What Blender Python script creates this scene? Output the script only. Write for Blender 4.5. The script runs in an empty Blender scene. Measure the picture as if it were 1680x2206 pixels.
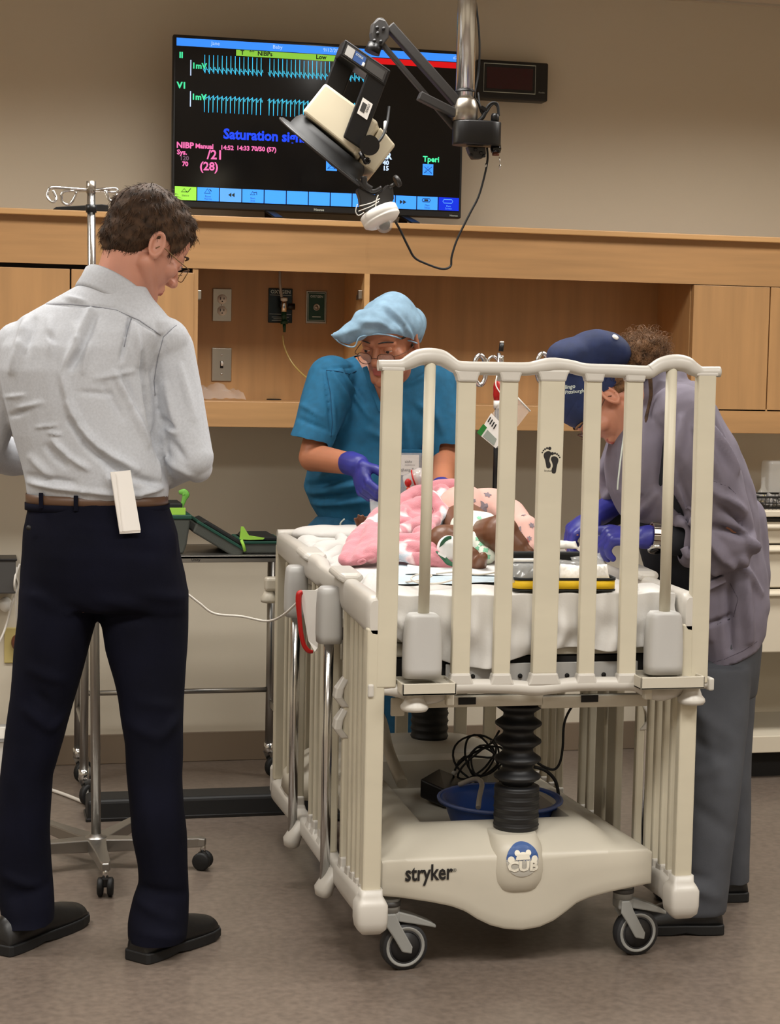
import bpy, bmesh, math, random
import numpy as np
from mathutils import Vector, Matrix
random.seed(7)
SC = bpy.context.scene
COL = SC.collection
V = Vector
# ------------------------------------------------------------------ camera
FPX, CAMH, YAW, PIT, ROLL = 3900.0, 1.40, math.radians(13), math.atan(313 / 3900), 0.02
_fw = V((math.sin(YAW) * math.cos(PIT), math.cos(YAW) * math.cos(PIT), -math.sin(PIT)))
_r = V((math.cos(YAW), -math.sin(YAW), 0)); _u = _r.cross(_fw)
_R = _r * math.cos(ROLL) + _u * math.sin(ROLL); _U = _u * math.cos(ROLL) - _r * math.sin(ROLL)
_C = V((0, 0, CAMH))
cd = bpy.data.cameras.new('camera'); cam = bpy.data.objects.new('camera', cd); COL.objects.link(cam)
cd.sensor_fit = 'VERTICAL'; cd.sensor_height = 36; cd.lens = FPX / 2206 * 36; cd.clip_start = 0.05
cam.matrix_world = Matrix(((_R.x, _U.x, -_fw.x, 0), (_R.y, _U.y, -_fw.y, 0), (_R.z, _U.z, -_fw.z, CAMH), (0, 0, 0, 1)))
SC.camera = cam
def ray(x, y): return _fw + _R * ((x - 840) / FPX) - _U * ((y - 1103) / FPX)
def pt(x, y, Y): d = ray(x, y); return _C + d * (Y / d.y)          # photo point standing on the plane Y
def ptz(x, y, Z): d = ray(x, y); return _C + d * ((Z - CAMH) / d.z)  # ... on the height Z
def ptx(x, y, X): d = ray(x, y); return _C + d * (X / d.x)
def ppm(p): return FPX / (V(p) - _C).dot(_fw)                        # pixels per metre at a point
# ------------------------------------------------------------------ world, lights, exposure
w = bpy.data.worlds.new('world'); SC.world = w; w.use_nodes = True
w.node_tree.nodes['Background'].inputs[0].default_value = (0.9, 0.8, 0.68, 1)
w.node_tree.nodes['Background'].inputs[1].default_value = 0.10
def troffer_light(x, y, power, sx=1.15, sy=0.55, col=(1.0, 0.975, 0.93), spread=150):
    l = bpy.data.lights.new('troffer_light', 'AREA'); l.shape = 'RECTANGLE'; l.size = sx; l.size_y = sy
    l.energy = power; l.color = col; l.spread = math.radians(spread)
    o = bpy.data.objects.new('troffer_light', l); o.location = (x, y, 2.715); COL.objects.link(o)
for lx, ly, lp in ((-1.1, 4.8, 31), (0.8, 4.8, 31), (2.7, 4.8, 31), (-1.1, 2.4, 41), (0.8, 2.4, 41), (2.7, 2.4, 41), (-1.1, -0.2, 26), (0.8, -0.2, 26), (2.7, -0.2, 26)):
    troffer_light(lx, ly, lp)
SC.view_settings.view_transform = 'Standard'; SC.view_settings.look = 'None'
SC.view_settings.gamma = 1.0; SC.view_settings.use_curve_mapping = False
SC.view_settings.exposure = 0.0
SC.cycles.max_bounces = 8; SC.cycles.diffuse_bounces = 5; SC.cycles.use_denoising = True
# ------------------------------------------------------------------ materials
def lin(c): return tuple(((x / 255) / 12.92 if x / 255 <= 0.04045 else ((x / 255 + 0.055) / 1.055) ** 2.4) for x in c) + (1,)
def mat(name, rgb, rough=0.5, metal=0.0, var=None, bump=None, spec=0.5, emit=0, alpha=1, trans=0, stretch=(1, 1, 1), rgb2=None, sheen=0, sss=0, coat=0):
    m = bpy.data.materials.new(name); m.use_nodes = True; nt = m.node_tree; N = nt.nodes; L = nt.links
    b = N['Principled BSDF']
    b.inputs['Base Color'].default_value = lin(rgb); b.inputs['Roughness'].default_value = rough; b.inputs['Metallic'].default_value = metal
    b.inputs['Specular IOR Level'].default_value = spec
    if emit: b.inputs['Emission Color'].default_value = lin(rgb); b.inputs['Emission Strength'].default_value = emit
    if alpha < 1: b.inputs['Alpha'].default_value = alpha
    if trans: b.inputs['Transmission Weight'].default_value = trans
    if sheen: b.inputs['Sheen Weight'].default_value = sheen
    if coat: b.inputs['Coat Weight'].default_value = coat; b.inputs['Coat Roughness'].default_value = 0.12
    if sss: b.inputs['Subsurface Weight'].default_value = sss; b.inputs['Subsurface Radius'].default_value = (0.012, 0.004, 0.002); b.inputs['Subsurface Scale'].default_value = 1.0
    tc = N.new('ShaderNodeTexCoord'); mp = N.new('ShaderNodeMapping'); mp.inputs['Scale'].default_value = stretch
    L.new(tc.outputs['Object'], mp.inputs['Vector'])
    if var:
        n = N.new('ShaderNodeTexNoise'); n.inputs['Scale'].default_value = var[0]; n.inputs['Detail'].default_value = 5
        L.new(mp.outputs['Vector'], n.inputs['Vector'])
        cr = N.new('ShaderNodeValToRGB'); cr.color_ramp.elements[0].position = 0.3; cr.color_ramp.elements[1].position = 0.7
        c2 = rgb2 or tuple(min(255, max(0, x * (1 - var[1]))) for x in rgb)
        cr.color_ramp.elements[0].color = lin(c2); cr.color_ramp.elements[1].color = lin(rgb)
        L.new(n.outputs['Fac'], cr.inputs['Fac']); L.new(cr.outputs['Color'], b.inputs['Base Color'])
    if bump:
        n = N.new('ShaderNodeTexNoise'); n.inputs['Scale'].default_value = bump[0]; n.inputs['Detail'].default_value = 4
        L.new(mp.outputs['Vector'], n.inputs['Vector'])
        bp = N.new('ShaderNodeBump'); bp.inputs['Strength'].default_value = bump[1]; bp.inputs['Distance'].default_value = bump[2] if len(bump) > 2 else 0.002
        L.new(n.outputs['Fac'], bp.inputs['Height']); L.new(bp.outputs['Normal'], b.inputs['Normal'])
    return m
M = {}
M['wall'] = mat('wall_paint', (206, 196, 177), 0.75, bump=(220, 0.12, 0.001))
M['ceil'] = mat('ceiling_tile', (214, 205, 192), 0.9, bump=(160, 0.4, 0.002))
M['tbar'] = mat('ceiling_grid', (205, 196, 182), 0.6)
M['base'] = mat('vinyl_baseboard', (120, 104, 86), 0.5)
M['wood_v'] = mat('maple_vertical', (184, 140, 92), 0.42, var=(3, 0.09), stretch=(9, 9, 0.7))
M['wood_h'] = mat('maple_horizontal', (184, 140, 92), 0.42, var=(3, 0.1), stretch=(0.8, 9, 12))
M['wood_e'] = mat('maple_edge', (206, 160, 106), 0.42, var=(3, 0.06), stretch=(0.8, 9, 9))
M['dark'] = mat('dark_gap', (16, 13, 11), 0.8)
M['steel'] = mat('brushed_steel', (176, 168, 156), 0.33, 1.0, bump=(300, 0.05))
M['chrome'] = mat('chrome', (216, 215, 213), 0.2, 1.0)
M['steel_d'] = mat('worn_steel', (166, 163, 158), 0.36, 1.0)
M['black'] = mat('black_plastic', (16, 15, 16), 0.38)
M['black_g'] = mat('black_gloss', (7, 7, 9), 0.12)
M['rubber'] = mat('black_rubber', (14, 14, 15), 0.6)
M['bellow'] = mat('bellows_rubber', (16, 16, 18), 0.5)
M['grey_arm'] = mat('charcoal_metal', (48, 46, 45), 0.45, bump=(150, 0.1))
M['cream'] = mat('cream_plastic', (192, 185, 169), 0.42, var=(6, 0.03), bump=(60, 0.04))
M['cream_slat'] = mat('cream_slat', (197, 189, 168), 0.45, var=(4, 0.04), stretch=(1, 1, 3))
M['greyp'] = mat('warm_grey_plastic', (192, 187, 178), 0.38, bump=(70, 0.04))
M['bumper'] = mat('bumper_grey', (178, 176, 172), 0.5)
M['caster_grey'] = mat('caster_grey', (148, 148, 144), 0.45, bump=(60, 0.05))
M['white'] = mat('white_plastic', (236, 233, 226), 0.4)
M['paper'] = mat('paper', (240, 236, 230), 0.8)
M['sheet'] = mat('white_sheet', (206, 203, 198), 0.9, bump=(140, 0.25, 0.002), sheen=0.2)
M['clear'] = mat('clear_plastic', (235, 235, 232), 0.08, alpha=0.28, spec=0.8)
M['clear2'] = mat('clear_bag', (245, 240, 235), 0.15, alpha=0.22, spec=1.0)
M['red'] = mat('red_plastic', (176, 22, 18), 0.35)
M['green_d'] = mat('dark_green_panel', (8, 62, 42), 0.4)
M['green_l'] = mat('lime_fabric', (150, 200, 70), 0.7)
M['blue_b'] = mat('blue_basin', (38, 74, 150), 0.4)
M['yellow'] = mat('yellow_fabric', (232, 190, 20), 0.65, bump=(400, 0.2))
# ------------------------------------------------------------------ geometry helpers
WM = {}
def frame_of(d):
    d = V(d).normalized(); a = V((0, 0, 1)) if abs(d.z) < 0.9 else V((0, 1, 0))
    u = d.cross(a).normalized(); return u, d.cross(u).normalized(), d
class MB:
    def __init__(s): s.v = []; s.f = []; s.m = []; s.sm = []; s.mi = 0
    def add(s, vs, fs, smooth=False):
        k = len(s.v); s.v += [tuple(p) for p in vs]
        for f in fs: s.f.append(tuple(i + k for i in f)); s.m.append(s.mi); s.sm.append(smooth)
        return s
    def box(s, c, size, rot=None):
        c = V(c); h = V(size) / 2; P = [V((x * h.x, y * h.y, z * h.z)) for x in (-1, 1) for y in (-1, 1) for z in (-1, 1)]
        if rot is not None: P = [rot @ p for p in P]
        return s.add([c + p for p in P], [(0, 1, 3, 2), (4, 6, 7, 5), (0, 4, 5, 1), (2, 3, 7, 6), (0, 2, 6, 4), (1, 5, 7, 3)])
    def b2(s, a, b): a = V(a); b = V(b); return s.box((a + b) / 2, (abs(b.x - a.x), abs(b.y - a.y), abs(b.z - a.z)))
    def bar(s, p0, p1, wd, th, up=(0, 0, 1)):   # rectangular bar from p0 to p1
        p0 = V(p0); p1 = V(p1); d = (p1 - p0); L = d.length; d.normalize(); u = d.cross(V(up)).normalized(); n = u.cross(d)
        R = Matrix((u, d, n)).transposed(); return s.box((p0 + p1) / 2, (wd, L, th), R)
    def loft(s, rings, caps=True, closed=True, smooth=True, loop=False):
        n = len(rings[0]); vs = [p for r in rings for p in r]; fs = []; k = len(rings)
        for i in range(k if loop else k - 1):
            for j in range(n if closed else n - 1):
                j2 = (j + 1) % n; i2 = (i + 1) % k
                fs.append((i * n + j, i * n + j2, i2 * n + j2, i2 * n + j))
        s.add(vs, fs, smooth)
        if caps and closed and not loop:
            o = len(s.v) - len(vs)
            s.f.append(tuple(o + j for j in reversed(range(n)))); s.m.append(s.mi); s.sm.append(False)
            s.f.append(tuple(o + (k - 1) * n + j for j in range(n))); s.m.append(s.mi); s.sm.append(False)
        return s
    def cyl(s, p0, p1, r0, r1=None, n=16, caps=True):
        r1 = r0 if r1 is None else r1; u, v, d = frame_of(V(p1) - V(p0))
        return s.loft([[V(p) + (u * math.cos(t) + v * math.sin(t)) * r for t in [2 * math.pi * i / n for i in range(n)]] for p, r in ((p0, r0), (p1, r1))], caps)
    def tube(s, pts, r, n=10, loop=False, sub=0, flat=None):
        pts = [V(p) for p in pts]
        if sub: pts = spline(pts, sub, loop)
        rs = r if isinstance(r, (list, tuple)) else [r] * len(pts)
        if len(rs) != len(pts): rs = list(np.interp(np.linspace(0, 1, len(pts)), np.linspace(0, 1, len(rs)), rs))
        rings = []; u = None
        for i, p in enumerate(pts):
            a = pts[(i - 1) % len(pts)] if (i > 0 or loop) else p; b = pts[(i + 1) % len(pts)] if (i < len(pts) - 1 or loop) else p
            d = (b - a).normalized()
            if u is None: u, vv, _ = frame_of(d)
            else: u = (u - d * u.dot(d)).normalized(); vv = d.cross(u)
            fu, fv = flat or (1, 1)
            rings.append([p + (u * math.cos(t) * fu + vv * math.sin(t) * fv) * rs[i] for t in [2 * math.pi * j / n for j in range(n)]])
        return s.loft(rings, loop=loop)
    def lathe(s, prof, o, ax=(0, 0, 1), n=24, caps=True):
        u, v, d = frame_of(ax); o = V(o)
        return s.loft([[o + d * h + (u * math.cos(t) + v * math.sin(t)) * r for t in [2 * math.pi * i / n for i in range(n)]] for r, h in prof], caps)
    def ell(s, c, r, rot=None, nu=20, nv=12):
        c = V(c); r = (r, r, r) if not hasattr(r, '__len__') else r; rings = []
        for i in range(nv + 1):
            a = math.pi * (i / nv) * 0.9998 + 0.0001 * math.pi
            ring = [V((math.sin(a) * math.cos(t) * r[0], math.sin(a) * math.sin(t) * r[1], -math.cos(a) * r[2])) for t in [2 * math.pi * j / nu for j in range(nu)]]
            rings.append([c + (rot @ p if rot is not None else p) for p in ring])
        return s.loft(rings)
    def cap(s, p0, p1, r0, r1=None, n=14):       # round-ended cone
        r1 = r0 if r1 is None else r1; p0 = V(p0); p1 = V(p1); u, v, d = frame_of(p1 - p0); prof = []
        for i in range(6): a = math.pi / 2 * i / 5; prof.append((p0 - d * r0 * math.cos(a), max(r0 * math.sin(a), 1e-4)))
        for i in range(6): a = math.pi / 2 * i / 5; prof.append((p1 + d * r1 * math.sin(a), max(r1 * math.cos(a), 1e-4)))
        return s.loft([[p + (u * math.cos(t) + v * math.sin(t)) * r for t in [2 * math.pi * i / n for i in range(n)]] for p, r in prof])
    def prism(s, out, o, u, v, depth, smooth=False):    # closed 2D outline, extruded along u x v by depth (centred at o face)
        o = V(o); u = V(u); v = V(v); w = u.cross(v).normalized(); n = len(out)
        A = [o + u * x + v * y for x, y in out]; B = [p + w * depth for p in A]
        s.add(A + B, [(i, (i + 1) % n, n + (i + 1) % n, n + i) for i in range(n)], smooth)
        k = len(s.v) - 2 * n
        for f in (tuple(k + i for i in reversed(range(n))), tuple(k + n + i for i in range(n))): s.f.append(f); s.m.append(s.mi); s.sm.append(False)
        return s
    def quad(s, a, b, c, d): return s.add([a, b, c, d], [(0, 1, 2, 3)])
    def mesh(s, name):
        me = bpy.data.meshes.new(name); me.from_pydata([tuple(p) for p in s.v], [], s.f)
        me.polygons.foreach_set('material_index', s.m); me.polygons.foreach_set('use_smooth', s.sm)
        bm = bmesh.new(); bm.from_mesh(me); bmesh.ops.recalc_face_normals(bm, faces=bm.faces); bm.to_mesh(me); bm.free()
        return me
    def build(s, name, mats, parent=None, label=None, cat=None, group=None, kind=None, bevel=0, seg=2, sub=0, smooth=None, solid=0):
        me = s.mesh(name)
        if smooth: me.polygons.foreach_set('use_smooth', [True] * len(me.polygons))
        return link(me, name, mats, parent, label, cat, group, kind, bevel, seg, sub, solid)
def spline(pts, sub, loop=False):
    out = []; n = len(pts)
    for i in range(n if loop else n - 1):
        g = lambda k: pts[k % n] if loop else pts[min(max(k, 0), n - 1)]
        a, b, c, d = g(i - 1), g(i), g(i + 1), g(i + 2)
        for j in range(sub):
            t = j / sub
            out.append(0.5 * ((2 * b) + (c - a) * t + (2 * a - 5 * b + 4 * c - d) * t * t + (3 * b - a - 3 * c + d) * t ** 3))
    if not loop: out.append(pts[-1])
    return out
def link(me, name, mats, parent=None, label=None, cat=None, group=None, kind=None, bevel=0, seg=2, sub=0, solid=0):
    for m in (mats if isinstance(mats, (list, tuple)) else [mats]): me.materials.append(M[m] if isinstance(m, str) else m)
    o = bpy.data.objects.new(name, me); COL.objects.link(o)
    if parent is not None:
        o.parent = parent; o.matrix_parent_inverse = WM[parent].inverted(); WM[o] = Matrix.Identity(4)
    else:
        co = np.empty(len(me.vertices) * 3, np.float32); me.vertices.foreach_get('co', co); co = co.reshape(-1, 3)
        b = (co.min(0) + co.max(0)) / 2; b[2] = co[:, 2].min(); co -= b; me.vertices.foreach_set('co', co.ravel())
        o.location = b.tolist(); WM[o] = Matrix.Translation(b.tolist())
    if solid: q = o.modifiers.new('solid', 'SOLIDIFY'); q.thickness = solid; q.offset = 0
    if bevel: q = o.modifiers.new('bevel', 'BEVEL'); q.width = bevel; q.segments = seg; q.limit_method = 'ANGLE'; q.angle_limit = math.radians(40); q.harden_normals = False
    if sub: q = o.modifiers.new('sub', 'SUBSURF'); q.levels = sub; q.render_levels = sub
    if label: o['label'] = label
    if cat: o['category'] = cat
    if group: o['group'] = group
    if kind: o['kind'] = kind
    return o
def thing(name, label, cat, loc, group=None):
    o = bpy.data.objects.new(name, None); COL.objects.link(o); o.location = loc; o.empty_display_size = 0.05
    o['label'] = label; o['category'] = cat
    if group: o['group'] = group
    WM[o] = Matrix.Translation(loc); return o
def text_geo(txt, size, offset=0.0, align='LEFT'):
    c = bpy.data.curves.new('text', 'FONT'); c.body = txt; c.size = size; c.offset = offset; c.align_x = align; c.resolution_u = 2
    o = bpy.data.objects.new('text', c); COL.objects.link(o)
    me = bpy.data.meshes.new_from_object(o); vs = [v.co.copy() for v in me.vertices]; fs = [tuple(p.vertices) for p in me.polygons]
    bpy.data.objects.remove(o); bpy.data.curves.remove(c); bpy.data.meshes.remove(me); return vs, fs
def put_text(mb, txt, size, o, u, v, offset=0.0, align='LEFT', sx=1.0):
    vs, fs = text_geo(txt, size, offset, align); o = V(o); u = V(u); v = V(v)
    mb.add([o + u * p.x * sx + v * p.y for p in vs], fs)
def organic(mb, voxel=0.006, smooth=4, displace=None):
    me = mb.mesh('tmp'); o = bpy.data.objects.new('tmp', me); COL.objects.link(o)
    q = o.modifiers.new('r', 'REMESH'); q.mode = 'VOXEL'; q.voxel_size = voxel; q.adaptivity = 0; q.use_smooth_shade = True
    if smooth: q = o.modifiers.new('s', 'SMOOTH'); q.factor = 0.5; q.iterations = smooth
    dg = bpy.context.evaluated_depsgraph_get(); dg.update()
    out = bpy.data.meshes.new_from_object(o.evaluated_get(dg)); bpy.data.objects.remove(o); bpy.data.meshes.remove(me)
    out.materials.clear()
    if displace is not None:
        n = len(out.vertices); co = np.empty(n * 3, np.float32); no = np.empty(n * 3, np.float32)
        out.vertices.foreach_get('co', co); out.vertices.foreach_get('normal', no); co = co.reshape(-1, 3); no = no.reshape(-1, 3)
        co = displace(co.astype(np.float64), no.astype(np.float64)); out.vertices.foreach_set('co', co.astype(np.float32).ravel()); out.update()
    out.polygons.foreach_set('use_smooth', [True] * len(out.polygons))
    return out
def setmat(me, fn):      # material index per face from its centre
    n = len(me.polygons); c = np.empty(n * 3, np.float32); me.polygons.foreach_get('center', c); c = c.reshape(-1, 3)
    me.polygons.foreach_set('material_index', fn(c).astype(np.int32))
def ridge(co, no, folds, facing=None):   # cloth folds: (x0,z0,x1,z1,width,amp) ridges in the X-Z plane, pushed along the normal
    d = np.zeros(len(co))
    for (x0, z0, x1, z1, wd, am) in folds:
        ax, az = x1 - x0, z1 - z0; L2 = ax * ax + az * az
        t = np.clip(((co[:, 0] - x0) * ax + (co[:, 2] - z0) * az) / L2, 0, 1)
        dd = np.hypot(co[:, 0] - x0 - t * ax, co[:, 2] - z0 - t * az)
        d += am * np.exp(-(dd / wd) ** 2) * (0.35 + 0.65 * np.sin(np.pi * np.clip(t * 0.9 + 0.05, 0, 1)))
    return d
def hsum(co, seed, k, amp, sc=(1, 1, 1), n=7):    # smooth pseudo-noise
    rg = np.random.RandomState(seed); out = np.zeros(len(co)); S = np.array(sc)
    for i in range(n):
        dv = rg.normal(size=3); dv /= np.linalg.norm(dv); f = k * rg.uniform(0.6, 1.6)
        out += np.sin((co * S) @ dv * f + rg.uniform(0, 6.28))
    return out / n * amp * 1.8
def frame3(f, u):      # rotation whose columns are right, forward, up
    f = V(f).normalized(); r = f.cross(V(u)).normalized(); u = r.cross(f); return Matrix((r, f, u)).transposed()
# ------------------------------------------------------------------ the room
YW, YC, YS = 6.28, 5.93, 5.90        # back wall, cupboard fronts, shelf nosing
XL, XR, YB, ZC = -2.6, 4.2, -1.4, 2.745
MB().b2((XL, YB, -0.05), (XR, YW, 0)).build('floor', M['wall'], kind='structure')
M['floor'] = mat('vinyl_floor', (120, 107, 96), 0.28, var=(55, 0.16), bump=(35, 0.06, 0.002), spec=0.4)
nt = M['floor'].node_tree
bpy.data.objects['floor'].data.materials[0] = M['floor']
MB().b2((XL, YW, 0), (XR, YW + 0.08, ZC)).build('wall_back', 'wall', kind='structure')
MB().b2((XL - 0.08, YB, 0), (XL, YW, ZC)).build('wall_left', 'wall', kind='structure')
MB().b2((XR, YB, 0), (XR + 0.08, YW, ZC)).build('wall_right', 'wall', kind='structure')
MB().b2((XL, YB - 0.08, 0), (XR, YB, ZC)).build('wall_front', 'wall', kind='structure')
ceil = MB().b2((XL, YB, ZC + 0.02), (XR, YW, ZC + 0.06)).build('ceiling', 'ceil', kind='structure')
tile_mb = MB(); tile_mb.box((0, 0, 0), (0.585, 1.195, 0.014)); tile_me = tile_mb.mesh('ceiling_tile'); tile_me.materials.append(M['ceil'])
nx = 0
x = XL + 0.3
while x < XR:
    for iy in range(3):
        o = bpy.data.objects.new('tile', tile_me); COL.objects.link(o); o.location = (x + 0.14, YW - 0.63 - iy * 1.22, ZC + 0.007); o.parent = ceil
        o.matrix_parent_inverse = WM[ceil].inverted()
    x += 0.61
tb = MB(); x = XL
while x < XR: tb.box((x + 0.135, 4.3, ZC), (0.024, 3.9, 0.012)); x += 0.61
for iy in range(4): tb.box(((XL + XR) / 2, YW - 0.012 - iy * 1.22, ZC), (XR - XL, 0.024, 0.012))
tb.build('ceiling_grid', 'tbar', parent=ceil)
MB().b2((XL, YW - 0.006, 0), (XR, YW, 0.105)).build('baseboard_back', 'base', kind='structure', bevel=0.003)
# ------------------------------------------------------------------ the wall of maple cupboards
def zof(x, y, Y): return pt(x, y, Y).z
zs1 = zof(450, 464, YS); zs0 = zof(450, 477, YS); zh0 = zof(860, 592, YC); zi = zof(480, 864, YC); zb = zof(560, 921, YC)
xo = pt(421, 700, YC).x; xd = pt(790, 640, YC).x; xe = pt(1490, 700, YC).x; xg = pt(1657, 700, YC).x
T = 0.02
cab = thing('wall_cabinet', 'long maple wall unit under the screen with open bays, doors and a flat top shelf', 'cabinet', (1.2, YC, zb))
MB().b2((XL + 0.01, YS, zs0), (XR - 0.01, YW - 0.004, zs1)).build('top_shelf', 'wood_e', cab, bevel=0.003)
MB().b2((XL + 0.01, YC, zh0), (XR - 0.01, YC + T, zs0)).build('header_board', 'wood_h', cab)
MB().b2((XL + 0.01, YC, zb), (XR - 0.01, YW - 0.004, zi)).build('bottom_board', 'wood_h', cab, bevel=0.002)
MB().b2((xo - 0.02, YW - 0.02, zi), (xe + 0.03, YW - 0.004, zs0)).build('back_panel', 'wood_v', cab)
MB().b2((xo - 0.01, YC + 0.004, zi), (xo + 0.008, YW - 0.02, zs0)).build('side_panel', 'wood_v', cab)
MB().b2((xd - 0.009, YC, zi), (xd + 0.009, YW - 0.02, zs0)).build('divider', 'wood_e', cab)
MB().b2((xe, YC + 0.024, zi), (xe + 0.018, YW - 0.02, zs0)).build('side_panel', 'wood_v', cab)
MB().b2((xo - 0.008 - 1.6, YC + 0.03, zi), (xo - 0.01, YC + 0.05, zs0)).build('door_recess', 'dark', cab)
MB().b2((xe + 0.018, YC + 0.03, zi), (XR - 0.02, YC + 0.05, zs0)).build('door_recess', 'dark', cab)
zdt = zof(200, 581, YC); zdtr = zof(1600, 617, YC); zdb = zof(1600, 886, YC)
for i, (a, b) in enumerate(((xo - 0.4, xo - 0.006), (xo - 0.805, xo - 0.405), (xo - 1.21, xo - 0.81), (xe + 0.004, xg - 0.002), (xg + 0.002, xg + 0.39), (xg + 0.394, xg + 0.79))):
    MB().b2((a, YC, zdb), (b, YC + T, zdt if i < 3 else zdtr)).build('door', 'wood_v', cab, bevel=0.0015)
MB().b2((xe + 0.002, YC + 0.001, zi), (XR - 0.01, YC + T, zof(1600, 893, YC))).build('door_rail', 'wood_h', cab)
for hx, hy in ((424, 640), (783, 640)):
    p = pt(hx, hy, YC + 0.02); m = MB(); m.box(p + V((0.006 if hx < 500 else -0.008, 0.03, 0)), (0.012, 0.05, 0.018)); m.box(p + V((0.008 if hx < 500 else -0.01, 0.012, 0.008)), (0.014, 0.02, 0.03)); m.build('hinge', 'steel', cab, bevel=0.002)
m = MB(); gp = ptz(590, 861, zi + 0.001); m.lathe([(0.026, 0), (0.026, 0.002), (0.02, 0.003), (0.001, 0.003)], gp, n=24); m.build('cable_grommet', 'dark', cab)
# -------- plates on the back panel
YP = YW - 0.02
def plate(name, label, cat, x0, y0, x1, y1, m, th=0.005):
    a = pt(x0, y1, YP); b = pt(x1, y0, YP); t = thing(name, label, cat, (a.x / 2 + b.x / 2, YP, a.z))
    MB().b2((a.x, YP - th, a.z), (b.x, YP, b.z)).build('plate', m, t, bevel=0.004, seg=3); return t, a, b
t, a, b = plate('power_outlet', 'steel duplex power outlet plate, upper of the two steel plates in the left bay', 'outlet', 457, 622, 499, 692, 'steel')
cx, cz = (a.x + b.x) / 2, (a.z + b.z) / 2
m = MB()
for dz in (-0.02, 0.02):
    m.lathe([(0.0165, 0), (0.0165, 0.003), (0.0001, 0.003)], (cx, YP - 0.005, cz + dz), (0, -1, 0), n=20)
m.build('socket', 'white', t)
m = MB()
for dz in (-0.02, 0.02):
    m.box((cx - 0.006, YP - 0.0085, cz + dz + 0.002), (0.0022, 0.002, 0.009)); m.box((cx + 0.006, YP - 0.0085, cz + dz + 0.002), (0.0022, 0.002, 0.007)); m.lathe([(0.0024, 0), (0.0001, 0.001)], (cx, YP - 0.008, cz + dz - 0.008), (0, -1, 0), n=8)
m.build('slot', 'dark', t)
MB().lathe([(0.003, 0), (0.002, 0.0015), (0.0001, 0.0018)], (cx, YP - 0.005, cz), (0, -1, 0), n=10).build('screw', 'chrome', t)
t, a, b = plate('light_switch', 'steel toggle switch plate, lower of the two steel plates in the left bay', 'switch', 455, 750, 499, 821, 'steel')
cx, cz = (a.x + b.x) / 2, (a.z + b.z) / 2
MB().box((cx, YP - 0.005, cz), (0.011, 0.003, 0.025)).build('slot', 'dark', t)
MB().box((cx, YP - 0.011, cz + 0.004), (0.008, 0.016, 0.012), Matrix.Rotation(0.5, 3, 'X')).build('toggle', 'white', t, bevel=0.002)
for dz in (-0.033, 0.033): MB().lathe([(0.0035, 0), (0.002, 0.0015), (0.0001, 0.0018)], (cx, YP - 0.005, cz + dz), (0, -1, 0), n=10).build('screw', 'chrome', t)
M['oxy'] = mat('oxygen_plate', (34, 44, 46), 0.3, 0.5)
t, a, b = plate('oxygen_outlet', 'dark oxygen wall outlet plate with a hose plugged in, left of the green plate', 'outlet', 577, 622, 630, 695, 'oxy')
cx = (a.x + b.x) / 2
M['pale'] = mat('pale_print', (200, 208, 200), 0.5)
tm = MB(); put_text(tm, 'OXYGEN', 0.017, (cx, YP - 0.0056, b.z - 0.018), (1, 0, 0), (0, 0, 1), 0.0004, 'CENTER')
for k in range(3): tm.box((cx, YP - 0.0055, a.z + 0.008 + k * 0.006), (0.06 - 0.012 * (k % 2), 0.0006, 0.0014))
tm.box((cx, YP - 0.0055, b.z - 0.024), (0.076, 0.0006, 0.0012)); tm.box((cx, YP - 0.0055, a.z + 0.03), (0.076, 0.0006, 0.0012)); tm.build('lettering', 'pale', t)
p = pt(607, 660, YP)
m = MB(); m.cyl(p + V((0, 0, 0.004)), p + V((0, -0.05, 0.004)), 0.013, n=16); m.build('coupler', 'black', t)
m = MB(); m.cyl(p + V((0, -0.045, 0.03)), p + V((0, -0.045, -0.02)), 0.009, 0.0105, n=14); m.build('adapter', 'chrome', t)
m = MB(); m.cyl(p + V((0, -0.045, 0.028)), p + V((0, -0.045, 0.018)), 0.012, n=14); m.build('adapter_collar', 'white', t)
m = MB(); m.cyl(p + V((0, -0.045, -0.02)), p + V((0.001, -0.045, -0.05)), 0.009, n=12); m.cyl(p + V((0.001, -0.045, -0.05)), p + V((0.002, -0.045, -0.062)), 0.013, n=8); m.cyl(p + V((0.002, -0.045, -0.062)), p + V((0.003, -0.045, -0.09)), 0.006, 0.0045, n=10); m.build('nut', 'green_d', t)
m = MB(); m.cyl(p + V((0.01, -0.03, -0.002)), p + V((0.04, -0.03, 0)), 0.011, n=12); m.build('latch_button', 'black', t)
M['hose'] = mat('clear_green_hose', (176, 150, 84), 0.3, spec=0.6)
hp = [pt(609, 722, YP - 0.05), pt(612, 745, YP - 0.055), pt(625, 775, YP - 0.07), pt(645, 800, YP - 0.1), pt(672, 820, YP - 0.16), pt(720, 835, YP - 0.3)]
MB().tube(hp, 0.003, sub=6, n=8).build('oxygen_hose', 'hose', label='thin tan oxygen hose drooping from the oxygen outlet', cat='hose')
hp = [pt(603, 585, YP - 0.045), pt(603, 610, YP - 0.05), pt(607, 640, YP - 0.047)]
M['greyhose'] = mat('grey_hose', (168, 160, 148), 0.4)
MB().tube(hp, 0.0048, sub=6, n=8).build('supply_hose', 'greyhose', label='short grey supply hose coming down into the oxygen outlet', cat='hose')
t, a, b = plate('vacuum_outlet', 'small green framed wall gas outlet plate right of the oxygen outlet', 'outlet', 658, 627, 704, 697, 'steel')
cx = (a.x + b.x) / 2; cz = (a.z + b.z) / 2
MB().b2((a.x + 0.005, YP - 0.007, a.z + 0.008), (b.x - 0.005, YP - 0.004, b.z - 0.005)).build('face', 'green_d', t)
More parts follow.
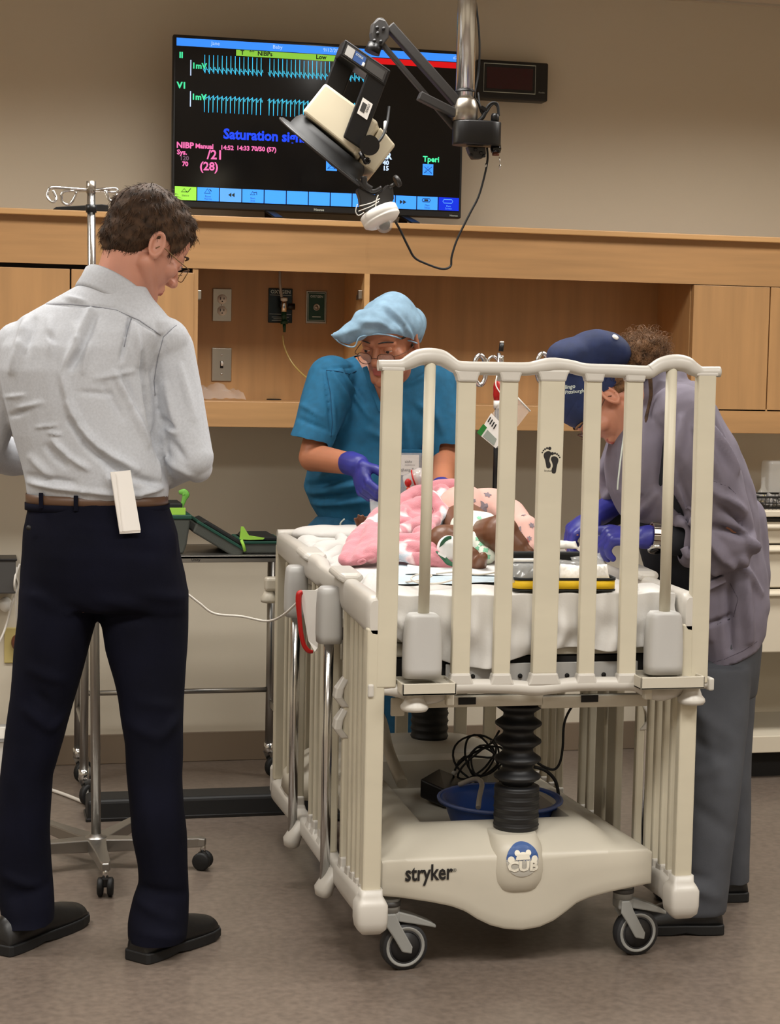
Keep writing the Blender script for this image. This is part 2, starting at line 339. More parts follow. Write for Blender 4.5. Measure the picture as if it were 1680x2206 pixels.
m = MB(); put_text(m, 'OXYGEN', 0.011, (cx, YP - 0.0074, b.z - 0.024), (1, 0, 0), (0, 0, 1), 0.0002, 'CENTER')
x0, x1, z0, z1 = a.x + 0.008, b.x - 0.008, a.z + 0.012, b.z - 0.009
for c, sz in (((cx, 0, z0), (x1 - x0, 0.0006, 0.0012)), ((cx, 0, z1), (x1 - x0, 0.0006, 0.0012)), ((x0, 0, cz), (0.0012, 0.0006, z1 - z0)), ((x1, 0, cz), (0.0012, 0.0006, z1 - z0)), ((cx, 0, a.z + 0.024), (0.03, 0.0006, 0.003))): m.box((c[0], YP - 0.0073, c[2]), sz)
m.build('border', 'pale', t)
m = MB(); m.lathe([(0.012, 0), (0.012, 0.003), (0.0095, 0.004), (0.0085, 0.001), (0.005, 0.001), (0.0045, 0.004), (0.0001, 0.004)], (cx, YP - 0.007, cz), (0, -1, 0), n=20); m.build('port', 'steel', t)
# clear bag lying in the left bay
m = MB(); rg = random.Random(3); rows = []
pa = ptz(440, 858, zi); 
for i in range(9):
    row = []
    for j in range(16):
        u_, v_ = j / 15, i / 8; hgt = 0.055 * math.sin(math.pi * min(1, v_)) * (0.4 + 0.6 * math.sin(math.pi * u_)) * (0.75 + 0.25 * math.sin(u_ * 17 + v_ * 9)) + rg.uniform(0, 0.006)
        row.append(V((pa.x - 0.1 + 0.2 * u_, YC + 0.1 + 0.17 * v_, zi + 0.003 + hgt)))
    rows.append(row)
m.loft(rows, caps=False, closed=False)
m.build('plastic_bag', 'clear2', label='crumpled clear plastic bag lying on the bottom board of the left bay', cat='bag')
# -------- things standing on the top shelf
m = MB(); a_ = pt(116, 447, 5.98); b_ = pt(226, 440, 6.02)
R = frame3((1, 0.05, 0.02), (0, -0.35, 1))
tray = thing('black_binder', 'flat black wedge shaped tray lying on the top shelf behind the pole', 'tray', (pt(170, 447, 6.0).x, 6.0, zs1))
c0 = pt(170, 447, 6.0).x
m.prism([(-0.09, 0.0), (0.09, 0.0), (0.092, 0.024), (0.07, 0.026), (-0.075, 0.012)], (c0, 6.05, zs1 + 0.0005), (1, 0, 0), (0, 0, 1), 0.1)
m.build('tray_body', 'black', tray, bevel=0.002)
MB().box((c0 + 0.088, 6.0, zs1 + 0.013), (0.008, 0.085, 0.024)).build('end_cap', 'black_g', tray, bevel=0.002)
# -------- television
YT = 6.03
tv = thing('television', 'wide flat screen patient monitor standing on the top shelf', 'television', (pt(680, 470, YT).x, YT, zs1))
tl, tr, bl = pt(377, 74, YT), pt(986, 110, YT), pt(370, 446, YT)
x0, x1 = bl.x - 0.001, pt(993, 471, YT).x; z0, z1 = (pt(370, 446, YT).z + pt(993, 471, YT).z) / 2, (tl.z + pt(986, 110, YT).z) / 2
MB().b2((x0, YT, z0), (x1, YT + 0.035, z1)).build('bezel', 'black', tv, bevel=0.004)
MB().b2((x0 + 0.08, YT + 0.03, z0 + 0.03), (x1 - 0.08, YT + 0.07, z0 + 0.4)).build('back_housing', 'black', tv, bevel=0.02)
for fx in (0.33, 0.8):
    m = MB(); c = V((x0 + (x1 - x0) * fx, YT + 0.01, z0)); m.bar(c, c + V((0.02, -0.09, zs1 - z0 + 0.004)), 0.03, 0.008); m.bar(c, c + V((0.02, 0.12, zs1 - z0 + 0.004)), 0.03, 0.008); m.build('stand_foot', 'black', tv, bevel=0.002)
M['scr'] = mat('screen_glass', (6, 6, 8), 0.16, spec=0.5)
W_, H_ = x1 - x0, z1 - z0
scr = MB().b2((x0 + 0.008, YT - 0.002, z0 + 0.022), (x1 - 0.008, YT + 0.002, z1 - 0.009)).build('screen', 'scr', tv)
ys = YT - 0.0026
def E(name, rgb, k=1.0): M[name] = mat(name, rgb, 0.4, emit=k, spec=0.2); return name
E('scr_blue', (58, 140, 250), 0.9); E('scr_blue2', (84, 150, 226), 0.8); E('scr_navy', (10, 40, 190), 0.9); E('scr_green', (140, 205, 70), 0.75); E('scr_cyan', (70, 195, 225), 0.9)
E('scr_red', (205, 20, 24), 0.9); E('scr_pink', (214, 100, 160), 0.8); E('scr_txt', (20, 60, 230), 1.0); E('scr_mint', (70, 225, 160), 0.8); E('scr_pale', (190, 215, 250), 0.8); E('scr_dim', (96, 70, 90), 0.6)
# screen pixel frame: (px, py) of the photograph mapped linearly between the screen corners
SX0, SX1, SZ0, SZ1 = x0 + 0.008, x1 - 0.008, z0 + 0.022, z1 - 0.009
def sp(u_, v_, d=0.0): return V((SX0 + (SX1 - SX0) * u_, ys - d, SZ1 - (SZ1 - SZ0) * v_))
G = {}
def g(n): return G.setdefault(n, MB())
def rect(n, u0, v0, u1, v1, d=0.0): g(n).quad(sp(u0, v0, d), sp(u1, v0, d), sp(u1, v1, d), sp(u0, v1, d))
def st(n, s, u_, v_, size, off=0.0, al='LEFT', d=0.0006, sx=1.0): put_text(g(n), s, size, sp(u_, v_, d), (1, 0, 0), (0, 0, 1), off, al, sx)
rect('scr_blue', 0.003, 0.004, 0.999, 0.052)
rect('scr_green', 0.205, 0.056, 0.6, 0.093); rect('scr_red', 0.6, 0.056, 0.999, 0.093)
for i in range(13):
    u0 = 0.0 + i * 0.0769
    n = {0: 'scr_green', 2: 'scr_blue2', 11: 'scr_pale', 12: 'scr_navy'}.get(i, 'scr_blue')
    if i == 11: n = 'scr_blue'
    rect(n, u0 + 0.002, 0.912, u0 + 0.0755, 0.995)
st('scr_pale', 'Jane', 0.12, 0.036, 0.017); st('scr_pale', 'Baby', 0.33, 0.036, 0.017); st('scr_pale', '9/12/2023 14:56', 0.505, 0.036, 0.017); st('scr_pale', '675', 0.966, 0.036, 0.014)
M['scr_ink'] = mat('scr_ink', (24, 44, 40), 0.6)
st('scr_ink', 'T   **  NIBPs', 0.22, 0.084, 0.02, 0.0006); st('scr_ink', 'Low', 0.48, 0.084, 0.02, 0.0006)
st('scr_mint', 'II', 0.012, 0.125, 0.026, 0.0012); st('scr_mint', 'V1', 0.006, 0.31, 0.028, 0.0012)
st('scr_mint', '1mV', 0.055, 0.185, 0.026, 0.001); st('scr_mint', '1mV', 0.055, 0.375, 0.026, 0.001)
rect('scr_pale', 0.05, 0.135, 0.0535, 0.23); rect('scr_pale', 0.05, 0.325, 0.0535, 0.42)
def trace(base, up, us, wd=0.0013):
    pts = []
    for (ua, ub) in us:
        pts = []; u_ = ua; per = 0.0148
        k = 0
        while u_ < ub:
            s_ = 0.012 * math.sin(k * 2.1)
            for du, dv in ((0, 0.0), (0.003, 0.012), (0.0048, 0.02), (0.0058, -0.085), (0.0072, 0.028), (0.0085, 0.004), (0.011, -0.012), (0.013, 0.006)):
                pts.append((u_ + du, base + (dv if up else -dv * (1.05 if dv < 0 else 0.6)) + 0.006 * math.sin(k * 1.7) * 0.3))
            u_ += per; k += 1
        for (p, q) in zip(pts, pts[1:]):
            a1, b1 = sp(*p), sp(*q); d = (b1 - a1); nrm = V((-d.z, 0, d.x)).normalized() * wd / 2
            g('scr_cyan').quad(a1 - nrm, b1 - nrm, b1 + nrm, a1 + nrm)
trace(0.183, True, ((0.093, 0.295), (0.315, 0.7))); trace(0.36, False, ((0.093, 0.295), (0.315, 0.66)))
st('scr_txt', 'Saturation signal  ...', 0.165, 0.605, 0.046, 0.0016, sx=.96)
st('scr_pink', 'NIBP', 0.006, 0.675, 0.027, 0.001); st('scr_pink', 'Manual', 0.07, 0.672, 0.021, 0.0008); st('scr_pink', '14:52', 0.155, 0.674, 0.02, 0.0008); st('scr_pink', '14:33 70/50 (57)', 0.21, 0.672, 0.02, 0.0008)
st('scr_pink', 'Sys.', 0.008, 0.715, 0.022, 0.0008); st('scr_pink', '/21', 0.11, 0.735, 0.042, 0.001); st('scr_dim', '120', 0.018, 0.75, 0.02, 0.0006); st('scr_pink', '70', 0.026, 0.785, 0.02, 0.0008); st('scr_pink', '(28)', 0.085, 0.805, 0.038, 0.001)
st('scr_txt', 'Perf', 0.522, 0.685, 0.03, 0.001); st('scr_pale', 'RR', 0.715, 0.685, 0.03, 0.0012); st('scr_pale', '40', 0.722, 0.722, 0.021, 0.0008); st('scr_pale', '15', 0.722, 0.757, 0.021, 0.0008); st('scr_mint', 'Tperi', 0.865, 0.69, 0.026, 0.0008)
for u0 in (0.522, 0.865):
    rect('scr_blue', u0, 0.705, u0 + 0.038, 0.775)
    q = [sp(u0 + 0.006, 0.762, 0.0007), sp(u0 + 0.032, 0.762, 0.0007), sp(u0 + 0.019, 0.72, 0.0007)]
    g('scr_ink').tube([q[0], q[1], q[2]], 0.0008, n=4, loop=True); g('scr_ink').tube([sp(u0 + 0.005, 0.722, 0.0007), sp(u0 + 0.033, 0.764, 0.0007)], 0.0008, n=4); g('scr_ink').tube([sp(u0 + 0.033, 0.722, 0.0007), sp(u0 + 0.005, 0.764, 0.0007)], 0.0008, n=4)
# button pictograms
def ico(pts_, loop=False): g('scr_ink').tube([sp(a_, b_, 0.0007) for a_, b_ in pts_], 0.0012, n=4, loop=loop)
ico([(0.024, 0.945), (0.034, 0.925), (0.044, 0.945)], True); ico([(0.04, 0.94), (0.046, 0.946), (0.056, 0.922)])
ico([(0.103, 0.948), (0.113, 0.92), (0.123, 0.948)], True); ico([(0.12, 0.922), (0.127, 0.935)])
for u0 in (0.184, 0.195): g('scr_ink').add([sp(u0, 0.952, 0.0006), sp(u0 + 0.011, 0.938, 0.0006), sp(u0 + 0.011, 0.966, 0.0006)], [(0, 1, 2)])
for u0 in (0.785, 0.797): g('scr_ink').add([sp(u0, 0.938, 0.0006), sp(u0, 0.966, 0.0006), sp(u0 + 0.012, 0.952, 0.0006)], [(0, 1, 2)])
ico([(0.26, 0.945), (0.268, 0.925), (0.276, 0.945)], True); ico([(0.272, 0.932), (0.282, 0.928), (0.282, 0.945)])
ico([(0.868, 0.925), (0.892, 0.925), (0.895, 0.935), (0.892, 0.945), (0.868, 0.945), (0.865, 0.935)], True); rect('scr_ink', 0.873, 0.929, 0.887, 0.941, 0.0006)
g('scr_blue2').tube([sp(a_, b_, 0.0007) for a_, b_ in ((0.944, 0.925), (0.972, 0.925), (0.976, 0.937), (0.972, 0.948), (0.944, 0.948), (0.94, 0.937))], 0.0012, n=4, loop=True)
for i, (ta, tb_) in {0: ('Silence', ''), 1: ('Pause', 'Alarms'), 3: ('Start', 'Stop'), 11: ('Main', 'Setup'), 12: ('Main', 'Screen')}.items():
    n = 'scr_blue2' if i == 12 else 'scr_ink'
    st(n, ta, i * 0.0769 + 0.038, 0.972, 0.0085, 0, 'CENTER'); st(n, tb_, i * 0.0769 + 0.038, 0.987, 0.0085, 0, 'CENTER')
for n, mb in G.items(): mb.build('screen_graphics', n, scr, kind='stuff')
m = MB(); put_text(m, 'Hisense', 0.011, (x0 + W_ * 0.5, YT - 0.0006, z0 + 0.007), (1, 0, 0), (0, 0, 1), 0.0002, 'CENTER'); put_text(m, 'Hisense', 0.009, (x1 - 0.012, YT - 0.0006, z0 + 0.006), (1, 0, 0), (0, 0, 1), 0, 'RIGHT'); m.build('lettering', 'pale', tv)
# -------- wall clock display
a, b = pt(1037, 215, YW), pt(1182, 135, YW)
a = V((pt(1026, 210, YW - 0.06).x, 0, pt(1176, 219, YW - 0.06).z)); b = V((pt(1182, 134, YW - 0.06).x, 0, pt(1182, 136, YW - 0.06).z))
ck = thing('wall_clock', 'black digital clock box with a dim red window on the upper wall', 'clock', ((a.x + b.x) / 2, YW - 0.03, a.z))
MB().b2((a.x, YW - 0.06, a.z), (b.x, YW, b.z)).build('case', 'black', ck, bevel=0.006)
fx0, fx1, fz0, fz1 = pt(1042, 170, YW - .06).x, pt(1153, 170, YW - .06).x, pt(1100, 200, YW - .06).z, pt(1100, 139, YW - .06).z
m = MB(); m.tube([(fx0, YW - 0.061, fz0), (fx1, YW - 0.061, fz0), (fx1, YW - 0.061, fz1), (fx0, YW - 0.061, fz1)], 0.0016, n=6, loop=True); m.build('window_border', 'pale', ck)
M['clockwin'] = mat('clock_window', (58, 14, 22), 0.15)
MB().b2((fx0 + 0.01, YW - 0.0615, fz0 + 0.012), (fx1 - 0.01, YW - 0.059, fz1 - 0.012)).build('display_window', 'clockwin', ck)
m = MB(); put_text(m, 'Franklin', 0.007, (b.x - 0.012, YW - 0.0606, a.z + 0.028), (1, 0, 0), (0, 0, 1), 0, 'RIGHT'); m.build('lettering', 'pale', ck)
# -------- left edge: grey dispenser, beige outlet, cords
xa = pt(34, 1240, YW - 0.12)
dsp = thing('wall_dispenser', 'dark grey box on the wall at the left edge above the beige outlet', 'dispenser', (xa.x - 0.1, YW - 0.06, pt(30, 1279, YW - .12).z))
M['dgrey'] = mat('dark_grey', (70, 68, 66), 0.5)
MB().b2((xa.x - 0.25, YW - 0.12, pt(30, 1279, YW - .12).z), (xa.x, YW, pt(30, 1206, YW - .12).z)).build('body', 'dgrey', dsp, bevel=0.004)
MB().b2((xa.x - 0.25, YW - 0.124, pt(30, 1206, YW - .12).z - 0.004), (xa.x + 0.004, YW, pt(30, 1206, YW - .12).z + 0.004)).build('lid', 'black', dsp, bevel=0.002)
M['beige'] = mat('beige_plate', (190, 172, 110), 0.5)
a, b = pt(9, 1428, YW), pt(52, 1351, YW)
ol = thing('beige_outlet', 'beige wall outlet with a brown plug at the left edge', 'outlet', ((a.x + b.x) / 2, YW, a.z))
MB().b2((a.x, YW - 0.008, a.z), (b.x, YW, b.z)).build('plate', 'beige', ol, bevel=0.003)
M['brown'] = mat('brown_plug', (104, 56, 36), 0.4)
p = pt(34, 1382, YW); MB().ell(p + V((0, -0.02, 0)), (0.016, 0.022, 0.026)).build('plug', 'brown', ol)
MB().ell(pt(12, 1302, YW - 0.03), (0.022, 0.028, 0.026)).build('white_hook', 'white', label='white rounded hook under the grey wall box', cat='hook')
M['cord'] = mat('white_cord', (214, 208, 198), 0.5)
MB().tube([pt(42, 1215, 6.2), pt(34, 1240, 6.18), pt(38, 1262, 6.2), pt(26, 1300, 6.2), pt(14, 1345, 6.22), pt(0, 1380, 6.2), pt(-25, 1420, 6.2)], 0.004, sub=6, n=8).build('charger_cord', 'cord', label='pale cord looping down past the beige outlet', cat='cord')
MB().tube([pt(36, 1222, 6.18), pt(31, 1255, 6.15), pt(33, 1280, 6.17), pt(36, 1330, 6.2), pt(38, 1350, 6.22)], 0.0035, sub=6, n=8).build('charger_cord', 'cord', label='second pale cord hanging straight beside the grey wall box', cat='cord')
MB().tube([ptz(105, 1700, 0.006), ptz(140, 1712, 0.006), ptz(180, 1728, 0.006), ptz(215, 1742, 0.006), ptz(260, 1752, 0.006)], 0.006, sub=5, n=8).build('power_lead', 'cord', label='white cord on the floor behind the pole base', cat='cord')
bx = ptz(14, 1705, 0.0)
wb = thing('white_bin', 'low white plastic container on the floor at the left edge', 'bin', (bx.x - 0.13, bx.y + 0.1, 0))
MB().loft([[(bx.x - 0.13 + sx * k, bx.y + 0.12 + sy * k * 0.8, z) for sx, sy in ((-1, -1), (1, -1), (1, 1), (-1, 1))] for k, z in ((0.12, 0), (0.14, 0.165), (0.14, 0.168), (0.128, 0.168), (0.115, 0.02))], smooth=False).build('tub', 'white', wb, bevel=0.004)
MB().tube([(bx.x - 0.13 + sx * 0.145, bx.y + 0.12 + sy * 0.117, 0.168) for sx, sy in ((-1, -1), (1, -1), (1, 1), (-1, 1))], 0.006, n=8, loop=True).build('rim', 'bumper', wb)
MB().box((bx.x + 0.008, bx.y + 0.06, 0.14), (0.03, 0.03, 0.012)).build('latch', 'brown', wb, bevel=0.004)
# -------- right edge: white drawer unit with things on top
YD = 5.72
zt = pt(1650, 1095, YD).z
xl_ = pt(1560, 1200, YD).x; xr_ = xl_ + 0.75
du = thing('drawer_cabinet', 'white medical drawer cabinet at the right edge behind the person in lilac', 'cabinet', ((xl_ + xr_) / 2, YD + 0.25, 0))
M['enamel'] = mat('white_enamel', (216, 206, 186), 0.4)
zz = lambda y: pt(1645, y, YD).z
MB().b2((xl_ - 0.015, YD - 0.02, zz(1113)), (xr_, YD + 0.5, zz(1113) + 0.022)).build('worktop', 'enamel', du, bevel=0.004)
MB().b2((xl_ + 0.004, YD + 0.025, zz(1407)), (xr_ - 0.01, YD + 0.48, zz(1118))).build('carcass', 'dgrey', du)
for ya, yb_ in ((1125, 1171), (1175, 1266), (1270, 1406)):
    MB().b2((xl_, YD, zz(yb_)), (xr_ - 0.01, YD + 0.03, zz(ya))).build('drawer', 'enamel', du, bevel=0.004)
    MB().prism([(0, 0), (0.0, 0.022), (-0.02, 0.014), (-0.02, 0.006)], (xr_ - 0.01, YD, zz(ya) - 0.026), (0, 1, 0), (0, 0, 1), -(xr_ - xl_ - 0.01)).build('drawer_pull', 'enamel', du, bevel=0.002)
MB().b2((xl_, YD + 0.42, zz(1600)), (xr_ - 0.01, YD + 0.44, zz(1407))).build('back_panel', 'enamel', du)
for xs_ in (xl_, xr_ - 0.03): MB().b2((xs_, YD + 0.005, zz(1600)), (xs_ + 0.02, YD + 0.44, zz(1407))).build('side_panel', 'enamel', du)
MB().b2((xl_, YD, zz(1622)), (xr_ - 0.01, YD + 0.45, zz(1586))).build('lower_shelf', 'enamel', du, bevel=0.003)
MB().b2((xl_ + 0.03, YD + 0.06, 0), (xr_ - 0.03, YD + 0.42, zz(1622))).build('plinth', 'dark', du)
ztop = zz(1113) + 0.022
# tray of black mesh, clear rack, flask
cx = pt(1650, 1100, YD + 0.12).x
tr_ = thing('wire_basket', 'shallow black mesh basket full of small packets on the drawer cabinet', 'basket', (cx, YD + 0.12, ztop))
m = MB(); bx0, bx1, by0, by1 = cx - 0.1, cx + 0.12, YD + 0.03, YD + 0.22
for zz_ in (0.002, 0.02, 0.04): m.tube([(bx0, by0, ztop + zz_ + .002), (bx1, by0, ztop + zz_ + .002), (bx1, by1, ztop + zz_ + .002), (bx0, by1, ztop + zz_ + .002)], 0.0025 if zz_ < .04 else 0.004, n=6, loop=True)
for k in range(17): xx = bx0 + (bx1 - bx0) * k / 16; m.cyl((xx, by0, ztop), (xx, by0, ztop + 0.042), 0.0015, n=5); m.cyl((xx, by1, ztop), (xx, by1, ztop + 0.042), 0.0015, n=5); m.cyl((xx, by0, ztop + 0.003), (xx, by1, ztop + 0.003), 0.0015, n=5)
m.build('wire_frame', 'black', tr_)
pk = mat('packets', (190, 185, 180), 0.4, var=(60, 0.7))
m = MB(); rg = random.Random(5)
for k in range(30): m.box((rg.uniform(bx0 + .02, bx1 - .02), rg.uniform(by0 + .02, by1 - .02), ztop + rg.uniform(.012, .04)), (0.03, 0.02, 0.006), Matrix.Rotation(rg.uniform(0, 3), 3, (rg.random(), rg.random(), 1)))
m.build('packet_fill', pk, tr_, kind='stuff')
cx = pt(1685, 1050, YD + 0.3).x
rk = thing('clear_rack', 'clear plastic rack with pale labels on the drawer cabinet', 'rack', (cx, YD + 0.3, ztop))
MB().b2((cx - 0.07, YD + 0.26, ztop), (cx + 0.12, YD + 0.34, ztop + 0.155)).build('box', 'clear', rk, bevel=0.012, seg=3)
for k in range(5): MB().box((cx + 0.012, YD + 0.257, ztop + 0.05 + k * 0.022), (0.05, 0.004, 0.012)).build('label_strip', 'oxy' if k % 2 else 'pale', rk)
MB().b2((cx - 0.012, YD + 0.255, ztop + 0.0), (cx + 0.11, YD + 0.259, ztop + 0.035)).build('dark_panel', 'black', rk)
MB().b2((cx - 0.02, YD + 0.22, ztop), (cx + 0.12, YD + 0.25, ztop + 0.014)).build('base_block', 'blue_b', rk)
p = pt(1643, 1076, YD + 0.33); 
fl = thing('clear_flask', 'small clear flask with yellow liquid on the drawer cabinet', 'flask', (p.x, p.y, ztop))
M['yliq'] = mat('yellow_liquid', (226, 200, 60), 0.2)
MB().lathe([(0.014, 0), (0.02, 0.005), (0.02, 0.04), (0.008, 0.055), (0.007, 0.09), (0.009, 0.092)], (p.x, p.y, ztop), n=16, caps=False).build('glass', 'clear', fl)
MB().lathe([(0.0001, 0.004), (0.018, 0.006), (0.018, 0.028), (0.0001, 0.028)], (p.x, p.y, ztop), n=16).build('liquid', 'yliq', fl)
# ------------------------------------------------------------------ the hospital crib
YF, YR = 3.90, 5.16                  # foot end panel, head end
XA, XB = 0.873, 1.619                # side panels
P = lambda x, y, Y=YF: pt(x, y, Y)
crib = thing('hospital_crib', 'large cream hospital crib with raised slatted foot end standing on grey casters', 'crib', (1.27, 4.5, 0))
# --- foot end: moulded top rail
tp = [(814, 785), (850, 785), (868, 784), (884, 777), (903, 768), (928, 766), (950, 769), (966, 778), (982, 788), (1000, 791), (1060, 792), (1130, 793), (1160, 789), (1195, 784), (1230, 788), (1260, 795), (1320, 797), (1390, 800), (1404, 796), (1420, 786), (1436, 781), (1456, 779), (1478, 783), (1492, 792), (1508, 799), (1525, 799), (1550, 799)]
m = MB(); m.tube([P(x, y + 2) for x, y in tp], [0.0125, 0.0125, 0.013, 0.0165, 0.0185, 0.0195, 0.0185, 0.017] + [0.0155] * 5 + [0.018] + [0.0155] * 6 + [0.017, 0.0185, 0.0195, 0.0185, 0.0165, 0.013, 0.0125, 0.0125], n=14, sub=4)
m.build('top_rail', 'greyp', crib)
def socket(xc, y0, y1, hw0, hw1, y=YF, name='slat_socket'):
    m = MB(); rings = []
    for t in range(5):
        s = t / 4; hw = hw0 + (hw1 - hw0) * (1 - (1 - s) ** 2); c = P(xc, y0 + (y1 - y0) * s, y)
        rings.append([c + V((sx * hw, sy * 0.0135, 0)) for sx, sy in ((-1, -1), (1, -1), (1, 1), (-1, 1))])
    m.loft(rings, smooth=False); return m.build(name, 'greyp', crib, bevel=0.005, seg=2)
def slat(xt, yt, xb, yb, hw, th=0.009, mt='cream_slat', name='slat', y=YF):
    a, b = P(xt, yt, y), P(xb, yb, y); m = MB(); m.loft([[V((c.x + sx * hw, y + sy * th, c.z)) for sx, sy in ((-1, -1), (1, -1), (1, 1), (-1, 1))] for c in (a, b)], smooth=False)
    return m.build(name, mt, crib, bevel=0.003)
for xt, xb, hw in ((1005, 990, .0212), (1097, 1078, .0198), (1278, 1260, .0192), (1366, 1348, .0206)):
    slat(xt, 815, xb, 1466, hw); socket(xt, 796, 823, hw + .013, hw + .002); socket(xb, 1476, 1449, hw + .013, hw + .002)
slat(1189, 815, 1170, 1450, .0285, 0.011, name='centre_board'); socket(1189, 796, 822, .042, .031); socket(1170, 1476, 1448, .044, .032)
slat(845, 795, 829, 1480, .0228, 0.013, name='corner_post'); socket(845, 791, 799, .026, .026)
slat(1520, 805, 1501, 1470, .0218, 0.013, name='corner_post'); socket(1520, 803, 810, .026, .026)
# footprints print on the centre board
M['ink'] = mat('black_ink', (22, 18, 17), 0.6)
def foot(mb, cx, cy, s, tilt, mir):
    o = P(cx, cy, YF - 0.0115); c_, s_ = math.cos(tilt), math.sin(tilt); k = s / 942
    u = V((c_, 0, s_)) * k * mir; v = V((-s_, 0, c_)) * k
    sole = [(-4, -16), (0, -18), (4, -16), (5, -10), (3, -3), (5, 4), (8, 10), (7, 15), (1, 17), (-6, 14), (-8, 8), (-6, 0), (-5, -8)]
    n = len(sole); sp_ = spline([V((a, b, 0)) for a, b in sole], 4, True)
    mb.add([o + u * p.x + v * p.y for p in sp_], [tuple(range(len(sp_)))])
    for a, b, r in ((6, 22, 3.4), (0.5, 23, 2.2), (-4, 21.5, 2.0), (-7.5, 19, 1.8), (-10.2, 15.5, 1.6)):
        mb.add([o + u * (a + r * math.cos(t)) + v * (b + r * math.sin(t)) for t in [i * 0.5236 for i in range(12)]], [tuple(range(12))])
m = MB(); foot(m, 1180, 990, 1.05, 0.12, 1); foot(m, 1194, 1001, 1.05, -0.05, -1); put_text(m, 'Stryker', 0.006, P(1172, 1016, YF - .0115), (1, 0, 0), (0, 0, 1)); m.build('footprint_print', 'ink', crib)
# thin round guide tubes with grey bumpers, trays and release knobs
for xt, yt, xb, yb, b0, b1, tr_, kn in ((927, 770, 912, 1335, (911, 1322, 908, 1458), None, ((862, 1497), (980, 1452)), (893, 1500)), (1447, 785, 1431, 1328, (1431, 1318, 1427, 1450), None, ((1374, 1484), (1513, 1438)), (1490, 1486))):
    MB().cyl(P(xt, yt), P(xb, yb), 0.0128, n=16).build('guide_tube', 'cream_slat', crib)
    a, b = P(b0[0], b0[1], YF - 0.012), P(b0[2], b0[3], YF - 0.012); rings = []
    for t, hw in ((0, .030), (.04, .036), (.1, .0385), (.3, .0415), (.6, .0435), (.85, .0435), (1, .0425)):
        c = a + (b - a) * t; ring = []
        for k in range(28):
            an = 2 * math.pi * k / 28; cx_, sx_ = math.cos(an), math.sin(an)
            gx = abs(cx_) ** 0.55 * math.copysign(1, cx_); gy = abs(sx_) ** 0.55 * math.copysign(1, sx_)
            gr = 1 - (0.09 if (gy < -0.8 and k % 4 == 1 and 0.2 < t < 0.99) else 0)
            ring.append(c + V((gx * hw, gy * 0.030 * gr, 0)))
        rings.append(ring)
    MB().loft(rings).build('bumper', 'bumper', crib)
    (x0, y0), (x1, y1) = tr_; a, b = P(x0, y0, YF - 0.04), P(x1, y1, YF - 0.04); zb_, zt_ = a.z, P((x0 + x1) / 2, y1 + 12, YF - .04).z
    ya, yb_ = YF - 0.058, YF + 0.045
    m = MB(); m.b2((a.x, ya, zb_), (b.x, yb_, zb_ + 0.006)); tw = 0.005
    m.b2((a.x, ya, zb_), (b.x, ya + tw, zt_ - 0.006)); m.b2((a.x, yb_ - tw, zb_), (b.x, yb_, zt_ - .006)); m.b2((a.x, ya, zb_), (a.x + tw, yb_, zt_ - .006)); m.b2((b.x - tw, ya, zb_), (b.x, yb_, zt_ - .006))
    m.b2((a.x + .004, ya + .004, zb_ + .018), (b.x - .004, yb_ - .004, zt_ - 0.012))
    m.build('latch_tray', 'cream', crib, bevel=0.002)
    m = MB()
    for dx in (.3, .78): m.lathe([(0.007, 0), (0.007, 0.0012), (0.0001, 0.0012)], (a.x + (b.x - a.x) * dx, ya + .03, zt_ - 0.0122), n=14)
    m.build('screw_cap', 'bumper', crib)
    MB().box(P(x1 - 12 if x0 < 1000 else x0 + 20, (y0 + 9), YF - .02), (0.018, 0.02, 0.028)).build('latch_tab', 'cream', crib, bevel=0.003)
    k = P(kn[0], kn[1], YF - .02)
    MB().lathe([(0.018, 0.012), (0.019, 0.002), (0.024, -0.012), (0.031, -0.020), (0.032, -0.026), (0.028, -0.032), (0.012, -0.035), (0.0001, -0.035)], k, n=24).build('release_knob', 'greyp', crib)
# lower rail of the foot end with scalloped plate
lr = [(792, 1486), (830, 1486), (862, 1488), (885, 1497), (915, 1502), (945, 1496), (975, 1481), (1010, 1478), (1090, 1479), (1150, 1483), (1185, 1480), (1240, 1474), (1330, 1473), (1368, 1474), (1392, 1486), (1420, 1495), (1450, 1488), (1475, 1476), (1505, 1472), (1531, 1472)]
MB().tube([P(x, y, YF + .002) for x, y in lr], [0.0125, 0.0125] + [0.0165] * 16 + [0.0125, 0.0125], n=14, sub=4).build('lower_rail', 'greyp', crib)
for x_, y_ in ((796, 1486), (1527, 1472)): MB().box(P(x_, y_, YF), (0.014, 0.034, 0.03)).build('rail_cap', 'greyp', crib, bevel=0.004)
m = MB(); a, b = P(960, 1470, YF + .04), P(1375, 1424, YF + .04); m.b2((a.x, YF + .042, a.z - .01), (b.x, YF + .047, b.z)); m.build('end_plate', 'bumper', crib, bevel=0.002)
for x_, y_ in ((1018, 1457), (1120, 1456), (1221, 1455), (1300, 1453)):
    c = P(x_, y_, YF + .0405); MB().lathe([(0.0055, 0), (0.0055, -.002), (0.0001, -.002)], c, (0, 1, 0), n=12).build('bolt_hole', 'dark', crib)
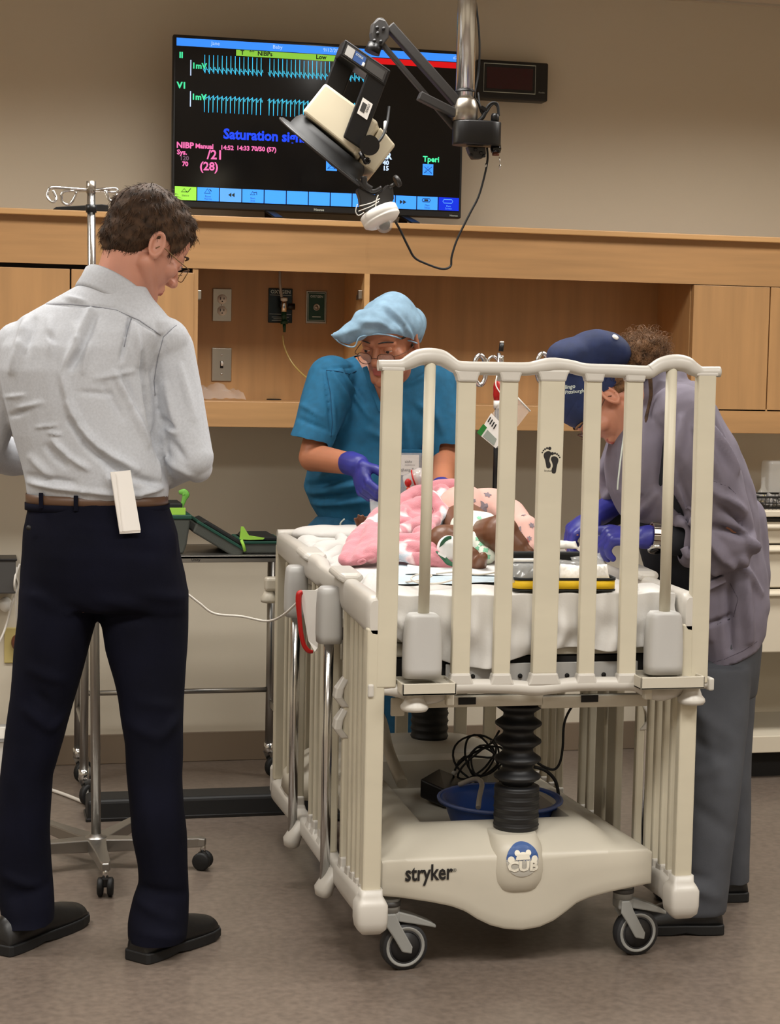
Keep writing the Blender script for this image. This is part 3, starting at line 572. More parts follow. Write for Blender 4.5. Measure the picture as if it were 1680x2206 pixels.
# --- mattress deck and cross beams under it
zd = P(1200, 1418).z
MB().b2((XA + .03, YF + .05, zd), (XB - .03, YR - .06, zd + .028)).build('deck', 'cream', crib, bevel=0.004)
MB().b2((XA + .05, YF + .055, zd - .045), (XB - .05, YR - .1, zd - .004)).build('deck_painted_shade', 'dark', crib)  # near-black slab put in as the shade under the deck
for xa_, xb_ in ((866, 1168), (1163, 1392)):
    a, b = P(xa_, 1525, YF + .06), P(xb_, 1494, YF + .06)
    MB().b2((a.x, YF + .05, a.z), (b.x, YF + .075, b.z)).build('cross_beam', 'cream', crib, bevel=0.002)
for xm, ym in ((1006, 1510), (1270, 1505)): MB().box(P(xm, ym, YF + .049), (0.041, 0.004, 0.016)).build('beam_slot', 'dark', crib)
MB().b2((P(838, 1540, YF + .08).x, YF + .06, P(838, 1540, YF + .08).z), (P(868, 1500, YF + .08).x, YF + .07, P(868, 1500, YF + .08).z)).build('side_bracket', 'cream', crib, bevel=0.003)
for yy in (YF + .25, YF + .62, YR - .3): MB().b2((XA + .05, yy, zd - .10), (XB - .05, yy + .06, zd - .04)).build('deck_beam', 'cream', crib, bevel=0.003)
# --- side panels (lowered)
def side(X, s):      # s = -1 left (outer face towards -X), +1 right
    nm = lambda n: n
    zt_ = 0.872; zl = 0.20
    # top rail, chunky and stepped
    m = MB(); rings = []
    for yy, z_, hw, hh in ((YF - .012, .855, .016, .038), (YF + .02, .858, .021, .045), (YF + .30, .868, .021, .040), (YF + .34, .872, .017, .028), (YF + .60, .878, .017, .026), (YF + .64, .880, .021, .036), (YR - .2, .889, .021, .036), (YR - .01, .893, .019, .032), (YR + .01, .893, .014, .026)):
        ring = []
        for k in range(16):
            an = 2 * math.pi * k / 16; cx_, sx_ = math.cos(an), math.sin(an)
            ring.append(V((X + abs(cx_) ** .6 * math.copysign(hw, cx_), yy, z_ - .01 + abs(sx_) ** .6 * math.copysign(hh, sx_))))
        rings.append(ring)
    m.loft(rings); m.build('side_top_rail', 'greyp', crib)
    # raised grips
    for yy in (YF + .34, YF + .80):
        m = MB(); m.loft([[V((X + sx * hw, yy + dy, z_)) for sx in (-1, 1)] + [V((X + sx * hw * .8, yy + dy, z_ + .018)) for sx in (1, -1)] for dy, hw, z_ in ((-.07, .022, .885), (-.055, .034, .892), (.055, .034, .897), (.07, .022, .893))], smooth=False); m.build('rail_grip', 'greyp', crib, bevel=0.008, seg=3)
    # bottom rail
    m = MB(); rings = []
    for yy, z_, hw, hh in ((YF - .03, .168, .020, .030), (YF + .02, .168, .024, .036), (YF + .08, .178, .022, .034), (YF + .26, .168, .02, .030), (YF + .55, .165, .02, .024), (YF + .9, .165, .02, .026), (YR - .02, .16, .022, .034), (YR + .02, .155, .02, .03)):
        rings.append([V((X + abs(math.cos(t)) ** .5 * math.copysign(hw, math.cos(t)), yy, z_ + abs(math.sin(t)) ** .5 * math.copysign(hh, math.sin(t)))) for t in [2 * math.pi * k / 16 + .1 for k in range(16)]])
    m.loft(rings); m.build('side_bottom_rail', 'greyp', crib)
    # corner block and corner post at the foot end, plain post at the head
    c0 = V((X + s * .0, YF + .01, 0)); z0_, z1_ = .128, .212
    m = MB(); rings = []
    for z_, hw, hd in ((z0_, .022, .022), (z0_ + .012, .033, .034), (z0_ + .03, .036, .036), (z0_ + .066, .036, .036), (z0_ + .076, .031, .031), (z0_ + .085, .026, .02), (z0_ + .10, .025, .02)):
        rings.append([V((X + abs(math.cos(t)) ** .35 * math.copysign(hw, math.cos(t)), YF + .0 + abs(math.sin(t)) ** .35 * math.copysign(hd, math.sin(t)), z_)) for t in [2 * math.pi * k / 24 + .05 for k in range(24)]])
    m.loft(rings); m.build('corner_block', 'greyp', crib)
    MB().b2((X - .021, YF - .012, z1_ + .01), (X + .021, YF + .014, .82)).build('corner_post', 'cream_slat', crib, bevel=0.004)
    MB().b2((X - .018, YR - .02, z1_ - .02), (X + .018, YR + .01, .88)).build('corner_post', 'cream_slat', crib, bevel=0.004)
    # slats: four by the foot, pair in the middle, four towards the head
    ys_ = [YF + .07, YF + .12, YF + .17, YF + .22] + [YF + .47, YF + .56] + [YF + .30, YF + .655, YF + .72, YR - .34, YR - .27, YR - .20, YR - .13]
    for i, yy in enumerate(ys_):
        wd = .011 if i not in (4, 5) else .036
        MB().b2((X - .011, yy - wd * .9, .19), (X + .011, yy + wd * .9, .845)).build('side_slat', 'cream_slat', crib, bevel=0.005)
        m = MB(); m.loft([[V((X + sx * a_, yy + sy * a_ * 1.5, z_)) for sx, sy in ((-1, -1), (1, -1), (1, 1), (-1, 1))] for z_, a_ in ((.178, .019), (.2, .0125), (.222, .0115))], smooth=False); m.build('slat_socket', 'greyp', crib, bevel=0.004)
    for zz_ in (.70, .52, .30): MB().box((X + s * .0005, YF + .5, zz_), (0.01, 0.03, 0.05)).build('latch_window', 'dark', crib)
    # chrome guide rods and bumpers, lower boots
    for yy in (YF + .36, YF + .82):
        MB().cyl((X + s * .035, yy, .135), (X + s * .035, yy, .83), 0.0125, n=16).build('guide_rod', 'chrome', crib)
        rings = []
        for t, hw in ((0, .026), (.04, .032), (.12, .035), (.4, .0375), (.85, .038), (1, .036)):
            z_ = .868 - t * .135
            rings.append([V((X + s * .035 + abs(math.cos(a_)) ** .55 * math.copysign(hw * .8, math.cos(a_)), yy + abs(math.sin(a_)) ** .55 * math.copysign(hw, math.sin(a_)), z_)) for a_ in [2 * math.pi * k / 20 for k in range(20)]])
        MB().loft(rings).build('bumper', 'bumper', crib)
        m = MB(); rings = []
        for z_, cx_, hw in ((.105, .035, .014), (.112, .037, .026), (.13, .036, .030), (.15, .026, .026), (.18, .012, .02)):
            rings.append([V((X + s * cx_ + math.cos(a_) * hw * .8, yy + math.sin(a_) * hw * 1.25, z_)) for a_ in [2 * math.pi * k / 16 for k in range(16)]])
        m.loft(rings); m.build('rod_boot', 'greyp', crib)
    for yy, z_ in ((YF + .30, .62), (YF + .30, .545)):
        m = MB(); m.loft([[V((X + s * a_, yy + sy * w_, z_ + b_)) for sy in (-1, 1)] + [V((X + s * (a_ - .02), yy + sy * w_, z_ + b_)) for sy in (1, -1)] for a_, b_, w_ in ((.012, .04, .008), (.03, .012, .016), (.034, -.01, .018), (.014, -.035, .012))], smooth=False); m.build('side_latch', 'greyp', crib, bevel=0.004)
side(XA, -1); side(XB, 1)
# head end panel (lowered): short rail and slats
MB().tube([(XA - .01, YR + .03, .905), (XA + .1, YR + .03, .907), (1.27, YR + .03, .91), (XB - .1, YR + .03, .907), (XB + .01, YR + .03, .905)], 0.016, n=12, sub=4).build('head_rail', 'greyp', crib)
for k in range(7):
    xx = XA + .1 + (XB - XA - .2) * k / 6
    MB().b2((xx - .019, YR + .022, .22), (xx + .019, YR + .038, .9)).build('head_slat', 'cream_slat', crib, bevel=0.003)
MB().b2((XA - .02, YR + .012, .14), (XB + .02, YR + .048, .225)).build('head_bottom_rail', 'greyp', crib, bevel=0.01)
# outboard knob arm at the head-left corner
a = P(590, 1258, YR + .03)
MB().box(a, (0.055, 0.04, 0.042)).build('outrigger', 'cream', crib, bevel=0.01, seg=3)
MB().lathe([(.014, .02), (.02, .008), (.026, -.004), (.024, -.012), (.012, -.015), (.0001, -.015)], P(580, 1288, YR + .03), n=20).build('release_knob', 'cream', crib)
MB().b2((a.x, YR + .015, a.z - .015), (XA + .02, YR + .045, a.z + .015)).build('outrigger_arm', 'cream', crib, bevel=0.006)
# --- moulded base
bx0, bx1 = P(818, 1900, YF + .09).x, P(1398, 1860, YF + .09).x
YB0, YB1 = YF + .07, YR - .02
def base_out(y):     # front profile of the base: x -> (bottom z, top z) around the centre line
    pass
def pz(x, y, Y): return pt(x, y, Y)
cx = (bx0 + bx1) / 2; hwid = (bx1 - bx0) / 2
bm_ = MB(); rings = []
NX = 61
us = np.linspace(-1, 1, NX)
zs_edge = pt(830, 1935, YB0).z; z_hump = pt(1110, 2004, YB0).z; zt_mid = pt(900, 1778, YB0 + .12).z
U = lambda x: (pt(x, 1880, YB0).x - cx) / hwid
ub = [U(x) for x in (816, 870, 930, 975, 1005, 1030, 1060, 1092, 1128, 1165, 1198, 1224, 1246, 1275, 1320, 1400)]
zb_ = [pt(x, y, YB0).z for x, y in ((816, 1931), (870, 1936), (930, 1945), (975, 1954), (1005, 1965), (1030, 1981), (1060, 1995), (1092, 2003), (1128, 2005), (1165, 1999), (1198, 1984), (1224, 1964), (1246, 1946), (1275, 1934), (1320, 1922), (1400, 1905))]
zcr = pt(900, 1850, YB0).z
ut = [-1.02, -.97, -.9, -.82, -.76, .55, .62, .70, .78, .86, .94, 1.02]
ztp = [zcr - .006, zcr + .002, zcr + .018, zt_mid - .006, zt_mid, zt_mid, zt_mid - .002, zt_mid - .016, zt_mid - .034, zcr + .016, zcr + .006, zcr - .012]
def prof_bottom(u): return float(np.interp(u, ub, zb_))
def prof_top(u): return float(np.interp(u, ut, ztp))
rings = []
#        y offset, slope share (0 crease .. 1 top), bottom lift, width, keep hump, well depth
for y, sl, db, ws, keep, well in ((.0, -.5, .03, .97, 1, 0), (.0, -.1, .008, .994, 1, 0), (.003, -.02, .001, 1, 1, 0), (.010, .05, .0, 1, 1, 0), (.06, .62, .01, .995, .8, 0), (.105, .95, .02, .99, .4, 0), (.125, 1, .02, .985, .2, 0), (.15, 1, .02, .98, 0, 0), (.156, 1, .02, .978, 0, 1), (.80, 1, .02, .9, 0, 1), (.806, 1, .02, .9, 0, 0), (.95, 1, .02, .93, 0, 0), (YB1 - YB0 - .02, .9, .02, .95, 0, 0), (YB1 - YB0, .4, .03, .9, 0, 0)):
    top = []
    for u in us:
        zt_ = prof_top(u); e_ = zcr + min(0, (zt_ - zcr))
        z_ = e_ + (zt_ - e_) * sl if sl > 0 else e_ + sl * (e_ - prof_bottom(u)) * .9
        if well and -.62 < u < .52: z_ -= .075
        top.append(V((cx + u * hwid * ws, YB0 + y, z_)))
    bot = [V((cx + u * hwid * ws, YB0 + y, prof_bottom(u) * keep + (1 - keep) * (zs_edge + .03) + db)) for u in us[::-1]]
    rings.append(top + bot)
bm_.loft(rings)
base = bm_.build('base_cover', 'cream', crib, bevel=.004)
# front pod carrying the column
zc1 = pt(1112, 1782, YB0 + .09).z
m = MB(); rings = []; pc = pt(1119, 1870, YB0 + .0).x
PODZ = [z_hump + q for q in (.085, .098, .118, .140, .165, .185, .200, .212)] + [zc1]; PODW = [.050, .066, .074, .076, .073, .068, .063, .058, .055]; PODF = [.004, -.006, -.012, -.015, -.016, -.013, -.006, .008, .022]
for z_, hw, yf in zip(PODZ, PODW, PODF):
    rings.append([V((pc + abs(math.cos(t)) ** .6 * math.copysign(hw, math.cos(t)), YB0 + .09 + (-abs(math.sin(t)) ** .6 * (.09 - yf) if math.sin(t) < 0 else math.sin(t) * .07), z_)) for t in [2 * math.pi * (k + .5) / 48 for k in range(48)]])
m.loft(rings); m.build('column_pod', 'cream', crib)
# rear pod
rc = pt(925, 1600, YB1 - .16)
m = MB(); rings = []
zrb = pt(925, 1588, YB1 - .17).z
for z_, hw, hd in ((.2, .345, .17), (.25, .34, .16), (zrb - .05, .30, .13), (zrb - .02, .25, .11), (zrb - .004, .20, .09), (zrb, .07, .06)):
    rings.append([V((1.2 + abs(math.cos(t)) ** .6 * math.copysign(hw, math.cos(t)), YB1 - .17 + abs(math.sin(t)) ** .6 * math.copysign(hd, math.sin(t)), z_)) for t in [2 * math.pi * k / 32 + .01 for k in range(32)]])
m.loft(rings); m.build('rear_pod', 'cream', crib)
m = MB(); ax_ = XA + .115
m.tube([(ax_, YB0 + .45, .30), (ax_ + .02, YB0 + .62, .42), (ax_ + .03, YB0 + .72, .46), (ax_ + .09, YB0 + .78, .45), (ax_ + .11, YB0 + .74, .36), (ax_ + .12, YB0 + .62, .3)], .016, n=10, sub=5); m.build('base_hoop', 'cream', crib)
MB().loft([[V((ax_ - .03 + dx, YB0 + .4 + dy, z_)) for dx, dy in ((0, 0), (.10, 0), (.10, .4), (0, .4))] for z_, in ((.22,), (.30,))], smooth=False).build('side_wall', 'cream', crib, bevel=.02)
# bellows
def bellows(c, z0, z1, nr, r0, r1, name='bellows'):
    pr = [(r0 * .9, z0)]
    for i in range(nr):
        a_ = z0 + (z1 - z0) * i / nr; h = (z1 - z0) / nr
        pr += [(r0, a_ + h * .03), (r0 * 1.04, a_ + h * .12), ((r0 + r1) / 2, a_ + h * .28), (r1 * .98, a_ + h * .42), (r1, a_ + h * .5), (r1 * .98, a_ + h * .58), ((r0 + r1) / 2, a_ + h * .72), (r0 * 1.04, a_ + h * .88)]
    pr += [(r0 * .9, z1)]
    return pr
zb0 = pt(1112, 1783, YB0 + .09).z; zb1 = pt(1112, 1690, YB0 + .09).z; zb2 = pt(1112, 1500, YB0 + .09).z
pb = V((pt(1112, 1740, YB0 + .09).x, YB0 + .09, 0))
m = MB(); pr = bellows(pb, zb0, zb1, 5, .0515, .055) + bellows(pb, zb1, zb2, 5, .036, .056)
m.lathe(pr, pb, n=32); m.build('bellows', 'bellow', crib)
pr_ = pt(925, 1560, YB1 - .17)
m = MB(); m.lathe(bellows(pr_, zrb - .005, zrb + .30, 14, .05, .055), (pr_.x, pr_.y, 0), n=28); m.build('bellows', 'bellow', crib)
# markings on the base
YM = YB0 - .003
c = pt(1123, 1850, YM); rr = 36.5 / ppm(c)
Ye = YB0 - .0115
M['cubblue'] = mat('emblem_blue', (52, 84, 140), 0.5); M['cubgrey'] = mat('emblem_grey', (176, 172, 162), 0.5); M['cubwhite'] = mat('emblem_white', (226, 220, 204), 0.5)
em = thing  # emblem parts go on the pod
pod_front = lambda z: Ye
def disc(mb, r, d, a0=0, a1=2 * math.pi, o=(0, 0)):
    n = 40; vs = [c + V((o[0] + r * math.cos(a0 + (a1 - a0) * i / n), 0, o[1] + r * math.sin(a0 + (a1 - a0) * i / n))) for i in range(n + 1)]
    vs = [V((p.x, 0, p.z)) for p in vs]
    def yof(p):     # hug the curved front of the pod
        hw = np.interp(p.z, PODZ, PODW); yf = np.interp(p.z, PODZ, PODF)
        q = min(1, abs(p.x - pc) / hw); return YB0 + .09 - (1 - q ** (2 / .6)) ** .3 * (.09 - yf) - d
    ctr = V((c.x + o[0], 0, c.z + o[1])) if abs(a1 - a0) > 6 else (vs[0] + vs[-1]) / 2
    K = 7; allv = [ctr + (p - ctr) * ((j + 1) / K) for j in range(K) for p in vs] + [ctr]; m_ = n + 1
    fs = [(K * m_, i, i + 1) for i in range(n)] + [(j * m_ + i, (j + 1) * m_ + i, (j + 1) * m_ + i + 1, j * m_ + i + 1) for j in range(K - 1) for i in range(n)]
    mb.add([V((p.x, yof(p), p.z)) for p in allv], fs); return yof
m = MB(); yof = disc(m, rr, .0012, -.05, math.pi + .05); m.build('emblem_sky', 'cubblue', crib)
m = MB(); disc(m, rr, .0012, math.pi - .05, 2 * math.pi + .05); m.build('emblem_ground', 'cubgrey', crib)
m = MB(); disc(m, rr * .44, .002, 0, math.pi, (0, .03 * rr)); disc(m, rr * .17, .0022, 0, 2 * math.pi, (-rr * .34, rr * .42)); disc(m, rr * .17, .0022, 0, 2 * math.pi, (rr * .34, rr * .42)); disc(m, rr * .2, .0022, 0, 2 * math.pi, (-rr * .72, rr * .05)); disc(m, rr * .2, .0022, 0, 2 * math.pi, (rr * .72, rr * .05)); m.build('emblem_bear', 'cubwhite', crib)
m = MB(); put_text(m, 'CUB', rr * .82, (c.x, 0, c.z - rr * .62), (1, 0, 0), (0, 0, 1), rr * .035, 'CENTER', 1.15)
m.v = [(p[0], yof(V((p[0], 0, p[2]))) - .0016, p[2]) for p in m.v]; m.build('emblem_letters', 'cubwhite', crib)
zz_ = pt(872, 1897, YB0).z
lb = pt(872, 1898, YB0 - .002)
m = MB(); put_text(m, 'stryker', 0.052, (lb.x, YB0 - .0022, lb.z), (1, 0, 0), (0, 0, 1), .0012, 'LEFT', .72); st_w = max(p[0] for p in m.v) - lb.x; k_ = (pt(975, 1890, YB0).x - lb.x) / st_w
m.v = [(lb.x + (p[0] - lb.x) * k_, p[1], p[2]) for p in m.v]; put_text(m, '®', 0.012, (pt(975, 1878, YB0).x, YB0 - .0022, pt(975, 1878, YB0).z), (1, 0, 0), (0, 0, 1)); m.build('maker_lettering', 'ink', crib)
lettering = m
# --- casters
def caster(x, y, ang, pedal=True):
    c = V((x, y, .055)); t = bpy.data.objects.new('caster', None); COL.objects.link(t); t.parent = crib; t.matrix_parent_inverse = WM[crib].inverted(); WM[t] = Matrix.Identity(4)
    R = Matrix.Rotation(ang, 3, 'Z'); w_ = lambda p: c + R @ V(p)
    ax_ = R @ V((0, 1, 0))
    MB().lathe([(.036, -.014), (.0545, -.0135), (.0555, -.010), (.0555, .010), (.0545, .0135), (.036, .014)], c, ax_, n=32, caps=False).build('tyre', 'caster_rub', t)
    MB().lathe([(.0455, -.0148), (.0475, -.0145), (.0475, .0145), (.0455, .0148), (.0375, .0135), (.0375, -.0135), (.0455, -.0148)], c, ax_, n=32, caps=False).build('rim', 'caster_grey', t)
    MB().lathe([(.0001, -.0138), (.038, -.0128), (.038, .0128), (.0001, .0138)], c, ax_, n=28).build('hub', 'rubber2', t)
    for s in (-1, 1):
        m = MB(); out = [(.012, -.014), (.014, .002), (-.018, .058), (-.03, .085), (-.052, .085), (-.052, .055), (-.035, .03), (-.012, -.008)]
        m.prism(out, w_((0, s * .017 - .003, 0)), R @ V((1, 0, 0)), V((0, 0, 1)), .006); m.build('fork', 'caster_grey', t, bevel=0.003)
    MB().box(w_((-.036, 0, .075)), (.04, .042, .03), R).build('fork_crown', 'caster_grey', t, bevel=0.008, seg=3)
    MB().cyl(w_((-.036, 0, .086)), w_((-.036, 0, .118)), .024, n=20).build('stem', 'caster_grey', t)
    MB().cyl(w_((-.036, 0, .100)), w_((-.036, 0, .112)), .0255, n=20).build('stem_ring', 'dgrey', t)
    if pedal:
        m = MB(); m.loft([[w_((xx, sy * wd, zz + sz * th)) for sy, sz in ((-1, -1), (1, -1), (1, 1), (-1, 1))] for xx, zz, wd, th in ((-.02, .075, .019, .012), (.02, .064, .019, .010), (.06, .05, .019, .006), (.075, .043, .016, .004))], smooth=False); m.build('brake_pedal', 'caster_grey', t, bevel=0.003)
    return t
M['caster_rub'] = mat('caster_rubber', (40, 40, 42), 0.6); M['rubber2'] = mat('hub_rubber', (34, 33, 34), 0.5)
c1 = ptz(868, 2086, 0); c2 = ptz(1367, 2054, 0)
caster(c1.x, c1.y + .0, 0.12); caster(c2.x, c2.y, 0.12); caster(c1.x + .14, YR - .14, 0.6); caster(c2.x, YR - .12, -0.4)
# --- mattress
zm = 0.888
def disp_m(co, no):
    top = (co[:, 2] > zm - .02)
    d = hsum(co, 3, 26, .004) + hsum(co, 5, 60, .0018)
    drop = np.clip((zm - .03 - co[:, 2]) / .1, 0, 1)
    d += drop * (np.sin(co[:, 0] * 34 + np.sin(co[:, 2] * 20) * 1.2) * .007 + hsum(co, 8, 40, .006))
    return co + no * d[:, None]
m = MB(); xa_, xb_ = XA + .045, XB - .028
rings = []
mat_x = np.linspace(-1, 1, 25)
m.loft([[V((x_, y_, z_)) for x_, y_ in ((xa_ + i_, YF + .06 + i_), (xb_ - i_, YF + .06 + i_), (xb_ - i_, YR - .03 - i_), (xa_ + i_, YR - .03 - i_))] for z_, i_ in ((zd + .03, .012), (zm - .03, .0), (zm - .008, .012), (zm, .035))], smooth=False)
mt = link(organic(m, .012, 4, disp_m), 'mattress', 'sheet', label='crib mattress wrapped in a rumpled white sheet', cat='mattress')
# sheet hanging over the foot edge with a wavy hem
rows = []; nxs, nzs = 90, 34
def hem(u):   # hem height in photo pixels along the foot edge
    return np.interp(u, [0, .08, .16, .25, .33, .45, .5, .56, .68, .75, .83, .9, .96, 1], [1360, 1395, 1412, 1432, 1436, 1412, 1405, 1396, 1394, 1403, 1400, 1392, 1375, 1350])
for j in range(nzs + 1):
    row = []; t = j / nzs
    for i in range(nxs + 1):
        u = i / nxs; x_ = xa_ - .004 + (xb_ - xa_ + .008) * u
        zh_ = pt(1150, hem(u), YF + .045).z
        z_ = zm + .004 - (zm + .004 - zh_) * max(0, (t - .22) / .78); y_ = YF + .04 + (.22 - t) / .22 * .14 if t < .22 else YF + .04 - .006 * math.sin(t * 3)
        if t < .22: z_ = zm + .004 - .012 * (t / .22) ** 4
        f = max(0, (t - .2) / .8)
        y_ -= f * (.009 + .009 * math.sin(u * 27 + 1.8 * math.sin(t * 4 + u * 3)) + .006 * math.sin(u * 58 + 2 + t * 5) + .005 * math.sin(t * 9 + u * 14) + .003 * math.sin(u * 21 - t * 17))
        z_ += (1 - f) * .002 * math.sin(u * 40 + t * 9)
        row.append(V((x_ + f * .006 * math.sin(t * 9 + u * 12), max(y_, YF + .0145), z_)))
    rows.append(row)
m = MB(); m.loft(rows, caps=False, closed=False)
m.build('foot_sheet', 'sheet', label='white sheet hanging in soft folds over the foot edge of the mattress', cat='sheet', sub=1, solid=.002)
# ------------------------------------------------------------------ ceiling arm with examination lamp
YL = 4.9
L_ = lambda x, y, d=0.0: pt(x, y, YL + d)
arm = thing('examination_lamp', 'black jointed ceiling lamp with a cream box head and silver collar hanging over the crib', 'lamp', (L_(1010, 240).x, YL, ZC))
tx = L_(1002, 230)
a = L_(1001, 228)
MB().cyl((a.x, YL, a.z), (a.x, YL, ZC - .01), .0262, n=28).build('ceiling_tube', 'chrome', arm)
MB().lathe([(.07, 0), (.09, -.012), (.09, -.02), (.0001, -.02)], (a.x, YL, ZC + .0), n=28).build('ceiling_flange', 'steel', arm)
zt_, zm_, zl_ = L_(1003, 217).z, L_(1003, 231).z, L_(1003, 261).z
MB().lathe([(.026, zt_ + .006), (.0305, zt_), (.0355, zm_), (.0355, zl_), (.026, zl_)], (a.x + .001, YL, 0), n=28).build('collar', 'steel', arm)
MB().tube([(a.x + .0275 * math.cos(t), YL + .0275 * math.sin(t), L_(1003, 198).z) for t in [i * .4189 for i in range(15)]], .0022, n=6, loop=True).build('cable_tie', 'black', arm)
# lower joint box: rounded ends
z0, z1 = L_(1020, 314).z, L_(1020, 262).z; xa, xb = L_(975, 290).x, L_(1078, 290).x; rr = .038
out = [(xa + rr - rr * math.sin(t), rr * math.cos(t)) for t in np.linspace(0, math.pi, 10)] + [(xb - rr + rr * math.sin(t), -rr * math.cos(t)) for t in np.linspace(0, math.pi, 10)]
MB().loft([[V((x, YL + y * k, z)) for x, y in out] for z, k in ((z0, .92), (z0 + .006, 1), (z1 - .004, 1), (z1, .94))]).build('joint_box', 'black', arm)
p = L_(1066, 262); MB().lathe([(.010, 0), (.012, .004), (.0115, .016), (.009, .022), (.0001, .022)], p, n=18).build('strain_relief', 'black', arm)
c = L_(1068, 318); MB().lathe([(.014, .008), (.0155, -.004), (.013, -.014), (.009, -.014)], c, n=18).build('pivot_boss', 'black_g', arm)
MB().lathe([(.010, 0), (.010, -.008), (.0001, -.009)], c + V((0, 0, -.014)), n=18).build('pivot_end', 'brown', arm)
m = MB(); o = L_(1030, 316, -.01); m.prism([(-.03, .0), (.022, .0), (.024, -.02), (.012, -.032), (-.012, -.034), (-.022, -.02)], o, (1, 0, 0), (0, 0, 1), -.03); m.build('knuckle_plate', 'grey_arm', arm, bevel=.003)
m = MB()
for x, y in ((1024, 322), (1036, 329), (1014, 334), (1042, 336)): m.lathe([(.005, 0), (.0048, .004), (.0001, .004)], L_(x, y, -.012), (0, -1, 0), n=8)
m.build('bolts', 'black', arm, kind='stuff')
for x, y, x2, y2 in ((1048, 346, 1047, 360), (1075, 338, 1077, 362)):
    m = MB(); m.tube([L_(x, y), L_((x + x2) / 2 + 1, (y + y2) / 2), L_(x2, y2)], .0012, n=6); m.lathe([(.0025, 0), (.0035, -.006), (.002, -.014)], L_(x2, y2 - 8), n=8); m.build('chain_end', 'chrome', arm)
# cables round the joint
for pts_, r_ in (([(1030, 200), (1033, 225), (1038, 240), (1043, 247), (1050, 240), (1056, 230), (1064, 224), (1071, 230), (1073, 248)], .0028), ([(1044, 240), (1052, 227), (1062, 221), (1072, 226), (1074, 250)], .0038), ([(1024, 0), (1031, 60), (1033, 110), (1030, 160), (1022, 205), (1030, 222), (1036, 240), (1042, 249)], .003), ([(1030, 262), (1040, 252), (1046, 240)], .006)):
    MB().tube([L_(x, y, .0 if y > 200 or x < 1000 else .02) for x, y in pts_], r_, n=8, sub=6).build('cable', 'rubber', arm)
MB().box(L_(1040, 234), (.014, .012, .01), Matrix.Rotation(.5, 3, 'Y')).build('cable_clip', 'black', arm)
# parallel arm bars from the box up to the elbow
def abar(x0, y0, x1, y1, wd, th, mt='grey_arm', name='arm_bar', d0=0, d1=0):
    m = MB(); m.bar(L_(x0, y0, d0), L_(x1, y1, d1), th, wd, up=(0.55, 0, .8)); return m.build(name, mt, arm, bevel=.003)
abar(985, 222, 838, 56, .026, .03); abar(978, 276, 822, 94, .014, .016, d0=.02, d1=.0); abar(990, 250, 902, 206, .024, .03, name='spring_tube')
m = MB(); e0 = L_(816, 70)
m.prism([(-.02, -.034), (.006, -.04), (.024, -.016), (.027, .012), (.014, .032), (-.004, .036), (-.02, .022), (-.024, -.005)], e0 + V((0, .018, 0)), (1, 0, 0), (0, 0, 1), .036); m.build('elbow_plate', 'grey_arm', arm, bevel=.004)
m = MB()
for x, y in ((812, 60), (826, 62), (813, 72), (806, 88), (820, 90)): m.lathe([(.0052, 0), (.005, .005), (.0001, .005)], L_(x, y, -.02), (0, -1, 0), n=8)
m.build('bolts', 'black', arm, kind='stuff')
MB().tube([L_(808, 48), L_(815, 41), L_(825, 42), L_(833, 52)], .003, n=8, sub=5).build('cable', 'rubber', arm)
MB().cyl(L_(808, 96), L_(801, 114), .02, .022, n=20).build('swivel_neck', 'black', arm)
# U shaped yoke: top bridge with a control strip, two side arms
ax_u = (L_(842, 152) - L_(744, 84)).normalized()            # along the bridge, down to the right
ax_d = (L_(775, 320) - L_(838, 152)).normalized()            # down along the near arm
ax_n = ax_u.cross(ax_d).normalized()
if ax_n.y > 0: ax_n = -ax_n
A0 = L_(744, 84, -.075)
Lu = (L_(842, 152, -.075) - A0).length
fr = lambda u_, d_, n_, o=A0: o + ax_u * u_ + ax_d * d_ + ax_n * n_
def ybox(u0, d0, n0, u1, d1, n1, name, mt, bev=.003, o=A0, par=None):
    m = MB(); vs = [fr(u, d, n, o) for u in (u0, u1) for d in (d0, d1) for n in (n0, n1)]
    m.add(vs, [(0, 1, 3, 2), (4, 6, 7, 5), (0, 4, 5, 1), (2, 3, 7, 6), (0, 2, 6, 4), (1, 5, 7, 3)]); return m.build(name, mt, par or arm, bevel=bev)
W_y = .075
br = ybox(0, 0, -W_y, Lu, .045, 0, 'yoke_bridge', 'black')
st_ = ybox(.008, .006, 0, Lu - .008, .040, .0012, 'control_strip', 'grey_arm', 0)
ybox(.012, .010, .0012, .036, .036, .002, 'strip_panel', 'bumper', 0, par=st_); ybox(.038, .010, .0012, .072, .036, .002, 'strip_panel', 'cubblue', 0, par=st_)
ybox(.066, .026, .002, .073, .036, .008, 'toggle', 'white', .0015, par=st_); ybox(.078, .012, .0012, Lu - .014, .036, .002, 'strip_panel', 'dgrey', 0, par=st_)
m = MB(); o_ = fr(.041, .02, .0025); put_text(m, 'STERIS', .008, o_, ax_u, -ax_d, .0001); m.build('strip_lettering', 'pale', st_)
ybox(Lu - .058, .03, -.014, Lu, .225, -.002, 'yoke_arm', 'black', .004)
ybox(0, .03, -W_y, .058, .19, -W_y + .012, 'yoke_arm', 'black', .004)
lbq = L_(814, 238, -.0)
sk = ybox(Lu - .046, .105, -.002, Lu - .014, .150, -.0008, 'sticker', 'paper', 0)
m = MB(); put_text(m, 'STERIS', .0085, fr(Lu - .026, .110, -.0002), ax_d, ax_u, .0001); m.build('sticker_lettering', 'ink', sk)
ybox(Lu - .042, .115, -.0008, Lu - .028, .140, -.0004, 'sticker_block', 'dgrey', 0, par=sk)
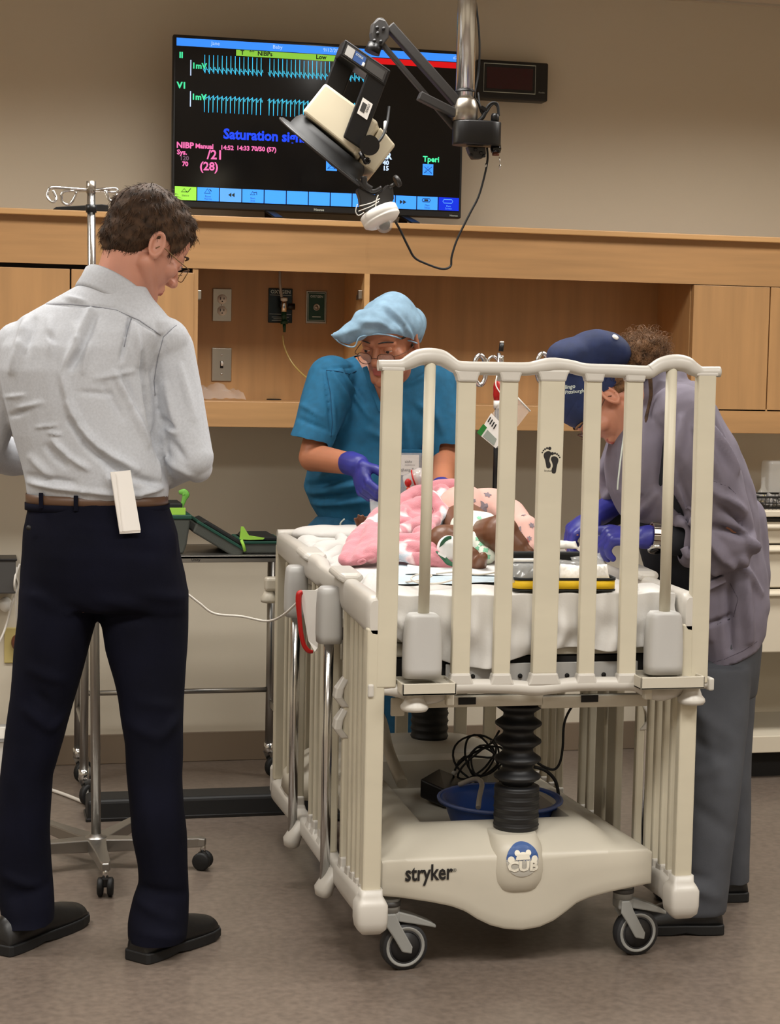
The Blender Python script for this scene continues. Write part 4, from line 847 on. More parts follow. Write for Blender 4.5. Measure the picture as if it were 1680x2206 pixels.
# lamp head: cream bevelled box behind, standing off along the arm
hd = lambda x, y, d: pt(x, y, YL + d)
hc = [(700, 176), (853, 312), (826, 372), (650, 238)]
m = MB()
front = [hd(652, 240, -.02), hd(765, 332, -.09), hd(806, 372, -.06), hd(852, 312, .04), hd(806, 270, .06), hd(700, 178, .0)]
q0, q1, q2, q3 = hd(650, 239, -.04), hd(752, 333, -.11), hd(812, 240, -.08), hd(702, 178, -.01)       # big near face
off = (hd(803, 371, .06) - q1) 
back = [p + off * 1.0 for p in (q0, q1, q2, q3)]
head_n = V((0.35, .55, -.28))
def boxq(a, b, c, d, off, name, mt, bev):
    m = MB(); m.add([a, b, c, d, a + off, b + off, c + off, d + off], [(0, 1, 2, 3), (4, 7, 6, 5), (0, 4, 5, 1), (1, 5, 6, 2), (2, 6, 7, 3), (3, 7, 4, 0)]); return m.build(name, mt, arm, bevel=bev, seg=3)
M['lampcream'] = mat('lamp_cream', (226, 216, 190), 0.22, coat=.4)
offv = hd(806, 372, .10) - hd(765, 333, -.05)
nearf = [hd(650, 240, -.06), hd(764, 332, -.06), hd(815, 262, -.05), hd(700, 177, -.05)]
ov = V((.05, .15, -.028))
boxq(*nearf, ov, 'lamp_housing', 'lampcream', .008)
rf = [hd(770, 352, .02), hd(812, 370, .05), hd(855, 314, .05), hd(812, 262, .02)]
m = MB(); m.loft([[hd(772, 350, -.012), hd(806, 373, -.012), hd(853, 312, -.012), hd(820, 272, -.012)], [hd(772, 350, -.012) + V((.0, .12, -.02)), hd(806, 373, -.012) + V((.0, .12, -.02)), hd(853, 312, -.012) + V((0, .12, -.02)), hd(820, 272, -.012) + V((0, .12, -.02))]], smooth=False); m.build('housing_end', 'lampcream', arm, bevel=.006)
MB().cyl(L_(796, 313, -.105), L_(796, 313, -.03), .027, n=24).build('pivot_knob', 'black', arm)
MB().tube([L_(838, 230, -.04), L_(834, 262, -.07), L_(826, 290, -.09), L_(812, 308, -.1), L_(798, 312, -.09)], .004, n=8, sub=5).build('lamp_cable', 'rubber', arm)
MB().tube([L_(830, 262, -.07), L_(829, 285, -.085)], .0048, n=8).build('cable_sleeve', 'bumper', arm)
MB().tube([L_(776, 328, -.08), L_(786, 346, -.09)], .0065, n=8).build('lock_lever', 'black', arm)
MB().lathe([(.0085, -.01), (.0095, .006), (.004, .008), (.004, .002), (.0001, .002)], L_(790, 347, -.09), (0, -1, 0), n=16).build('lever_nut', 'black_g', arm)
# black reflector: long shallow dish seen edge-on below the housing
ea, eb = L_(612, 248, -.05), L_(798, 402, -.05); ed = (eb - ea).normalized(); en = V((ed.z, 0, -ed.x)); en = en if en.z < 0 else -en
mid = (ea + eb) / 2; Rh = (eb - ea).length / 2
m = MB(); rings = []
for h, k in ((-.046, .74), (-.030, .80), (-.008, .82), (-.005, .985), (.001, 1.0), (.003, .985), (-.003, .90)):
    rings.append([mid + ed * math.cos(t) * Rh * k + (ray(705, 325).normalized() + en * -.05) * math.sin(t) * Rh * .8 * k + en * h + V((0, .06, 0)) for t in [2 * math.pi * i / 40 for i in range(40)]])
m.loft(rings); m.build('reflector_shroud', 'rubber', arm)
MB().tube([rings[4][i] + en * .0 for i in range(0, 40)], .0035, n=8, loop=True).build('reflector_rim', 'grey_arm', arm)
# bracket with the small white dome camera strapped below
m = MB(); m.tube([L_(784, 380, -.05), L_(786, 398, -.05), L_(800, 408, -.05)], .009, n=8, sub=4); m.build('bracket_arm', 'grey_arm', arm)
m = MB(); m.tube([L_(765, 388, -.05), L_(800, 412, -.05), L_(822, 404, -.05)], .006, n=8, sub=4); m.build('bracket_rod', 'grey_arm', arm)
o = L_(808, 430, -.05)
m = MB(); m.prism([(-.05, .022), (-.046, .03), (-.02, .018), (.0, .012), (.018, .024), (.035, .043), (.05, .032), (.053, .005), (.04, -.022), (.015, -.035), (-.02, -.04), (-.04, -.02), (-.042, .0)], o, (1, 0, 0), (0, 0, 1), -.03); m.build('bracket_plate', 'grey_arm', arm, bevel=.003)
MB().tube([L_(838, 404, -.06), L_(850, 396, -.06)], .005, n=8).build('knob_stem', 'grey_arm', arm)
kx = L_(856, 390, -.06); rk_ = V((.8, 0, .45)).normalized()
m = MB(); u_, v_, d_ = frame_of(rk_)
m.loft([[kx + d_ * h + (u_ * math.cos(t) + v_ * math.sin(t)) * (.017 - .0015 * (i % 2)) * k for i, t in enumerate([2 * math.pi * i / 24 for i in range(24)])] for h, k in ((-.006, .9), (-.004, 1), (.004, 1), (.006, .85))]); m.build('knurled_knob', 'grey_arm', arm)
for pts_ in ([(774, 444), (800, 437), (818, 428)], [(772, 455), (798, 445), (816, 434)], [(808, 455), (811, 430), (815, 420)], [(770, 440), (766, 455), (772, 464), (784, 458)]):
    MB().tube([L_(x, y, -.09) for x, y in pts_], .0014, n=6, sub=5).build('zip_tie', 'white', arm)
dc = thing('dome_camera', 'small white dome camera strapped under the black lamp bracket', 'camera', L_(822, 470, -.06))
cax = (L_(828, 484, -.06) - L_(818, 460, -.06)).normalized() + V((0, -.25, 0)); cax.normalize()
cc = L_(819, 466, -.06)
m = MB(); m.lathe([(.0001, -.018), (.048, -.018), (.053, -.014), (.053, .004), (.0515, .006), (.053, .008), (.052, .013), (.040, .022), (.028, .025), (.0001, .025)], cc, cax, n=36); m.build('camera_body', 'white', dc)
MB().ell(cc + cax * .026, .016, nu=18, nv=10).build('lens_unit', 'black', dc)
MB().ell(cc + cax * .024, (.024, .024, .024), nu=24, nv=14).build('dome', 'clear', dc)
cb = [L_(852, 478, -.06), L_(862, 496, -.05), L_(880, 533, -.04), L_(893, 555, -.03), L_(915, 567, -.02), L_(950, 579, -.01), L_(970, 574, 0), L_(973, 552, 0), L_(985, 515, 0), L_(1012, 460, 0), L_(1030, 425, 0), L_(1042, 385, 0), L_(1050, 345, 0), L_(1049, 318, 0)]
MB().tube(cb, .0032, n=8, sub=6).build('camera_cable', 'rubber', label='long black cable looping from the dome camera up to the ceiling arm', cat='cable')
# ------------------------------------------------------------------ IV pole, far left
p0 = ptz(207, 1822, .055); ix, iy = p0.x, p0.y
iv = thing('iv_pole', 'chrome pole with hooked top on five wheeled legs behind the standing man', 'pole', (ix, iy, 0))
IP = lambda x, y, d=0.0: pt(x, y, iy + d)
ztop = IP(195, 395).z; xt_ = IP(196, 400).x
base_p = V((ix, iy, .075)); top_p = V((xt_, iy, ztop))
dirp = (top_p - base_p)
MB().cyl(base_p, base_p + dirp * .62, .0135, n=20).build('lower_tube', 'steel_d', iv)
MB().cyl(base_p + dirp * .6, top_p, .0108, n=20).build('upper_tube', 'chrome', iv)
k = (IP(197, 458).z - .075) / (ztop - .075); k2 = (IP(197, 441).z - .075) / (ztop - .075)
MB().cyl(base_p + dirp * k, base_p + dirp * k2, .0145, n=20).build('grip_collar', 'black', iv)
MB().cyl(base_p + dirp * .985, top_p + dirp * .003, .0125, n=18).build('top_sleeve', 'steel', iv)
for k_, pts_ in enumerate((((192, 409, 0), (150, 406, -.02), (112, 404, -.03), (104, 412, -.035), (102, 424, -.04), (110, 434, -.05), (118, 434, -.055), (121, 426, -.05), (114, 410, -.045)),
              ((192, 411, 0), (160, 411, .05), (140, 412, .06), (132, 420, .06), (134, 434, .06), (145, 441, .06), (154, 436, .06), (162, 422, .06), (164, 414, .06)),
              ((198, 409, 0), (226, 407, .04), (248, 406, .05), (253, 411, .05), (246, 414, .05), (230, 412, .05)),
              ((198, 411, 0), (222, 411, -.05), (228, 414, -.06), (234, 428, -.06), (240, 433, -.06), (248, 428, -.06), (252, 418, -.05)))):
    MB().tube([IP(*q) for q in pts_], .0036, n=8, sub=5).build('hook_arm', 'chrome', iv)
MB().lathe([(.034, .045), (.04, .062), (.038, .078), (.02, .084), (.0135, .09)], (ix, iy, 0), n=24).build('base_hub', 'steel_d', iv)
legs = [ptz(245, 1890, .10), ptz(420, 1838, .10)]
hubp = V((ix, iy, 0))
angs = [-1.555 + i * 2 * math.pi / 5 for i in range(5)]
for an in angs:
    d = V((math.cos(an), math.sin(an), 0)); n = V((-d.y, d.x, 0)); e = hubp + d * .30
    m = MB(); m.loft([[hubp + d * q + n * sx * w_ + V((0, 0, z_ + sz * h_)) for sx, sz in ((-1, -1), (1, -1), (1, 1), (-1, 1))] for q, w_, z_, h_ in ((.02, .026, .062, .018), (.14, .019, .068, .016), (.29, .014, .078, .013), (.308, .009, .078, .010))], smooth=False); m.build('base_leg', 'steel_d', iv, bevel=.003)
    MB().cyl(e + V((0, 0, .078)), e + V((0, 0, .045)), .008, n=12).build('caster_stem', 'chrome', iv)
    t = bpy.data.objects.new('caster', None); COL.objects.link(t); t.parent = iv; t.matrix_parent_inverse = WM[iv].inverted(); WM[t] = Matrix.Identity(4)
    ca = an + 1.4; ad = V((math.cos(ca), math.sin(ca), 0))
    for s in (-1, 1): MB().lathe([(.0001, -.007), (.018, -.007), (.025, -.004), (.025, .006), (.02, .009), (.0001, .009)], e + ad * s * .012 + V((0, 0, .0255)), ad * s, n=20).build('wheel', 'rubber', t)
    MB().box(e + V((0, 0, .038)), (.02, .02, .026)).build('fork', 'black', t, bevel=.004)
# ------------------------------------------------------------------ steel instrument cart
XC0, XC1, YC0, YC1 = .315, 1.005, 5.66, 6.03
zct = pt(450, 1197, YC0).z
ct = thing('instrument_cart', 'stainless steel instrument table on casters against the wall behind the pole', 'cart', ((XC0 + XC1) / 2, (YC0 + YC1) / 2, 0))
m = MB(); m.b2((XC0, YC0, zct - .012), (XC1, YC1, zct)); m.build('table_top', 'steel_d', ct, bevel=.003)
for a, b in (((XC0, YC0, zct - .022), (XC1, YC0 + .006, zct)), ((XC0, YC1 - .006, zct - .022), (XC1, YC1, zct)), ((XC0, YC0, zct - .022), (XC0 + .006, YC1, zct)), ((XC1 - .006, YC0, zct - .022), (XC1, YC1, zct))): MB().b2(a, b).build('apron', 'steel_d', ct, bevel=.002)
for x_ in (XC0 + .025, XC1 - .025):
    for y_ in (YC0 + .025, YC1 - .025):
        MB().cyl((x_, y_, .11), (x_, y_, zct - .012), .0135, n=16).build('leg', 'steel_d', ct)
        MB().cyl((x_, y_, .085), (x_, y_, .118), .0165, n=14).build('leg_collar', 'chrome', ct)
        t = bpy.data.objects.new('caster', None); COL.objects.link(t); t.parent = ct; t.matrix_parent_inverse = WM[ct].inverted(); WM[t] = Matrix.Identity(4)
        ad = V((.5, -.85, 0)).normalized(); cw = V((x_ + .02, y_ - .0, .037))
        MB().lathe([(.024, -.011), (.034, -.011), (.037, -.007), (.037, .007), (.034, .011), (.024, .011)], cw, ad, n=22, caps=False).build('tyre', 'rubber', t)
        MB().lathe([(.0001, -.009), (.026, -.009), (.026, .009), (.0001, .009)], cw, ad, n=18).build('hub', 'bumper', t)
        for s in (-1, 1): m = MB(); m.loft([[cw + ad * (s * .015 + q * .002) + V((dx, 0, dz)) for dx, dz, q in ((-.03 + k_, .05, 0), (.006 + k_, .05, 0), (.006 - k_, -.004, 0), (-.006 - k_, -.004, 0))] for k_ in (0, .0005)], smooth=False); m.build('fork_cheek', 'chrome', t, solid=.003)
zr = pt(450, 1488, YC1 - .025).z
MB().cyl((XC0 + .025, YC1 - .025, zr), (XC1 - .025, YC1 - .025, zr), .009, n=14).build('rear_rail', 'steel_d', ct)
MB().cyl((XC0 + .025, YC0 + .025, zr - .05), (XC0 + .025, YC1 - .025, zr - .05), .009, n=14).build('side_rail', 'steel_d', ct)
MB().bar((XC1 - .025, YC1 - .025, zr - .045), (XC1 - .025, YC0 + .025, zr - .045), .006, .022).build('side_brace', 'steel_d', ct)
m = MB(); put_text(m, 'Unity', .013, (pt(412, 1210, YC0).x, YC0 - .0008, zct - .017), (1, 0, 0), (0, 0, 1), .0002); m.build('lettering', 'ink', ct)
# airway cases lying on the cart
M['casegrey'] = mat('case_grey', (66, 68, 62), 0.8, bump=(300, .3, .002)); M['casegreen'] = mat('case_green', (14, 66, 52), 0.6); M['casedark'] = mat('case_inside', (14, 16, 14), 0.7)
KP = lambda x, y, d=0.0: pt(x, y, YC0 + .13 + d)
cs = thing('open_airway_case', 'open folding green and grey medical case unfolded on the steel table', 'case', (KP(500, 1190).x, YC0 + .17, zct))
def case_half(c, ex, ez, lx, lz, dep, ny, name):
    # c: lower corner, ex: long edge direction, ez: up of the half
    m = MB(); y0, y1 = ny
    out = [(0, 0), (lx, 0), (lx + .004, lz * .6), (lx, lz), (0, lz), (-.004, lz * .6)]
    m.prism(out, c + V((0, y1 - c.y, 0)), ex, ez, (y1 - y0)); m.build(name, 'casegrey', cs, bevel=.006, seg=3)
    m = MB(); m.prism([(-.006, lz * .78), (lx + .006, lz * .78), (lx + .006, lz), (-.006, lz)], c + V((0, y1 - c.y + .004, 0)), ex, ez, (y1 - y0) + .008); m.build('zip_band', 'casegreen', cs, bevel=.002)
    m = MB(); m.prism([(.01, lz), (lx - .01, lz), (lx - .02, lz + .012), (.02, lz + .012)], c + V((0, y1 - c.y - .01, 0)), ex, ez, (y1 - y0) - .02); m.build('lining', 'casedark', cs, bevel=.003)
ny = (YC0 + .05, YC0 + .28)
c_ = KP(400, 1136); c_.z = KP(400, 1134).z; d_ = (KP(505, 1186) - KP(408, 1128)); d_.y = 0; L2 = d_.length; d_.normalize(); up_ = V((-d_.z, 0, d_.x))
c_ = KP(409, 1142); c_.y = ny[0]; c_.z = max(c_.z, zct + .055)
case_half(c_, d_, up_, L2, .042, 0, ny, 'case_flap')
c2 = KP(516, 1186); c2.y = ny[0]; c2.z = zct + .001
case_half(c2, V((1, 0, 0)), V((0, 0, 1)), KP(601, 1186).x - c2.x, .04, 0, ny, 'case_lid')
m = MB(); m.prism([(0, .0), (.03, -.002), (.075, -.001), (.08, .004), (.03, .012), (.012, .04), (.004, .04)], V((c2.x - .012, ny[0] - .004, zct + .047)), (1, 0, 0), (0, 0, 1), -.01); m.build('lime_flap', 'green_l', cs)
m = MB(); m.tube([V((c2.x - .008, ny[0] - .01, zct + .045)), V((c2.x - .002, ny[0] - .016, zct + .03)), V((c2.x + .004, ny[0] - .016, zct + .01))], .005, n=8); m.build('zip_pull', 'green_l', cs)
bp0, bp1 = KP(340, 1190), KP(404, 1190)
bg = thing('airway_bag', 'upright dark green and grey pouch with lime lining on the steel table', 'pouch', ((bp0.x + bp1.x) / 2, YC0 + .16, zct))
hz = KP(390, 1113).z
m = MB(); m.loft([[V((x_, y_, z_)) for x_, y_ in ((bp0.x, ny[0]), (bp1.x - .012 + k_, ny[0]), (bp1.x - .012 + k_, ny[1]), (bp0.x, ny[1]))] for z_, k_ in ((zct + .001, -.01), (zct + .03, 0), (hz, .012))], smooth=False); m.build('pouch_body', 'casegrey', bg, bevel=.006)
MB().b2((bp0.x - .003, ny[0] - .003, hz - .002), (bp1.x + .004, ny[1] + .003, hz + .012)).build('zip_band', 'casegreen', bg, bevel=.003)
m = MB(); m.loft([[V((x_, y_, hz + .012 + z_)) for x_, y_ in ((bp0.x, ny[0] + .01), (bp1.x - .016, ny[0] + .01), (bp1.x - .016, ny[0] + .014), (bp0.x, ny[0] + .014))] for z_, in ((0,), (.022,))], smooth=False); m.build('lime_lining', 'green_l', bg)
MB().b2((bp0.x, ny[0] + .06, hz + .012), (bp1.x - .02, ny[0] + .2, hz + .045)).build('inner_pocket', 'casedark', bg, bevel=.004)
M['greenclear'] = mat('clear_green', (120, 190, 80), 0.2, alpha=.75)
m = MB(); m.tube([KP(386, 1108), KP(392, 1090), KP(397, 1075), KP(400, 1066), KP(395, 1060), KP(385, 1061)], [.009, .006, .008, .013, .011, .005], n=8, sub=4, flat=(1, .35)); m.build('mask_strap', 'greenclear', bg)
# low black bar on the floor
ba, bb = ptz(100, 1763, 0), ptz(640, 1763, 0)
y_ = (ptz(450, 1762, 0)).y
fb = thing('floor_bar', 'long low black padded bar lying on the floor between pole and crib', 'bar', ((ba.x + bb.x) / 2, y_ + .06, 0))
MB().b2((ba.x + .12, y_, 0.0), (bb.x + .05, y_ + .12, pt(450, 1716, y_).z)).build('bar_body', 'rubber', fb, bevel=.012, seg=3)
MB().b2((ba.x + .115, y_ - .002, 0.0), (bb.x + .055, y_ + .122, .012)).build('bar_skirt', 'black', fb, bevel=.003)
# ------------------------------------------------------------------ crib attachments: drip stand at the head end, white and red wedge, cords
yh = YR + .08
ds = thing('crib_drip_stand', 'short black and chrome drip stand with round hooks on the head end of the crib', 'stand', (pt(1070, 1060, yh).x, yh, .6))
D = lambda x, y, d=0: pt(x, y, yh + d)
MB().cyl(D(1064, 1120), D(1071, 872), .0075, n=14).build('lower_rod', 'black', ds)
MB().cyl(D(1064, 1180), D(1064, 1115), .012, n=14).build('rod_mount', 'steel', ds)
MB().cyl(D(1071, 880), D(1075, 760), .0055, n=14).build('upper_rod', 'chrome', ds)
MB().tube([D(1074, 778), D(1064, 768), D(1054, 772), D(1050, 782)], .0045, n=8, sub=5).build('clip_arm', 'chrome', ds)
MB().lathe([(.007, 0), (.0095, .004), (.0095, .018), (.007, .02)], D(1079, 780), n=16).build('collar', 'chrome', ds)
MB().cyl(D(1079, 757), D(1081, 739), .0072, n=16).build('black_tip', 'black', ds); MB().cyl(D(1081, 739), D(1081, 735), .0062, n=16).build('tip_cap', 'white', ds)
MB().lathe([(.004, .03), (.010, .025), (.0125, .012), (.012, 0), (.0125, -.012), (.010, -.026), (.004, -.032)], D(1071, 842), n=18).build('red_grip', 'red', ds)
MB().cyl(D(1070, 863), D(1070, 880), .01, n=14).build('white_sleeve', 'white', ds)
for (x, y), sgn in (((1034, 797), -1), ((1169, 793), 1)):
    m = MB(); m.tube([D(x + 13 * math.cos(t), y + 32 * math.sin(t)) for t in [i * .5236 for i in range(12)]], .0075, n=10, loop=True, sub=3); m.build('hook_ring', 'chrome', ds)
    m = MB(); m.tube([D(x - 13 * sgn, y), D((x + 1075) / 2, 796), D(1073, 800)], .006, n=10, sub=5); m.build('hook_arm', 'chrome', ds)
# clear bag with the green label hanging from it
bgp = thing('fluid_bag', 'clear plastic pouch with a green and white label hanging on the drip stand', 'bag', D(1085, 950, -.03))
def bagq(cs_, th, name, mt, d):
    m = MB(); n = len(cs_); f = [D(x, y, d) for x, y in cs_]; b = [D(x, y, d + th) for x, y in cs_]
    m.loft([f, b], smooth=False); return m.build(name, mt, bgp, bevel=.001)
bagq([(1030, 935), (1076, 968), (1142, 884), (1098, 838)], .014, 'pouch', 'clear2', -.03)
bagq([(1030, 935), (1068, 966), (1096, 930), (1058, 890)], .001, 'label_sheet', 'paper', -.032)
M['greens'] = mat('label_green', (30, 120, 40), .6)
bagq([(1027, 932), (1036, 940), (1049, 921), (1041, 913)], .001, 'label_stripe', 'greens', -.0335)
M['greyprint'] = mat('grey_print', (150, 158, 148), .7)
bagq([(1040, 940), (1064, 960), (1070, 946), (1050, 926)], .001, 'label_print', 'greyprint', -.0335)
for k_ in range(4): bagq([(1056 + k_ * 4, 898 + k_ * 5), (1058 + k_ * 4, 900 + k_ * 5), (1052 + k_ * 4, 910 + k_ * 5), (1050 + k_ * 4, 908 + k_ * 5)], .0006, 'label_line', 'ink', -.0335)
MB().tube([D(1097, 838, -.03), D(1142, 886, -.03)], .003, n=6).build('seal_strip', 'white', bgp)
MB().tube([D(1070, 810, -.01), D(1068, 830, -.02), D(1080, 850, -.03)], .002, n=6, sub=4).build('hanging_loop', 'white', bgp)
# white board with red edging tucked behind the near bumper
wx = XA - .055
wp = thing('red_edged_panel', 'white plastic flap with a curled red edge hanging on the left rail', 'panel', (wx, 4.35, .6))
X_ = lambda x, y: ptx(x, y, wx)
m = MB(); f = [pt(645, 1272, 4.42), pt(688, 1272, 4.36), pt(690, 1330, 4.36), pt(684, 1396, 4.36), pt(678, 1404, 4.36), pt(664, 1380, 4.4), pt(655, 1320, 4.42)]
m.loft([f, [p + V((.004, .004, 0)) for p in f]], smooth=False); m.build('white_flap', 'white', wp)
m = MB(); m.tube([pt(x, y, 4.415) for x, y in ((651, 1276), (644, 1280), (643, 1300), (645, 1330), (648, 1360), (654, 1388), (664, 1402), (674, 1404))], [.006, .0075, .0075, .006, .006, .006, .006, .004], n=10, sub=5); m.build('red_edge', 'red', wp)
MB().tube([pt(402, 1278, 4.75), pt(430, 1300, 4.75), pt(462, 1322, 4.75), pt(520, 1328, 4.75), pt(575, 1338, 4.72), pt(610, 1325, 4.6), pt(650, 1290, 4.5), pt(690, 1268, 4.45)], .0032, n=8, sub=6).build('pale_tubing', 'cord', label='thin pale tubing running from the standing man to the left crib rail', cat='tubing')
# ------------------------------------------------------------------ under the crib: basin, cables, pump
pb_ = pt(1077, 1720, YB0 + .35)
bs = thing('blue_basin', 'round blue plastic basin with a wide rim in the crib base', 'basin', (pb_.x, pb_.y, .25))
zr_ = pt(1077, 1722, YB0 + .35).z; rb = .158
MB().lathe([(.0001, -.085), (.105, -.085), (.115, -.08), (.140, -.012), (.145, -.002), (rb - .008, 0), (rb, -.003), (rb, .002), (rb - .008, .005), (.143, .004), (.134, -.008), (.110, -.074), (.0001, -.078)], (pb_.x, pb_.y, zr_), n=48).build('bowl', 'blue_b', bs)
M['blue_r'] = mat('blue_rim', (92, 108, 160), .4)
MB().tube([(pb_.x + rb * .985 * math.cos(t), pb_.y + rb * .985 * math.sin(t), zr_ + .003) for t in [i * 2 * math.pi / 40 for i in range(40)]], .0042, n=8, loop=True).build('rim_edge', 'blue_r', bs)
MB().tube([pt(x, y, pb_.y + d) for x, y, d in ((1030, 1740, -.09), (1033, 1715, -.05), (1038, 1690, .0), (1030, 1679, .05), (1015, 1680, .09), (990, 1690, .13))], .0065, n=10, sub=5).build('grey_tube', 'greyhose', label='grey tube bent over the rim of the blue basin', cat='tube')
pm = thing('foot_pump', 'small black pedal unit on the crib base behind the basin', 'pedal', pt(950, 1690, YB0 + .62))
m = MB(); m.loft([[pt(905, 1678, YB0 + .62), pt(945, 1655, YB0 + .74), pt(1010, 1682, YB0 + .7), pt(960, 1702, YB0 + .55)], [p - V((0, 0, .05)) for p in (pt(905, 1678, YB0 + .62), pt(945, 1655, YB0 + .74), pt(1010, 1682, YB0 + .7), pt(960, 1702, YB0 + .55))]], smooth=False); m.build('pedal_body', 'black', pm, bevel=.005)
MB().cyl(pt(975, 1668, YB0 + .66), pt(982, 1662, YB0 + .66), .006, n=10).build('cable_gland', 'bumper', pm)
rg = random.Random(11); cpts = []
cc = pt(1040, 1640, YB0 + .66)
for i in range(60):
    t = i / 60 * 2 * math.pi * 6.3; r_ = .05 + .016 * math.sin(i * .37) + .006 * math.sin(i * 1.3)
    cpts.append(cc + V((math.cos(t + .5 * math.sin(t * .31)) * r_ * (1.0 + .35 * math.sin(t * .43)), math.sin(t * .7 + 1) * .05, math.sin(t) * r_)))
cpts = [pt(978, 1665, YB0 + .66), pt(1000, 1630, YB0 + .66)] + cpts + [pt(1060, 1600, YB0 + .6), pt(1075, 1575, YB0 + .5)]
MB().tube(cpts, .003, n=6, sub=3).build('cable_bundle', 'rubber', label='tangled black cable bundled behind the basin under the crib', cat='cable')
MB().tube([pt(x, y, YB0 + .5) for x, y in ((1256, 1495), (1230, 1525), (1215, 1560), (1212, 1610), (1205, 1645), (1190, 1658), (1160, 1645), (1140, 1625))], .0035, n=8, sub=5).build('power_cable', 'rubber', label='black cable hanging down from the crib deck on the right', cat='cable')
MB().tube([pt(x, y, YB0 + .42) for x, y in ((1150, 1652), (1175, 1660), (1195, 1680), (1202, 1705), (1203, 1725))], .0045, n=8, sub=5).build('power_cable', 'rubber', label='short thick black cable dropping into the right side of the basin', cat='cable')
# ------------------------------------------------------------------ people
CR = V((math.cos(YAW), -math.sin(YAW), 0)); CA = V((math.sin(YAW), math.cos(YAW), 0))     # right of the room view, away
def cdir(r, a, u): return (CR * r + CA * a + V((0, 0, u))).normalized()
def se(c, rx, ry, n=28, e=.85, rot=0.0):      # super-ellipse ring in the horizontal plane
    out = []
    for k in range(n):
        t = 2 * math.pi * k / n; x = abs(math.cos(t)) ** e * math.copysign(rx, math.cos(t)); y = abs(math.sin(t)) ** e * math.copysign(ry, math.sin(t))
        out.append(c + V((x * math.cos(rot) - y * math.sin(rot), x * math.sin(rot) + y * math.cos(rot), 0)))
    return out
def rows(mb, data, Y=None, grow=0.0, e=.85, rot=-YAW):
    rings = []
    for d in data:
        y, xl, xr, ry = d[:4]; Yc = d[4] if len(d) > 4 else Y
        a, b = pt(xl, y, Yc), pt(xr, y, Yc); rings.append(se((a + b) / 2, (b - a).length / 2 + grow, ry + grow, e=e, rot=rot))
    if len(rings) > 1 and rings[0][0].z > rings[-1][0].z: pass
    return mb.loft(rings)
def limb(mb, pts_, rs, grow=0.0):
    for i in range(len(pts_) - 1): mb.cap(pts_[i], pts_[i + 1], rs[i] + grow, rs[i + 1] + grow, n=18)
    return mb
def head(mb, c, R, s=1.0, neck=None, jaw=1.0, nose=1.0, age=0):
    T = lambda x, y, z: c + R @ (V((x, y, z)) * s); q = lambda r: r * s
    mb.ell(T(0, -.014, .030), (q(.075), q(.097), q(.087)), R, 32, 20)
    mb.ell(T(0, .028, -.025), (q(.063), q(.062), q(.083)), R, 28, 18)
    mb.ell(T(0, .052, .034), (q(.058), q(.040), q(.046)), R, 24, 16)
    for sx in (-1, 1):
        mb.cap(T(sx * .056, -.006, -.050), T(sx * .022, .066, -.100), q(.022 * jaw), q(.019))
        mb.cap(T(sx * .012, .088, .017), T(sx * .046, .068, .012), q(.0105), q(.009))
        mb.ell(T(sx * .044, .057, -.026), (q(.024), q(.022), q(.022)), R)
        mb.ell(T(sx * .032, .071, -.002), (q(.0165), q(.0165), q(.0125)), R)
        mb.ell(T(sx * .0125 * nose, .100, -.038), (q(.0085), q(.010), q(.0075)), R)
        er = R @ Matrix.Rotation(sx * -.35, 3, 'Z') @ Matrix.Rotation(.15, 3, 'X')
        o = c + R @ (V((sx * .079, -.012, -.008)) * s)
        n_ = 22; loop = [o + er @ (V((sx * .004, math.cos(t) * .0155 - .002, math.sin(t) * (.029 if math.sin(t) > 0 else .026))) * s) for t in [2 * math.pi * k / n_ for k in range(n_)]]
        mb.tube(loop, q(.0045), n=8, loop=True); mb.ell(o - er @ (V((sx * .003, -.002, .002)) * s), (q(.0055), q(.013), q(.024)), er); mb.ell(o + er @ (V((0, .004, -.024)) * s), (q(.006), q(.008), q(.009)), er)
    mb.ell(T(0, .082, -.104), (q(.020), q(.017), q(.016)), R)
    mb.cap(T(0, .085, .008), T(0, .109, -.034), q(.0085), q(.0115 * nose)); mb.ell(T(0, .108, -.036), (q(.0125 * nose), q(.011), q(.0105)), R)
    mb.ell(T(0, .074, -.068), (q(.028), q(.018), q(.022)), R)
    mb.cap(T(-.017, .086, -.064), T(.017, .086, -.064), q(.0058)); mb.cap(T(-.015, .0865, -.0745), T(.015, .0865, -.0745), q(.0065))
    if neck is not None: mb.cap(T(0, -.028, -.045), neck[0], q(.055), neck[1], n=24)
    return T
def face_bits(body, T, R, c, s, brow_mat, iris=True, lidmat=None, lids=.4):
    for sx in (-1, 1):
        MB().ell(T(sx * .032, .0765, -.002), .0128 * s, R, 18, 12).build('eye', 'eyewhite', body)
        d = V((sx * .002, .0126, -.003)).normalized() * .0112
        MB().ell(T(sx * .032 + d.x, .0765 + d.y, -.002 + d.z), .0052 * s, R, 12, 8).build('iris', 'ink', body)
        m = MB()
        for up, a0 in ((1, lids), (-1, .1)):   # eyelids: shells over the eyeball
            ringsl = []
            for i in range(7):
                el = up * (a0 * 0 + (.0 if up > 0 else .24) + (1.35) * i / 6); ring = []
                for j in range(13):
                    az = -1.25 + 2.5 * j / 12; ring.append(T(sx * .032 + math.sin(az) * math.cos(el) * .0139, .0765 + math.cos(az) * math.cos(el) * .0139, -.002 + math.sin(el) * .0139))
                ringsl.append(ring)
            m.loft(ringsl, caps=False, closed=False)
        m.build('eyelids', lidmat, body, solid=.0012)
        m = MB(); m.tube([T(sx * .013, .0990, .0235), T(sx * .024, .0965, .0260), T(sx * .036, .089, .0255), T(sx * .049, .074, .0195)], [.0022, .0036, .0036, .002], n=8, sub=5, flat=(1, .6)); m.build('eyebrow', brow_mat, body)
